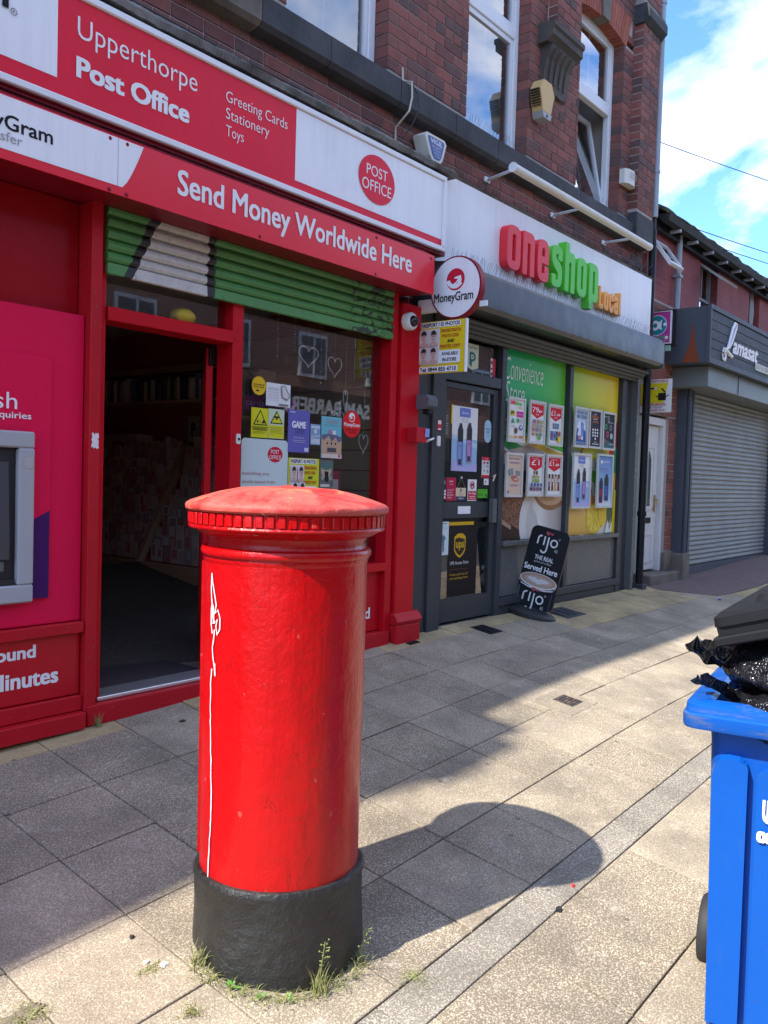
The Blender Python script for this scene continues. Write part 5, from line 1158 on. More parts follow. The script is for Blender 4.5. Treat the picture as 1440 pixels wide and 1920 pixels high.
for k in range(160):
    p = Vector((rn.uniform(9.3, 10.05), 4.16+rn.gauss(0, .03), 3.74)); q = p+Vector((rn.gauss(0, .06), rn.gauss(-.03, .03), rn.uniform(.05, .2))); b.tube([p, q], .0013, 3, caps=False)
t_ = thing('bird_spikes', (9.9, 4.16, 3.74), 'tangled tall clump of wire spikes at the right end of the white fascia', 'bird spikes', 'strips of wire bird spikes'); tag(b.build('spikes', M_wire, t_), kind='stuff')

# trough light on three arms
tl = thing('trough_light', (7.6, 3.76, 3.83), 'long white trough light on three arms above the white fascia', 'light')
b = MB(); b.sweep([(3.745+.036*math.cos(k*math.pi/8), 3.835+.036*math.sin(k*math.pi/8)) for k in range(16)], 6.235, 9.11); b.build('tube', M_cream, tl, smooth=True, auto=40)
for x in (6.225, 9.111): MB().sweep([(3.745+.040*math.cos(k*math.pi/8), 3.835+.040*math.sin(k*math.pi/8)) for k in range(16)], x, x+.012).build('end_cap', M_wht, tl)
for x in (6.60, 7.83, 9.02):
    xx = x-.33
    b = MB(); b.tube([(x, 4.235, 3.925), (x-.02, 4.19, 3.92), (xx, 3.765, 3.83)], [.012, .016, .012], 8); b.box(x-.05, x+.035, 4.215, 4.237, 3.90, 3.95, 0, .006); b.build('arm', M_wht, tl)
# alarm boxes
ab = thing('alarm_box', (7.3, 4.15, 4.7), 'yellowed hexagonal alarm box with a grey foot on the brick pier', 'alarm box')
def hexb(cx, cz, w, h, y0, y1, k=.0):
    return [(cx-w*.5, cz+h*.18), (cx-w*.28, cz+h*.5), (cx+w*.28, cz+h*.5), (cx+w*.5, cz+h*.18), (cx+w*.28, cz-h*.42), (cx-w*.28, cz-h*.42)]
hx = hexb(7.36, 4.87, .27, .31, 0, 0)
b = MB(); b.prism([(x, 4.19, z) for x, z in hx], (0, -.115, 0)); b.build('cover', painted('yellowed_plastic', (.66, .44, .19), .45, None, .6, .02, .15), ab)
b = MB()
for k in range(7): b.box(7.205+.012*k*.7, 7.26, 4.085, 4.18, 4.915-.022*k, 4.924-.022*k)
b.build('vents', NT('vent_dark', .8, (.05, .03, .01)).m, ab)
b = MB(); b.prism([(7.272, 4.188, 4.735), (7.448, 4.188, 4.735), (7.43, 4.188, 4.68), (7.30, 4.188, 4.68)], (0, -.115, 0)); b.build('foot', painted('grey_foot', (.42, .42, .42), .4), ab)
b = MB(); b.M = Matrix.Translation((7.36, 4.075, 4.705)) @ Matrix.Rotation(R(90), 4, 'X'); b.lathe([(.016, -.004), (.016, .004), (.008, .005)], n=16); b.build('lock', M_black, ab)
ab = thing('alarm_box', (9.4, 4.15, 4.7), 'white curved alarm box low on the brick beside the end pilaster', 'alarm box')
b = MB(); b.sweep([(9.27, 4.19), (9.27, 4.13), (9.33, 4.098), (9.45, 4.09), (9.54, 4.12), (9.55, 4.19)], 4.64, 4.80, 'z'); b.build('cover', M_cream, ab)
flatprint(ab, FF(4.089), [('t', 'ALARM', 9.34, 9.50, 4.745, 4.775, GY, .01), ('t', 'SYSTEMS', 9.33, 9.51, 4.70, 4.73, GY, .01)], .002)
ab = thing('alarm_box', (5.62, 4.05, 3.77), 'pale shield shaped alarm box with a blue lettered face on the ledge', 'alarm box')
SH = [(5.475, 3.935), (5.50, 3.962), (5.74, 3.962), (5.765, 3.935), (5.72, 3.80), (5.69, 3.765), (5.585, 3.765), (5.545, 3.80)]
SHi = [(5.51, 3.93), (5.52, 3.943), (5.72, 3.943), (5.735, 3.93), (5.695, 3.81), (5.67, 3.785), (5.605, 3.785), (5.575, 3.81)]
b = MB(); b.prism([(x, 4.21, z) for x, z in SH], (0, -.12, 0)); b.build('cover', M_cream, ab); b = MB(); b.prism([(x, 4.0895, z) for x, z in SHi], (0, -.003, 0)); b.build('blue_face', flat((.12, .17, .36)), ab)
flatprint(ab, FF(4.0863), [('t', 'VIGIL', 5.545, 5.705, 3.895, 3.932, W_, .01), ('t', 'SECURITY', 5.57, 5.69, 3.865, 3.884, (.6, .62, .66)), ('t', 'SYSTEMS', 5.585, 5.685, 3.842, 3.858, (.6, .62, .66)), ('t', 'SHEFFIELD', 5.59, 5.68, 3.82, 3.834, (.6, .62, .66)), ('t', '277655', 5.605, 5.67, 3.798, 3.812, (.6, .62, .66))], .001)
# loose cables on the front
tag(MB().tube([(5.30, 4.195, 4.40), (5.305, 4.19, 4.30), (5.30, 4.10, 4.27), (5.31, 4.10, 4.16), (5.29, 4.11, 4.05), (5.28, 4.23, 3.95), (5.285, 4.23, 3.82), (5.28, 4.2, 3.73)], .008, 6).build('cable', flat((.55, .52, .42)), loc=(5.3, 4.2, 3.73)), 'loose white cable hanging over the sill onto the ledge', 'cable')
tag(MB().tube([(5.31, 4.10, 4.25), (5.37, 4.09, 4.20), (5.40, 4.09, 4.10), (5.37, 4.14, 3.98), (5.31, 4.2, 3.85), (5.285, 4.2, 3.73)], .005, 6).build('cable', M_blackpl, loc=(5.3, 4.2, 3.73)), 'thin black cable looping beside the white one', 'cable')
tag(MB().tube([(2.4, 4.1, 3.79), (3.4, 4.1, 3.78), (4.2, 4.1, 3.785), (4.6, 4.12, 3.775), (5.28, 4.12, 3.775), (5.5, 4.12, 3.76)], .006, 6).build('cable', M_blackpl, loc=(4, 4.1, 3.78)), 'black cable running along the top of the mossy ledge', 'cable')
# downpipes at the building's end
dp = thing('downpipe', (10.14, 4.15, 4.3), 'grey downpipe running down the end pilaster against the sky', 'downpipe')
MB().tube([(10.118, 4.105, 4.46), (10.118, 4.105, 8.0)], .037, 14).build('pipe', M_lead, dp, smooth=True, auto=40)
for z in (4.98, 6.95): MB().tube([(10.118, 4.105, z), (10.118, 4.105, z+.03)], .045, 14).build('collar', M_lead, dp, smooth=True, auto=40)
dp = thing('downpipe', (10.13, 4.1, 0), 'black downpipe beside the grey shop, below the grey pipe', 'downpipe')
b = MB(); b.tube([(10.14, 4.14, 4.50), (10.14, 4.14, 4.30), (10.13, 4.12, 4.15), (10.13, 4.12, 0.0)], .045, 14); b.build('pipe', M_black, dp, smooth=True, auto=40)
for z in (4.30, 4.50, .93): MB().tube([(10.14 if z > 4 else 10.13, 4.14 if z > 4 else 4.12, z-.04), (10.14 if z > 4 else 10.13, 4.14 if z > 4 else 4.12, z+.02)], .056, 14).build('collar', M_black, dp, smooth=True, auto=40)
MB().box(10.07, 10.20, 4.05, 4.2, -.06, .07, 0, .01).build('shoe', M_soot, dp)
# ------------------------------------------------------------------ pillar box
CX, CY = 2.103*1.052, 2.106*1.052
KS = 1.052
kz = lambda z: 1.25+(z-1.25)*KS
pb_ = thing('pillar_box', (CX, CY, -.45), 'round red pillar box with a black base and faded domed cap', 'post box')
def boxpaint(name, c, faded=False):
    t = NT(name, .3, c, 0, .3); n = t.noise(4, 6, .6); lump = t.noise(11, 4, .55); fine = t.noise(55, 4, .6, dist=.6); drip = t.n('ShaderNodeMapping'); drip.inputs['Scale'].default_value = (26, 26, 2.2); t.l(t.pos(), drip.inputs[0]); dr_ = t.noise(1, 3, .5, vec=drip.outputs[0])
    base = t.mix(n, tuple(x*.86 for x in c), c)
    if faded:
        p1 = t.noise(7, 6, .62, dist=.5); p2 = t.noise(5, 5, .6, dist=1.0)
        base = t.mix(t.step(p1, .36, .56), base, (.50, .095, .072)); base = t.mix(t.math('MULTIPLY', t.step(p2, .56, .62), .85), base, (.58, .19, .09))
        cr = t.math('ABSOLUTE', t.math('SUBTRACT', t.noise(6.5, 7, .62, dist=.8), .47))
        base = t.mix(t.math('MULTIPLY', t.math('LESS_THAN', cr, .0035), t.step(t.noise(5, 2), .45, .55)), base, (.10, .015, .015))
        bs = t.step(t.noise(17, 5), .70, .73); base = t.mix(bs, base, (.62, .42, .33))
    nick = t.step(t.noise(27, 3, .5), .715, .73)
    base = t.mix(t.math('MULTIPLY', nick, .55), base, (.48, .10, .08))
    sm_ = t.n('ShaderNodeMapping'); sm_.inputs['Scale'].default_value = (9, 9, 3); sm_.inputs['Rotation'].default_value = (.5, .4, 0); t.l(t.pos(), sm_.inputs[0])
    scr = t.math('MULTIPLY', t.math('LESS_THAN', t.math('ABSOLUTE', t.math('SUBTRACT', t.noise(1.2, 5, .6, vec=sm_.outputs[0], dist=1.0), .5)), .004), t.step(t.noise(3.3, 3), .54, .58))
    base = t.mix(t.math('MULTIPLY', scr, .7), base, (.07, .004, .006))
    base = t.mix(t.math('MULTIPLY', t.step(t.noise(2.4, 7, .7), .50, .78), .45), base, tuple(x*.45 for x in c))
    t.col(base); t.rough(fine, .24 if not faded else .45, .40 if not faded else .7)
    h = t.math('ADD', t.math('MULTIPLY', lump, 1.0), t.math('ADD', t.math('MULTIPLY', fine, .30), t.math('MULTIPLY', dr_, .5)))
    t.bump(h, .60, .012)
    if not faded: t.b.inputs['Coat Weight'].default_value = .22; t.b.inputs['Coat Roughness'].default_value = .12
    return t.m
M_pb = boxpaint('pillar_red_paint', (.50, .0015, .003)); M_pbf = boxpaint('faded_red_paint', (.48, .028, .026), True)
t = NT('black_base_paint', .4, (.012, .012, .013), 0, .55); nz_ = t.noise(5, 6, .65); n2 = t.noise(24, 6, .7)
zf = t.step(t.math('ADD', t.xyz()[2], t.math('MULTIPLY', t.noise(4, 5), .22)), -.24, -.08)
cc_ = t.mix(t.step(nz_, .38, .62), (.004, .004, .0045), (.011, .011, .010)); cc_ = t.mix(t.math('MULTIPLY', t.step(n2, .6, .75), .6), cc_, (.045, .043, .040)); cc_ = t.mix(t.math('MULTIPLY', t.math('SUBTRACT', 1, zf), .35), cc_, (.035, .033, .031)); t.col(cc_); t.rough(n2, .22, .55)
ck = t.math('LESS_THAN', t.math('ABSOLUTE', t.math('SUBTRACT', t.noise(5.5, 5, .6, dist=.7), .5)), .006)
t.bump(t.math('SUBTRACT', t.math('ADD', t.noise(7, 6, .6), t.math('MULTIPLY', n2, .35)), t.math('MULTIPLY', ck, .5)), 1.0, .022); M_pbase = t.m
def lathe_part(name, prof, mat, n=96, auto=35, wob=0):
    b = MB(); b.lathe([(r_*KS, kz(z)) for r_, z in prof], (CX, CY), n)
    if wob: b.v = [tuple(Vector(p)+Vector((p[0]-CX, p[1]-CY, 0))*wob*(noise.noise(Vector(p)*6)+.4*noise.noise(Vector(p)*17))) for p in b.v]
    return b.build(name, mat, pb_, smooth=True, auto=auto)
lathe_part('base', [(.30, -.56), (.299, -.46), (.2945, -.38), (.290, -.28), (.2865, -.19), (.2845, -.105), (.288, -.092), (.2885, -.078), (.284, -.068), (.272, -.064)], M_pbase, wob=.035)
lathe_part('body', [(.272, -.07), (.2725, .1), (.2735, .3), (.2745, .5), (.2755, .7), (.2765, .962)], M_pb, wob=.006)
lathe_part('bead', [(.2765, .962), (.2775, .966), (.280, .974), (.279, .980), (.284, .983), (.2885, .990), (.2895, 1.0), (.286, 1.009), (.279, 1.013), (.272, 1.014)], M_pb)
lathe_part('cornice', [(.272, 1.014), (.2685, 1.020), (.268, 1.034), (.2715, 1.043), (.2725, 1.049), (.283, 1.052), (.297, 1.058), (.309, 1.066), (.318, 1.072), (.327, 1.074), (.3275, 1.128)], M_pb)
lathe_part('cap', [(.322, 1.128), (.336, 1.130), (.3425, 1.136), (.3445, 1.146), (.3415, 1.154), (.330, 1.162), (.29, 1.176), (.23, 1.194), (.16, 1.209), (.08, 1.213), (.02, 1.215), (.012, 1.219), (0, 1.220)], M_pbf, wob=.006)
lathe_part('lower_lip', [(.327, 1.073), (.331, 1.075), (.3325, 1.080), (.330, 1.0855), (.327, 1.0865)], M_pb)
b = MB(); b.box(.3265*KS, .3335*KS, -.0135, .0135, kz(1.0875), kz(1.127), 0, .0035); dm = None
for k in range(60):
    a = 2*math.pi*k/60
    if dm is None:
        o = b.build('dentil', M_pb, pb_, loc=(0, 0, 0)); dm = o.data; o.location = (0, 0, .45)
    else:
        o = bpy.data.objects.new('dentil', dm); COL.objects.link(o); o.parent = pb_; o.location = (0, 0, .45)
    o.rotation_euler = (0, 0, a)
M_haunch = mat_slab('packed_soil', (.10, .078, .05), (.13, .10, .065), (.26, .21, .14))
b = MB(); b.lathe([(.292*KS, -.447), (.302*KS, -.455), (.318*KS, -.462), (.335*KS, -.50), (.34*KS, -.60)], (CX, CY), 72)
b.v = [tuple(Vector(p)+Vector((.02*noise.noise(Vector(p)*9), .02*noise.noise(Vector(p)*9+Vector((5, 5, 5))), gz(p[0], p[1])-gz(CX, CY)+.012+.006*noise.noise(Vector(p)*20)))) for p in b.v]
b.build('soil_ring', M_haunch, pb_, smooth=True)
def fz(x, y): return gz(x, y)+.004
# door panel proud of the body on the far left side
b = MB(); v = []; f = []; na = 18
for i in range(na+1):
    a = R(84+56*i/na)
    for (r_, z) in ((.270, -.04), (.2805, -.035), (.2845, .955), (.275, .96)): v.append((CX+KS*r_*math.cos(a), CY+KS*r_*math.sin(a), kz(z)))
for i in range(na):
    for q in range(4): f.append((i*4+q, (i+1)*4+q, (i+1)*4+(q+1) % 4, i*4+(q+1) % 4))
f += [(0, 1, 2, 3), tuple(na*4+q for q in range(4))]
b.P(v, f).build('door', M_pb, pb_, smooth=True, auto=30)
def ribbon(pts, wd, mat, name, rad=.2795):
    """paint ribbon on the round body: pts are (angle in degrees, z)"""
    b = MB(); v = []; P3 = []
    for a, z in pts:
        q = R(a); rz = rad-.0035*(1-(z+.1)/1.07); P3.append((Vector((CX+KS*rz*math.cos(q), CY+KS*rz*math.sin(q), kz(z))), Vector((math.cos(q), math.sin(q), 0))))
    for i, (p, n_) in enumerate(P3):
        d = (P3[min(i+1, len(P3)-1)][0]-P3[max(i-1, 0)][0]).normalized(); s = d.cross(n_).normalized()*wd/2*(1+.5*noise.noise(Vector((i*.7, wd*999, 0))))
        v += [p-s, p+s]
    b.P(v, [(2*i, 2*i+1, 2*i+3, 2*i+2) for i in range(len(P3)-1)]); return b.build(name, mat, pb_, fix=False)
M_tag = flat((.80, .70, .74))
rn = random.Random(14); a0 = 169.0
ribbon([(a0+1.6*math.sin(z*9)+rn.gauss(0, .25)+(2 if z > .3 else 0)*0, z) for z in [(.62-.70*k/40) for k in range(41)]], .0055, M_tag, 'paint_run')
ribbon([(166, .93), (167.5, .90), (170.5, .86), (172.5, .83), (171, .80), (174.5, .815), (177, .79), (177, .755), (174, .735), (172.5, .76), (174, .785), (171, .77), (168, .80), (167, .845), (166, .81), (166.3, .765), (168, .735), (171, .75), (170, .715), (168.5, .69), (169.5, .66), (171.5, .63), (172.5, .60), (172, .64)], .006, M_tag, 'scrawl')
ribbon([(166.2, .93), (165.6, .88), (166.5, .84), (169.5, .815), (169.8, .77), (167.2, .765), (167.5, .80)], .0055, M_tag, 'scrawl')

# ------------------------------------------------------------------ leaning pavement sign
pv = thing('pavement_sign', (7.34, 4.03, .0), 'black leaning pavement sign with a coffee cup picture outside the grey shop', 'pavement sign')
su = Vector((.0, -.983, -.185)).normalized(); sw = Vector((.10, -.175, .976)); sw = (sw-su*sw.dot(su)).normalized(); sn = sw.cross(su)
if sn.x > 0: sn = -sn
SF = FR((7.34, 4.035, .04), su, sw, sn)
b = MB(); q = rrect(-.205, .205, .02, .80, .065, 6); b.prism([SF(x, z, -.012) for x, z in q], sn*.024); b.build('panel', NT('black_board', .35, (.012, .013, .018)).m, pv)
b = MB()
prof = [(0, .26, .20, -.02), (0, .26, .20, .015), (0, .235, .175, .04), (0, .17, .09, .052)]
v = []; n = 40
for (_, ru, rn_, h) in prof:
    for k in range(n): a = 2*math.pi*k/n; v.append(Vector((7.34, 4.035, .005))+su*ru*math.cos(a)+sn*(rn_*math.sin(a)+.03)+Vector((0, 0, 1))*h*.9)
f = [(i*n+k, i*n+(k+1) % n, (i+1)*n+(k+1) % n, (i+1)*n+k) for i in range(3) for k in range(n)]+[tuple(range(n)), tuple(range(3*n, 4*n))]
b.P(v, f).build('rubber_base', NT('rubber', .6, (.022, .022, .024)).m, pv, smooth=True, auto=40)
def rijo(cx, cz, s, c=(.75, .75, .75)):
    def bar(x0, x1, z0, z1): return ('r', cx+x0*s, cx+x1*s, cz+z0*s, cz+z1*s, c)
    o = [bar(-.150, -.130, -.05, .02), ('g', cx-.102*s, cz+.018*s, .029*s, .049*s, c, 1.0, R(80), R(180)), bar(-.062, -.042, -.05, .062),
         bar(-.008, .012, -.105, .062), ('g', cx-.036*s, cz-.105*s, .028*s, .048*s, c, 1, R(200), R(360)), ('g', cx+.088*s, cz-.002*s, .034*s, .053*s, c),
         ('t', '42', cx+.115*s, cx+.16*s, cz-.105*s, cz-.07*s, c), ('g', cx+.150*s, cz+.062*s, .008*s, .011*s, c)]
    for (hx_, hs_) in ((-.02, .03), (.035, .02)):
        o.append(('p', [(cx+(hx_+hs_*math.sin(t)**3)*s, cz+(.105+hs_*.9*(13*math.cos(t)-5*math.cos(2*t)-2*math.cos(3*t)-math.cos(4*t))/15)*s) for t in [2*math.pi*k/20 for k in range(20)]], (.50, .10, .12)))
    return o
CW, CO, FM = (.74, .70, .66), (.45, .30, .22), (.66, .64, .62)
flatprint(pv, SF, rijo(-.005, .668, .76) + [('t', 'THE REAL', -.10, .10, .485, .525, W_, .015), ('t', 'spirit of coffee', -.10, .09, .448, .474, (.6, .6, .6), 0, .3), ('t', 'Served Here', -.185, .175, .37, .43, W_, .02),
  ('e', 0, .285, .200, .072, CW), ('e', 0, .290, .188, .062, CO), ('e', 0, .285, .15, .046, (.52, .38, .29)), ('p', [(.0+.115*math.sin(t)**3, .285+.032*(13*math.cos(t)-5*math.cos(2*t)-2*math.cos(3*t)-math.cos(4*t))/15) for t in [2*math.pi*k/28 for k in range(28)]], FM),
  ('p', [(-.200, .27), (-.180, .235), (-.1, .217), (0, .212), (.1, .217), (.180, .235), (.200, .27), (.198, .255), (.17, .222), (.09, .203), (0, .198), (-.09, .203), (-.17, .222), (-.198, .255)], CW),
  ('p', [(-.19, .2), (-.17, .2), (-.165, .03), (-.185, .03)], (.10, .11, .13)), ('p', [(.17, .2), (.185, .2), (.18, .03), (.165, .03)], (.06, .065, .08))] + rijo(-.005, .115, .80), .013)  # side strips: highlights of the dark cup put into the print colour

# ------------------------------------------------------------------ wheeled bin, its lid and the rubbish bags
yaw = R(9.0)
bu = Vector((math.sin(yaw), -math.cos(yaw), 0)); bv = Vector((math.cos(yaw), math.sin(yaw), 0)); bz = Vector((0, 0, 1))
BM = Matrix((bu, bv, bz)).transposed().to_4x4(); BM.translation = Vector((2.775, .972, -.585))
wb_ = thing('wheelie_bin', (3.1, .75, -.585), 'large blue wheelie bin heaped with black rubbish bags at the right edge', 'bin')
t = NT('blue_bin_plastic', .36, (.004, .10, .56), 0, .25); sc_ = t.step(t.noise(13, 6, .75), .62, .72); sc2 = t.n('ShaderNodeMapping'); sc2.inputs['Scale'].default_value = (6, 6, 40); t.l(t.pos(), sc2.inputs[0])
zz = t.xyz()[2]; scu = t.math('MULTIPLY', t.step(t.noise(1, 6, .75, vec=sc2.outputs[0]), .52, .64), t.step(zz, .46, .49))
c = t.mix(t.noise(3, 4), (.003, .068, .33), (.004, .088, .40)); c = t.mix(t.math('MULTIPLY', scu, .65), c, (.10, .12, .17)); sm = t.n('ShaderNodeMapping'); sm.inputs['Scale'].default_value = (5, 5, 1.3); t.l(t.pos(), sm.inputs[0]); c = t.mix(t.math('MULTIPLY', t.step(t.noise(3, 7, .75, vec=sm.outputs[0]), .56, .74), .30), c, (.05, .10, .26)); c = t.mix(t.math('MULTIPLY', sc_, .45), c, (.03, .06, .16)); t.col(c); t.bump(t.noise(90, 3), .08, .002); M_blue = t.m
W, D, H = .60, .72, 1.145
def bb(*a, m=0, ch=.0): 
    b = MB(); b.M = BM; b.box(*a, m, ch); return b
# tapered body
b = MB(); b.M = BM; rings = []
def rr_(x0, x1, y0, y1, r, z, n=6): return [(x, y, z) for x, y in rrect(x0, x1, y0, y1, r, n)]
for (z, i) in ((.01, .10), (.5, .09), (H-.13, .080), (H-.075, .075)): rings.append(rr_(i, W-i, i*.9, D-i, .05, z))
nn = len(rings[0]); v = [p for r_ in rings for p in r_]
f = [(i*nn+k, i*nn+(k+1) % nn, (i+1)*nn+(k+1) % nn, (i+1)*nn+k) for i in range(len(rings)-1) for k in range(nn)]+[tuple(range(nn))]
b.P(v, f).build('body', M_blue, wb_, smooth=True, auto=30)
# raised front panel with rounded shoulders and a rib
pn = [(.100, .10), (.205, .10), (.205, .950), (.200, .962), (.190, .975), (.178, .982), (.145, .984), (.118, .975), (.098, .950), (.090, .915)]
b = MB(); b.M = BM
fx = lambda z: .078-.012*(z-.1)/.9
b.P([(x, fx(z)+.02, z) for x, z in pn]+[(x+(.008 if i in (0, 9, 8) else 0), fx(z)-.030, z-(.010 if 3 < i < 8 else 0)) for i, (x, z) in enumerate(pn)], [tuple(range(10, 20))]+[(i, (i+1) % 10, 10+(i+1) % 10, 10+i) for i in range(10)]); b.build('front_panel', M_blue, wb_)
b = MB(); b.M = BM; pn2 = [(.232, .10), (.52, .10), (.51, .92), (.49, .95), (.25, .955), (.232, .94)]
b.P([(x, fx(z)+.02, z) for x, z in pn2]+[(x, fx(z)-.026, z) for x, z in pn2], [tuple(range(6, 12))]+[(i, (i+1) % 6, 6+(i+1) % 6, 6+i) for i in range(6)]); b.build('front_panel', M_blue, wb_)
BF = FR(BM @ Vector((0, fx(.6)-.030, 0)), bu, bz, -bv)
MB().text(BF, 'U', .252, .312, .79, .865, .006, 0, .05).build('lettering', flat((.75, .78, .82)), wb_, fix=False); MB().text(BF, '0800', .238, .345, .728, .765, .007, 0, .05).build('lettering', flat((.75, .78, .82)), wb_, fix=False)
# rim: rolled flange with a step
b = MB(); b.M = BM; prof = [(.055, H-.085), (.004, H-.082), (.0, H-.072), (.0, H-.038), (.007, H-.033), (.010, H-.006), (.022, H), (.075, H+.004), (.088, H-.006), (.09, H-.05)]
rings = [rr_(i, W-i, i, D-i*.6, max(.015, .05-i*.3), z) for i, z in prof]; v = [p for r_ in rings for p in r_]
b.P(v, [(i*nn+k, i*nn+(k+1) % nn, (i+1)*nn+(k+1) % nn, (i+1)*nn+k) for i in range(len(rings)-1) for k in range(nn)]); b.build('rim', M_blue, wb_, smooth=True, auto=35, fix=True)
M_rub2 = NT('tyre_rubber', .7, (.02, .02, .021)).m
for sx_ in (-.0, W-.06):
    b = MB(); b.M = BM @ Matrix.Translation((sx_, D-.10, .13)) @ Matrix.Rotation(R(90), 4, 'Y'); b.lathe([(.05, 0), (.12, .0), (.13, .012), (.13, .048), (.12, .06), (.05, .06)], n=32); w_ = b.build('wheel', M_rub2, wb_, smooth=True, auto=40)
    b = MB(); b.M = BM @ Matrix.Translation((sx_-.004, D-.10, .13)) @ Matrix.Rotation(R(90), 4, 'Y'); b.lathe([(0, 0), (.075, .003), (.08, .06)], n=24); b.build('hub', M_blackpl, w_)
lx = Vector((0.03, -.94, .30)).normalized(); ly = Vector((.97, .14, .02)); ly = (ly-lx*ly.dot(lx)).normalized(); lz = lx.cross(ly)
LM = Matrix((lx, ly, lz)).transposed().to_4x4(); LM.translation = Vector((2.85, .897, .733))
M_lid = painted('dark_lid_plastic', (.016, .017, .019), .30, None, .6, .05, .2)
ld = thing('bin_lid', LM.translation, 'dark plastic bin lid lying tilted on top of the rubbish bags', 'lid')
b = MB(); b.M = LM; b.box(0, .60, 0, .84, 0, .032, 0, .006); b.build('lip', M_lid, ld)
b = MB(); b.M = LM; b.box(.018, .58, .02, .80, .0325, .062); b.build('groove', M_lid, ld)
rings = [[(x, y, z) for x, y in rrect(i, .60-i, i+.005, .82-i, .04, 5)] for i, z in ((.006, .0625), (.010, .092), (.03, .105), (.12, .108), (.135, .128), (.16, .134))]
b = MB(); b.M = LM; n6 = len(rings[0]); b.P([p for r_ in rings for p in r_], [(i*n6+k, i*n6+(k+1) % n6, (i+1)*n6+(k+1) % n6, (i+1)*n6+k) for i in range(5) for k in range(n6)]+[tuple(range(5*n6, 6*n6)), tuple(range(n6))]); b.build('top_shell', M_lid, ld, smooth=True, auto=25)
t = NT('black_polythene', .16, (.010, .010, .012)); mp = t.n('ShaderNodeMapping'); mp.inputs['Scale'].default_value = (1, 1.6, .8); t.l(t.pos(), mp.inputs[0])
nA = t.noise(16, 3, .55, vec=mp.outputs[0], dist=1.2); t.bump(t.math('ABSOLUTE', t.math('SUBTRACT', nA, .5)), 1.0, .035); M_bag = t.m
def bag(lab, c, sc, seed, ears):
    t_ = thing('rubbish_bag', c, lab, 'rubbish bag', 'rubbish bags heaped in the bin')
    bm = bmesh.new(); bmesh.ops.create_icosphere(bm, subdivisions=5, radius=1)
    so = Vector((seed*3.1, seed*1.7, seed))
    for vv in bm.verts:
        p = vv.co.copy(); d = 1.0 + .13*noise.noise(p*1.5+so)
        w_ = p + .25*noise.noise_vector(p*2+so)
        d += .085*(.35-abs(noise.noise(w_*3.2+so))) + .05*(.3-abs(noise.noise(Vector((w_.x*3, w_.y*8, w_.z*6))+so))) + .02*(.3-abs(noise.noise(w_*15+so)))
        vv.co = Vector((c[0]+p.x*sc[0]*d, c[1]+p.y*sc[1]*d, c[2]+p.z*sc[2]*d))
    b = MB(); b.v = [tuple(vv.co) for vv in bm.verts]; b.f = [tuple(q.index for q in fc.verts) for fc in bm.faces]; b.mi = [0]*len(b.f); bm.free()
    b.build('sack', M_bag, t_, smooth=True)
    rn = random.Random(seed)
    for (p0, p1, w0, w1) in ears:
        p0, p1 = Vector(p0), Vector(p1); d = p1-p0; s = d.cross(Vector((.3, .2, 1))).normalized(); e = MB(); nu, nv = 14, 10; v = []
        for i in range(nu+1):
            u = i/nu; wd = w0+(w1-w0)*u**.7
            for j in range(nv+1):
                q = (j/nv-.5); z = .13*wd*math.sin(q*9+seed+3*u)+.012*noise.noise(Vector((u*4, q*6, seed)))
                v.append(p0+d*u+s*q*wd*(1-.25*abs(q)*u)+s.cross(d.normalized())*z+d*(.10*noise.noise(Vector((q*5, seed, 1)))*u))
        e.P(v, [(i*(nv+1)+j, i*(nv+1)+j+1, (i+1)*(nv+1)+j+1, (i+1)*(nv+1)+j) for i in range(nu) for j in range(nv)]); e.build('tied_end', M_bag, t_, smooth=True, fix=False)
bag('crumpled black bag lowest in the front of the blue bin', (3.06, .68, .52), (.235, .205, .11), 3, [((2.97, .84, .55), (2.885, .955, .625), .09, .10)])
bag('tight black bag wedged between the lid and the lower bag', (3.17, .72, .665), (.30, .245, .115), 5, [((2.97, .88, .66), (2.89, .975, .745), .11, .13)])
bag('stretched black bag filling the right side of the bin', (3.05, .50, .57), (.22, .19, .12), 8, [])
# ------------------------------------------------------------------ red painted building beyond
t = NT('painted_red_brick', .75, (.22, .035, .035))
bt = t.n('ShaderNodeTexBrick'); bt.inputs['Scale'].default_value = 1; bt.inputs['Brick Width'].default_value = .2445; bt.inputs['Row Height'].default_value = .0872; bt.inputs['Mortar Size'].default_value = .007; bt.inputs['Color1'].default_value = (1, 1, 1, 1); bt.inputs['Color2'].default_value = (.9, .9, .9, 1); bt.inputs['Mortar'].default_value = (.25, .25, .25, 1)
sp_ = t.xyz(); cm_ = t.n('ShaderNodeCombineXYZ'); t.l(sp_[0], cm_.inputs[0]); t.l(sp_[2], cm_.inputs[1]); t.l(cm_.outputs[0], bt.inputs['Vector'])
nn_ = t.noise(1.3, 6, .65); c = t.mix(t.step(nn_, .35, .7), (.22, .045, .045), (.36, .085, .075)); wear = t.step(t.noise(2.2, 5, .7), .52, .66)
c = t.mix(t.math('MULTIPLY', wear, t.math('MULTIPLY', t.math('SUBTRACT', 1, bt.outputs['Color']), .9)), c, (.06, .012, .016))
c = t.mix(t.step(t.noise(7, 5, .7), .74, .77), c, (.45, .36, .34)); t.col(c); t.bump(bt.outputs['Color'], .35, .008); M_pbrick = t.m
rbd = thing('red_building', (13, 4.3, 0), 'long low red painted brick building beyond the grey shop', 'building')
b = MB(); WX = [(12.32, 13.06, 3.78, 4.47), (14.62, 15.2, 3.70, 4.60)]
xs_ = [10.42, 12.32, 13.06, 14.62, 15.2, 34]
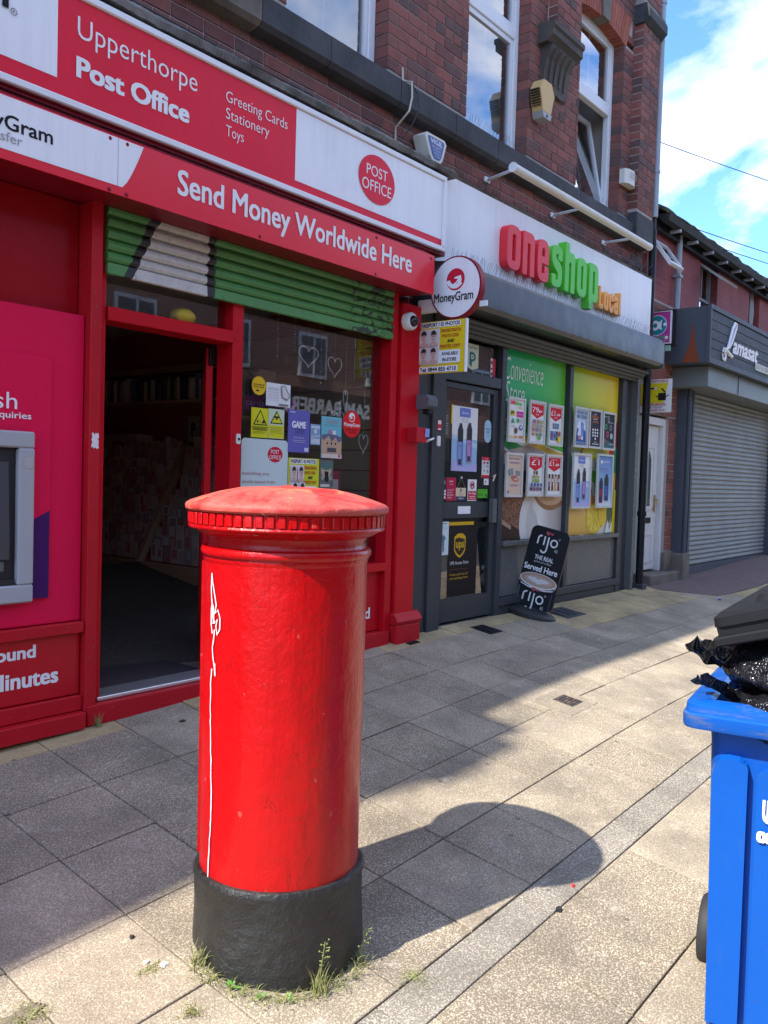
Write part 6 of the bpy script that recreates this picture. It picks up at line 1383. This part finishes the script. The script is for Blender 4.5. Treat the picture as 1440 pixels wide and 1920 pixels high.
for i in range(len(xs_)-1):
    o_ = [w for w in WX if abs(w[0]-xs_[i]) < .01]
    if o_: b.box(xs_[i], xs_[i+1], 4.3, 4.6, 2.6, o_[0][2]); b.box(xs_[i], xs_[i+1], 4.3, 4.6, o_[0][3], 4.72)
    else: b.box(xs_[i], xs_[i+1], 4.3, 4.6, 2.6, 4.72)
b.build('wall', M_pbrick, rbd)
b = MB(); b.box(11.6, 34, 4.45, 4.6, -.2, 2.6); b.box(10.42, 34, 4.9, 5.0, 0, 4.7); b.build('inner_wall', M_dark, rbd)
M_gut = painted('dark_gutter', (.035, .033, .03), .6, (.10, .09, .06), .6, .3, .4)
MB().sweep([(4.05, 4.60), (4.07, 4.52), (4.14, 4.50), (4.19, 4.55), (4.2, 4.61)], 10.47, 34).build('gutter', M_gut, rbd)
bx('fascia_board', M_black, rbd, 10.42, 34, 4.22, 4.297, 4.44, 4.66)
k = 0; x = 10.9
while x < 20: MB().box(x, x+.05, 4.08, 4.22, 4.475, 4.515, 0, .004).build('gutter_bracket', M_lead, rbd); x += .62
t = NT('mossy_tiles', .9); t.col(t.mix(t.step(t.noise(6, 6, .7), .4, .65), (.035, .032, .03), (.12, .115, .045))); t.bump(t.noise(12, 5), .8, .03); M_tile = t.m
rn = random.Random(4); v = []; f = []; n = 150
for i in range(n+1):
    x = 10.42+23.6*i/n
    for (y, z) in ((4.08, 4.605), (4.07, 4.645), (6.8, 6.2), (6.8, 6.1)): v.append((x, y+rn.gauss(0, .012), z+rn.gauss(0, .010)))
for i in range(n):
    for q in range(4): f.append((i*4+q, (i+1)*4+q, (i+1)*4+(q+1) % 4, i*4+(q+1) % 4))
f += [(0, 1, 2, 3), tuple(n*4+q for q in range(4))]
MB().P(v, f).build('roof', M_tile, rbd)
# its windows
wn_ = MB(); wn_.box(12.32, 12.36, 4.40, 4.45, 3.78, 4.47); wn_.box(13.02, 13.06, 4.40, 4.45, 3.78, 4.47); wn_.box(12.36, 13.02, 4.40, 4.45, 3.96, 4.0); wn_.box(12.36, 13.02, 4.4, 4.45, 3.78, 3.81); wn_.box(12.66, 12.70, 4.40, 4.45, 4.0, 4.47); wf = wn_.build('window', painted('weathered_frame', (.38, .38, .36), .6), rbd)
MB().box(12.36, 13.02, 4.42, 4.425, 3.81, 3.96).build('pane', M_wglass, wf); MB().box(12.36, 13.02, 4.52, 4.53, 3.7, 4.5).build('blind', flat((.35, .36, .34)), wf)
MM = Matrix.Translation((0, 4.39, 4.46)) @ Matrix.Rotation(R(-52), 4, 'X') @ Matrix.Translation((0, -4.39, -4.46))
b = MB(); b.M = MM; b.box(12.34, 12.375, 4.37, 4.40, 3.98, 4.46); b.box(13.005, 13.04, 4.37, 4.40, 3.98, 4.46); b.box(12.375, 13.005, 4.37, 4.40, 3.98, 4.03); b.box(12.375, 13.005, 4.37, 4.40, 4.43, 4.46); so = b.build('open_sash', painted('weathered_frame', (.42, .42, .40), .6), rbd)
b = MB(); b.M = MM; b.box(12.375, 13.005, 4.383, 4.388, 4.03, 4.43); b.build('pane', M_wglass, so)
b = MB(); b.box(14.62, 15.2, 4.42, 4.44, 3.70, 4.6); b.build('burnt_window', M_blackpl, rbd)
b = MB(); rn = random.Random(3)
for k in range(5): b.tube([(14.98+.035*k, 4.39, 4.5+rn.gauss(0, .03)), (14.97+.04*k, 4.385, 4.2), (14.99+.035*k, 4.39, 3.92+rn.gauss(0, .05))], [.012, .022, .008], 6)
b.build('torn_curtain', flat((.45, .44, .42)), rbd)
# white window leaf standing open past the corner
MM = Matrix.Translation((0, 4.28, 4.32)) @ Matrix.Rotation(R(-35), 4, 'X') @ Matrix.Translation((0, -4.28, -4.32))
b = MB(); b.M = MM; b.box(10.55, 10.60, 4.26, 4.30, 3.93, 4.33); b.box(10.93, 10.98, 4.26, 4.30, 3.93, 4.33); b.box(10.60, 10.93, 4.26, 4.30, 3.93, 3.985); b.box(10.60, 10.93, 4.26, 4.30, 4.28, 4.33); so = b.build('open_sash', M_wht, rbd)
b = MB(); b.M = MM; b.box(10.60, 10.93, 4.275, 4.28, 3.985, 4.28); b.build('pane', M_wglass, so)
dp = thing('downpipe', (11.30, 4.22, 3.55), 'pale grey downpipe on the red painted wall', 'downpipe')
MB().tube([(11.30, 4.235, 3.56), (11.31, 4.235, 4.54)], .038, 12).build('pipe', M_lead, dp, smooth=True, auto=40); MB().box(11.25, 11.36, 4.19, 4.29, 4.0, 4.03).build('clip', M_lead, dp)
# brick pier and white door
rn = random.Random(17)
def small_bricks(par, x0, x1, z0, z1, fy):
    z = z0; i = 0
    while z < z1:
        x = x0; first = True
        while x < x1-.02:
            L = .2445 if not (first and i % 2) else .1222
            if x+L > x1-.04: L = x1-x
            o = bpy.data.objects.new('brick', brick_mesh(L, .1)); COL.objects.link(o); o.parent = par; o.location = Vector((x+L/2, fy+rn.gauss(0, .003), z+.0436))-ORG[par]; x += L; first = False
        z += .0872; i += 1
pier = thing('brick_wall', (11.3, 4.25, 0), 'narrow worn brick wall round the white door beneath the pink sign', 'wall')
b = MB(); b.box(11.24, 11.52, 4.258, 4.6, -.1, 2.25); b.box(10.42, 11.52, 4.258, 4.6, 2.18, 3.6); b.build('mortar_core', M_mortar, pier)
small_bricks(pier, 11.24, 11.50, .42, 2.15, 4.25); small_bricks(pier, 10.47, 11.50, 2.18, 3.5, 4.25)
b = MB(); b.box(11.235, 11.54, 4.22, 4.5, -.1, .40, 0, .02); b.build('rendered_foot', M_soot2, pier)
wd = thing('white_door', (10.85, 4.35, .15), 'peeling white panelled door between the black pipe and the brick pier', 'door')
M_peel = painted('peeling_white', (.66, .66, .64), .5, (.20, .19, .17), .66, .3, .15)
b = MB(); b.box(11.15, 11.24, 4.29, 4.42, .15, 2.14); b.box(10.47, 10.53, 4.29, 4.42, .15, 2.14); b.box(10.53, 11.15, 4.29, 4.42, 2.05, 2.14); b.build('frame', M_peel, wd)
lf = MB().box(10.535, 11.145, 4.345, 4.39, .17, 2.04, 0, .004).build('leaf', M_peel, wd)
b = MB()
for (z0, z1) in ((.26, .62), (.95, 1.75)): 
    b.box(10.68, 11.02, 4.335, 4.345, z0-.0, z0+.03); b.box(10.68, 11.02, 4.335, 4.345, z1, z1+.03); b.box(10.68, 10.70, 4.335, 4.345, z0, z1); b.box(11.0, 11.02, 4.335, 4.345, z0, z1)
b.build('panel_moulding', M_peel, lf)
b = MB(); b.prism([(10.78, 4.343, 1.0), (10.92, 4.343, 1.0), (10.92, 4.343, 1.6), (10.85, 4.343, 1.72), (10.78, 4.343, 1.6)], (0, -.003, 0)); b.build('pane', M_wglass, lf)
MB().box(10.74, 10.96, 4.336, 4.344, .78, .85).build('letter_plate', M_black, lf); b = MB(); b.box(11.05, 11.085, 4.33, 4.345, .92, 1.14); b.tube([(11.065, 4.335, 1.08), (11.065, 4.28, 1.08), (11.0, 4.28, 1.03)], .008, 6); b.build('handle', NT('brass', .35, (.55, .38, .14), .9).m, lf)
bx('step', M_soot2, wd, 10.46, 11.60, 4.10, 4.45, -.1, .145, ch=.015)
# shuttered shop
sp2 = thing('shopfront', (13.5, 4.1, 0), 'dark grey shopfront with its metal roller shutter closed', 'shopfront')
M_slate = painted('slate_paint', (.085, .095, .115), .5, None, .6, .15, .3)
bx('pilaster', M_slate, sp2, 11.50, 11.66, 4.12, 4.44, .38, 2.9); bx('pilaster_foot', M_soot2, sp2, 11.46, 11.70, 4.06, 4.44, -.1, .378, ch=.015)
MB().tube([(11.53, 4.09, .38), (11.53, 4.09, 2.85)], .028, 10).build('conduit', M_slate, sp2, smooth=True, auto=40)
bx('shutter_guide', M_slate, sp2, 11.70, 11.765, 4.10, 4.3, .0, 2.7)
b = MB(); b.box(11.0, 19.5, 3.72, 4.29, 2.83, 3.53); b.build('fascia_box', M_slate, sp2)
b = MB(); b.prism([(11.0-.002, 4.03, 2.84), (11.0-.002, 3.80, 2.84), (11.0-.002, 3.86, 3.05), (11.0-.002, 3.90, 3.35), (11.0-.002, 3.94, 3.05)], (-.003, 0, 0)); b.build('rusty_patch', flat((.22, .055, .025)), sp2)
M_plank = painted('slate_plank', (.075, .085, .105), .55, (.15, .16, .18), .68, .5, .45)
for k in range(5): MB().box(11.0, 15.8, 3.69, 3.717, 2.90+.118*k, 2.90+.118*k+.113, 0, .004).build('plank', M_plank, sp2)
b = MB(); b.box(10.98, 15.82, 3.675, 3.72, 2.825, 2.895); b.box(10.98, 15.82, 3.675, 3.72, 3.495, 3.55); b.box(10.98, 11.02, 3.676, 3.72, 2.895, 3.495); b.build('frame', M_slate, sp2)
bx('shutter_box', painted('grey_green_steel', (.19, .21, .21), .4, None, .6, .1, .25), sp2, 11.28, 15.6, 3.78, 4.28, 2.56, 2.824); bx('shutter_box_seam', M_slate, sp2, 12.52, 12.53, 3.772, 3.781, 2.57, 2.82)
M_slat = painted('galvanised_slat', (.30, .31, .30), .42, (.16, .145, .125), .60, .1, .5); sm_ = None
b = MB(); z = 0; b.sweep([(0, z), (-.016, z+.010), (-.022, z+.026), (-.019, z+.042), (-.006, z+.052), (0, z+.0665)], 11.77, 15.62)
nsl_ = 36
for k in range(nsl_):
    if sm_ is None:
        o = b.build('shutter_slat', M_slat, sp2, loc=(0, 0, 0)); sm_ = o.data
    else: o = bpy.data.objects.new('shutter_slat', sm_); COL.objects.link(o); o.parent = sp2
    o.location = Vector((0, 4.19, .17+.0665*k))-ORG[sp2]
bx('shutter_rail', M_slate, sp2, 11.77, 15.62, 4.16, 4.22, .02, .165); bx('pilaster', M_slate, sp2, 15.64, 15.9, 4.06, 4.44, -.1, 2.9); bx('pilaster', M_slate, sp2, 19.3, 19.6, 4.06, 4.44, -.1, 2.9)
b = MB(); b.box(15.9, 19.3, 4.2, 4.25, -.1, 2.8); b.build('shutter', M_slat, sp2)
# script lettering on the planks
ls = thing('shop_lettering', (12.2, 3.69, 2.95), 'white script lettering fixed across the dark grey plank fascia', 'sign')
LQ = FF(3.688)
b = MB(); pl = lambda pts, r_: b.tube([LQ(x, z, .012) for x, z in pts], r_, 6)
pl([(11.47, 3.00), (11.50, 2.93), (11.56, 2.915), (11.60, 2.97), (11.56, 3.03), (11.49, 3.03), (11.52, 3.07), (11.62, 3.06), (11.74, 3.02), (11.86, 3.00)], [.010, .012, .016, .018, .016, .014, .016, .022, .026, .022])
pl([(11.57, 3.03), (11.68, 3.10), (11.76, 3.22), (11.84, 3.36), (11.93, 3.45), (11.99, 3.445), (11.98, 3.39), (11.90, 3.28), (11.82, 3.17), (11.72, 3.09)], [.014, .016, .018, .020, .020, .018, .018, .018, .016, .012])
b.build('letter_l', flat(W_), ls)
b = MB(); b.text(LQ, 'amasat', 11.90, 13.05, 3.055, 3.235, .008, 0, .03, .25); b.build('lettering', flat(W_), ls, fix=False)
poster('name_plate', 'small cream name plate under the white script lettering', 'sign', FF(3.684), 12.94, 13.7, 2.955, 3.055, (.58, .58, .50), [('t', 'EAT & GRILL', .05, .95, .22, .8, (.14, .14, .14), .0)], .01)
poster('projecting_sign', 'magenta square sign with a round teal emblem beside the grey housing', 'sign', FX(10.60), -4.33, -4.03, 3.035, 3.42, (.42, .05, .25), [('e', .44, .58, .41, .33, (.7, .7, .72)), ('e', .44, .58, .385, .31, (.02, .22, .25)), ('g', .36, .58, .075, .16, W_, .85), ('p', [(.48, .66), (.66, .76), (.62, .66), (.62, .52), (.66, .42), (.50, .48)], W_), ('e', .76, .60, .06, .05, W_), ('t', 'payzone', .02, .92, .08, .22, W_, .02)], .03, .008, (.7, .66, .68))
b = MB(); b.box(10.57, 10.66, 3.98, 4.36, 2.98, 3.48, 0, .01)
t_ = thing('sign_backboard', (10.62, 4.2, 3.2), 'black board that the magenta sign is fixed to', 'board'); MB().box(10.602, 10.63, 3.975, 4.36, 2.99, 3.45, 0, .004).build('board', M_black, t_); b2 = MB(); b2.prism([FX(10.60)(-4.10, 2.94, 0), FX(10.60)(-4.03, 2.94, 0), FX(10.60)(-4.03, 3.01, 0), FX(10.60)(-4.10, 3.01, 0)], (.01, 0, 0)); b2.build('green_sticker', flat((.25, .45, .36)), t_)
QF = FX(10.35)
poster('projecting_sign', 'white and yellow photocopying sign standing out beside the white door', 'sign', QF, -4.378, -3.894, 2.158, 2.562, (.72, .72, .70), [('p', [(.05, .28), (.80, .28), (.90, .88), (.05, .88)], (.68, .58, .02)), ('t', 'PRINT DIRECT FROM MOBILES', .03, .9, .90, .975, (.5, .09, .03), .02), ('e', .37, .83, .045, .05, K_), ('r', .31, .43, .50, .775, K_), ('r', .32, .36, .30, .5, K_), ('r', .385, .425, .30, .5, K_), ('r', .43, .56, .70, .745, K_), ('p', [(.26, .58), (.31, .74), (.34, .74), (.30, .56)], K_), ('r', .55, .62, .68, .76, (.6, .58, .55)), ('r', .66, .86, .36, .58, K_), ('p', [(.72, .72), (.76, .73), (.86, .60), (.82, .59)], K_), ('r', .60, .70, .46, .49, K_), ('p', [(.86, .48), (.94, .53), (.94, .50), (.86, .45)], K_), ('t', 'PHOTOCOPYING SERVICES', .03, .86, .20, .275, (.5, .02, .03), .02), ('t', 'B/W &', .30, .50, .125, .18, K_, .02), ('t', 'COLOUR', .54, .78, .125, .18, (.10, .22, .35), .02), ('t', '0844 855 4710', .40, .84, .035, .09, (.45, .03, .05), .02)], .006)
# overhead cables
for (p0, p1, sag, lab) in (((10.5, 5.2, 6.05), (30, -3, 6.6), .5, 'upper overhead cable crossing the sky'), ((11.6, 4.2, 4.72), (30, -1.4, 6.3), .55, 'middle overhead cable running from the mossy roof'), ((12.2, 4.2, 4.65), (30, -1.0, 5.9), .45, 'lowest overhead cable running from the mossy roof')):
    p0, p1 = Vector(p0), Vector(p1); pts = [p0.lerp(p1, k/24)-Vector((0, 0, sag*4*(k/24)*(1-k/24))) for k in range(25)]
    tag(MB().tube(pts, .006, 5).build('overhead_cable', M_blackpl, loc=p0), lab, 'cable')
# ------------------------------------------------------------------ things on the ground
M_pale = None
def ground_plate(name, lab, cat, x0, x1, y0, y1, mat, nx_, ny_, rim=.012, lift=.005):
    t_ = thing(name, ((x0+x1)/2, (y0+y1)/2, gz(x0, y0)), lab, cat)
    P = lambda x, y, h: (x, y, gz(x, y)+h)
    b = MB(); b.prism([P(x0, y0, -.01), P(x1, y0, -.01), P(x1, y1, -.01), P(x0, y1, -.01)], (0, 0, .01+lift)); b.build('frame', mat, t_)
    b = MB()
    for i in range(nx_):
        for j in range(ny_):
            a = x0+rim+(x1-x0-2*rim)*(i+.15)/nx_; c = x0+rim+(x1-x0-2*rim)*(i+.85)/nx_; d = y0+rim+(y1-y0-2*rim)*(j+.15)/ny_; e = y0+rim+(y1-y0-2*rim)*(j+.85)/ny_
            b.prism([P(a, d, lift), P(c, d, lift), P(c, e, lift), P(a, e, lift)], (0, 0, .006))
    b.build('studs', mat, t_); return t_
M_iron = painted('cast_iron', (.07, .06, .058), .55, (.14, .10, .08), .55, .3, .4)
ground_plate('access_cover', 'small cast iron cover with raised studs out in the sunlit paving', 'cover', 5.28, 5.44, 2.57, 2.72, M_iron, 6, 5)
t_ = thing('cover_surround', (5.36, 2.65, gz(5.36, 2.65)), 'smooth mortar patch round the small iron cover', 'patch')
MB().prism([(x, y, gz(x, y)-.01) for x, y in ((5.13, 2.50), (5.52, 2.50), (5.52, 2.80), (5.13, 2.80))], (0, 0, .0135)).build('mortar', mat_slab('mortar_patch', (.22, .175, .12), (.26, .21, .145), (.40, .34, .25)), t_)
ground_plate('access_cover', 'dark square drain cover in front of the grey shop door', 'cover', 6.24, 6.44, 3.81, 4.02, M_black, 1, 5)
ground_plate('access_cover', 'dark drain cover just behind the pavement sign', 'cover', 7.58, 7.98, 3.77, 4.05, M_soot, 3, 1, .01, .004)
ground_plate('access_cover', 'tiny broken dark cover at the foot of the red pilaster', 'cover', 5.33, 5.46, 3.97, 4.02, M_black, 2, 1)
def grassmat(c): 
    t = NT('grass_blade', .6, c); t.col(t.mix(t.noise(30, 2), c, (.30, .26, .10))); return t.m
M_gr, M_gr2, M_leaf = grassmat((.13, .22, .04)), grassmat((.32, .29, .12)), NT('leaf', .5, (.09, .26, .03)).m
def tuft(lab, x, y, n, h, sp, seed, broad=0, seedhead=False, lean=(0, 0)):
    rn = random.Random(seed); z0 = fz(x, y); t_ = thing('weed', (x, y, z0), lab, 'weed', 'weeds growing round the pillar box')
    b = MB()
    for k in range(int(n*1.7)):
        a = rn.uniform(0, 2*math.pi); hh = h*rn.uniform(.35, 1); ox, oy = rn.gauss(0, sp*.35), rn.gauss(0, sp*.35); dx, dy = math.cos(a)*sp*rn.uniform(.3, 1)+lean[0], math.sin(a)*sp*rn.uniform(.3, 1)+lean[1]; w = rn.uniform(.0012, .0026)
        v = []
        for i in range(6):
            u = i/5; p = Vector((x+ox+dx*u*u, y+oy+dy*u*u, z0-.004+hh*(u-.35*u*u*u*(abs(dx)+abs(dy))/max(h, .01)))); s = Vector((-math.sin(a+1), math.cos(a+1), 0))*w*(1-u*.9)
            v += [p-s, p+s]
        b.P(v, [(2*i, 2*i+1, 2*i+3, 2*i+2) for i in range(5)], 0 if rn.random() < .6 else 1)
    b.build('blades', [M_gr, M_gr2], t_, fix=False)
    if broad:
        b = MB()
        for k in range(broad):
            a = 2*math.pi*k/broad+rn.uniform(-.4, .4); L = h*rn.uniform(.5, .9); up_ = rn.uniform(.2, 1.0)
            d = Vector((math.cos(a), math.sin(a), up_)).normalized(); s = Vector((-math.sin(a), math.cos(a), 0)); p0 = Vector((x, y, z0))
            v = []
            for u, wd in ((0, .1), (.25, .6), (.55, 1), (.8, .7), (1, .02)): v += [p0+d*L*u-s*wd*L*.17+Vector((0, 0, -.1*L*u*u)), p0+d*L*u+s*wd*L*.17+Vector((0, 0, -.1*L*u*u))]
            b.P(v, [(2*i, 2*i+1, 2*i+3, 2*i+2) for i in range(4)])
        b.build('leaves', M_leaf, t_, fix=False)
    if seedhead:
        b = MB(); b.tube([(x, y, z0), (x+.008, y-.004, z0+h*.8), (x+.018, y-.008, z0+h*1.5)], .0016, 4)
        for k in range(16):
            u = .75+.75*k/16; q = Vector((x+.006+.012*u, y-.003-.005*u, z0+h*u)); e = q+Vector((rn.gauss(0, .014), rn.gauss(0, .014), rn.uniform(0, .012))); b.tube([q, e], .0008, 3); b.ball(e, .0032, 6)
        b.build('seed_head', M_gr, t_)
tuft('arching grass tuft at the left of the black base', 1.885, 2.261, 34, .10, .06, 1)
tuft('broad leaved green weed at the left front of the black base', 1.895, 2.106, 6, .05, .03, 2, 7)
tuft('low spreading green weed at the foot of the black base', 1.936, 2.008, 14, .03, .05, 3, 8)
tuft('small bright weed at the front middle of the black base', 2.000, 1.944, 10, .03, .04, 4, 6)
tuft('tall seeding grass at the right front of the black base', 2.097, 1.901, 38, .11, .05, 5, 0, True)
tuft('thin seeding grass at the right edge of the black base', 2.303, 1.898, 26, .08, .06, 6, 0, True)
tuft('dry straw coloured tuft in the slab joint near the bottom edge', 1.73, 2.11, 40, .04, .05, 7)
tuft('dry low tuft at the kerb line right of the pillar box', 2.40, 1.73, 40, .025, .07, 8)
tuft('flat moss and grass in the joint left of the pillar box', 1.76, 2.36, 60, .018, .07, 9)
tuft('little grass tuft at the foot of the red post beside the step', 2.655, 4.05, 24, .09, .03, 10)
tuft('scrubby dry weeds at the bottom left corner', 1.36, 2.43, 70, .035, .09, 11)
t = NT('dirt', .95); t.col(t.mix(t.noise(30, 5), (.10, .08, .055), (.22, .185, .13))); M_dirt = t.m
def dirt(lab, x, y, rx, ry, n=22, seed=1):
    rn = random.Random(seed); pts = [(x+rx*math.cos(2*math.pi*k/n)*rn.uniform(.6, 1.1), y+ry*math.sin(2*math.pi*k/n)*rn.uniform(.6, 1.1)) for k in range(n)]
    t_ = tag(MB().prism([(a, c, gz(a, c)-.008) for a, c in pts], (0, 0, .0125)).build('soil_patch', M_dirt, loc=(x, y, gz(x, y))), lab, 'soil'); return t_
dirt('soil patch in the joint at the bottom left corner', 1.35, 2.44, .08, .03, 40, 3)
def bit(name, lab, x, y, s, c, h=.006, seed=1):
    rn = random.Random(seed); pts = [(x+s*math.cos(2*math.pi*k/7)*rn.uniform(.5, 1.1), y+s*.7*math.sin(2*math.pi*k/7)*rn.uniform(.5, 1.1)) for k in range(7)]
    tag(MB().prism([(a, q, gz(a, q)+.001) for a, q in pts], (0, rn.uniform(0, .004), h)).build(name, flat(c), loc=(x, y, gz(x, y))), lab, 'litter')
bit('litter', 'black scrap of plastic on the paving right of the flush kerb', 3.155, 1.56, .022, (.03, .03, .032), .012, 1)
bit('litter', 'tiny red scrap on the kerb stones beyond the box shadow', 3.36, 1.60, .012, (.55, .04, .05), .008, 2)
bit('litter', 'white scrap of paper left of the black base', 1.80, 2.34, .022, (.72, .72, .70), .004, 3)
bit('litter', 'cigarette end on the slab left of the black base', 1.765, 2.385, .014, (.66, .62, .55), .006, 4)
bit('litter', 'dark leaf fragment on the shaded slab right of the pillar box', 3.385, 2.83, .020, (.03, .022, .02), .012, 5)
bit('litter', 'pebble on the sunlit slab just left of the pillar box', 1.80, 2.52, .010, (.05, .045, .04), .010, 6)
bit('litter', 'small blue scrap on the paving before the shuttered shop', 10.75, 3.35, .03, (.05, .06, .45), .012, 7)
bit('litter', 'dark dried leaf on the shaded slab left of the doorway', 3.06, 3.85, .022, (.06, .04, .03), .005, 8)

for i, (a, r_) in enumerate(((180, .335), (188, .34), (207, .34), (225, .345), (240, .34), (262, .335), (275, .33))):
    tuft(['stringy grass between the arching tuft and the broad leaved weed', 'flattened straw beside the broad leaved weed', 'dry wisps left of the front of the black base', 'thin dead grass at the very front of the black base', 'tangle of blades just left of the tall seeding grass', 'dense straw coloured blades right of the tall seeding grass', 'short grass in the shadow edge of the black base'][i], CX+r_*math.cos(R(a)), CY+r_*math.sin(R(a)), 30, .045, .07, 30+i)
# ------------------------------------------------------------------ the other side of the street, seen in the glass
def terrace_mat():
    t = NT('terrace_brick', .85); bt = t.n('ShaderNodeTexBrick'); bt.inputs['Scale'].default_value = 1; bt.inputs['Brick Width'].default_value = .2445; bt.inputs['Row Height'].default_value = .0872; bt.inputs['Mortar Size'].default_value = .008
    bt.inputs['Color1'].default_value = (.34, .14, .095, 1); bt.inputs['Color2'].default_value = (.26, .10, .075, 1); bt.inputs['Mortar'].default_value = (.45, .42, .37, 1)
    q = t.xyz(); c_ = t.n('ShaderNodeCombineXYZ'); t.l(q[0], c_.inputs[0]); t.l(q[2], c_.inputs[1]); t.l(c_.outputs[0], bt.inputs['Vector']); t.col(bt.outputs[0]); return t.m
op = thing('brick_building', (6, -9, -1), 'sunlit brick terrace across the street, mirrored in the shop windows', 'building')
MB().box(-14, 52, -15, -9, -1.05, 6.4).build('wall', terrace_mat(), op)
for k in range(21):
    x0 = -12.4+3.0*k
    f_ = MB(); f_.box(x0, x0+1.15, -8.99, -8.93, 4.1, 5.35); f_.box(x0+.55, x0+.62, -8.93, -8.905, 4.1, 5.35); f_.box(x0, x0+.55, -8.93, -8.905, 4.9, 4.97); w_ = f_.build('window', M_wht, op); MB().box(x0+.09, x0+1.06, -8.925, -8.915, 4.2, 5.25).build('pane', flat((.12, .14, .16), .1), w_)
MB().box(-14, 52, -8.99, -8.9, -1.0, 2.7).build('shop_glazing', flat((.05, .05, .055), .2), op)
b = MB(); b.prism([(-14, -8.6, 6.4), (-14, -15, 6.4), (-14, -12, 8.2)], (66, 0, 0)); b.build('roof', M_soot, op)
sg = thing('shop_sign', (18.5, -8.85, 2.9), 'dark barber shop sign across the street, mirrored in the window', 'sign')
MB().box(15.5, 21.5, -8.89, -8.80, 2.8, 3.75).build('board', flat((.03, .03, .035)), sg)
OF = FR((0, -8.795, 0), (-1, 0, 0), (0, 0, 1), (0, 1, 0)); b = MB(); b.text(OF, 'SAM BARBERS', -20.6, -16.9, 3.05, 3.5, 0, 0, .03); b.build('lettering', flat((.8, .8, .8)), sg, fix=False)
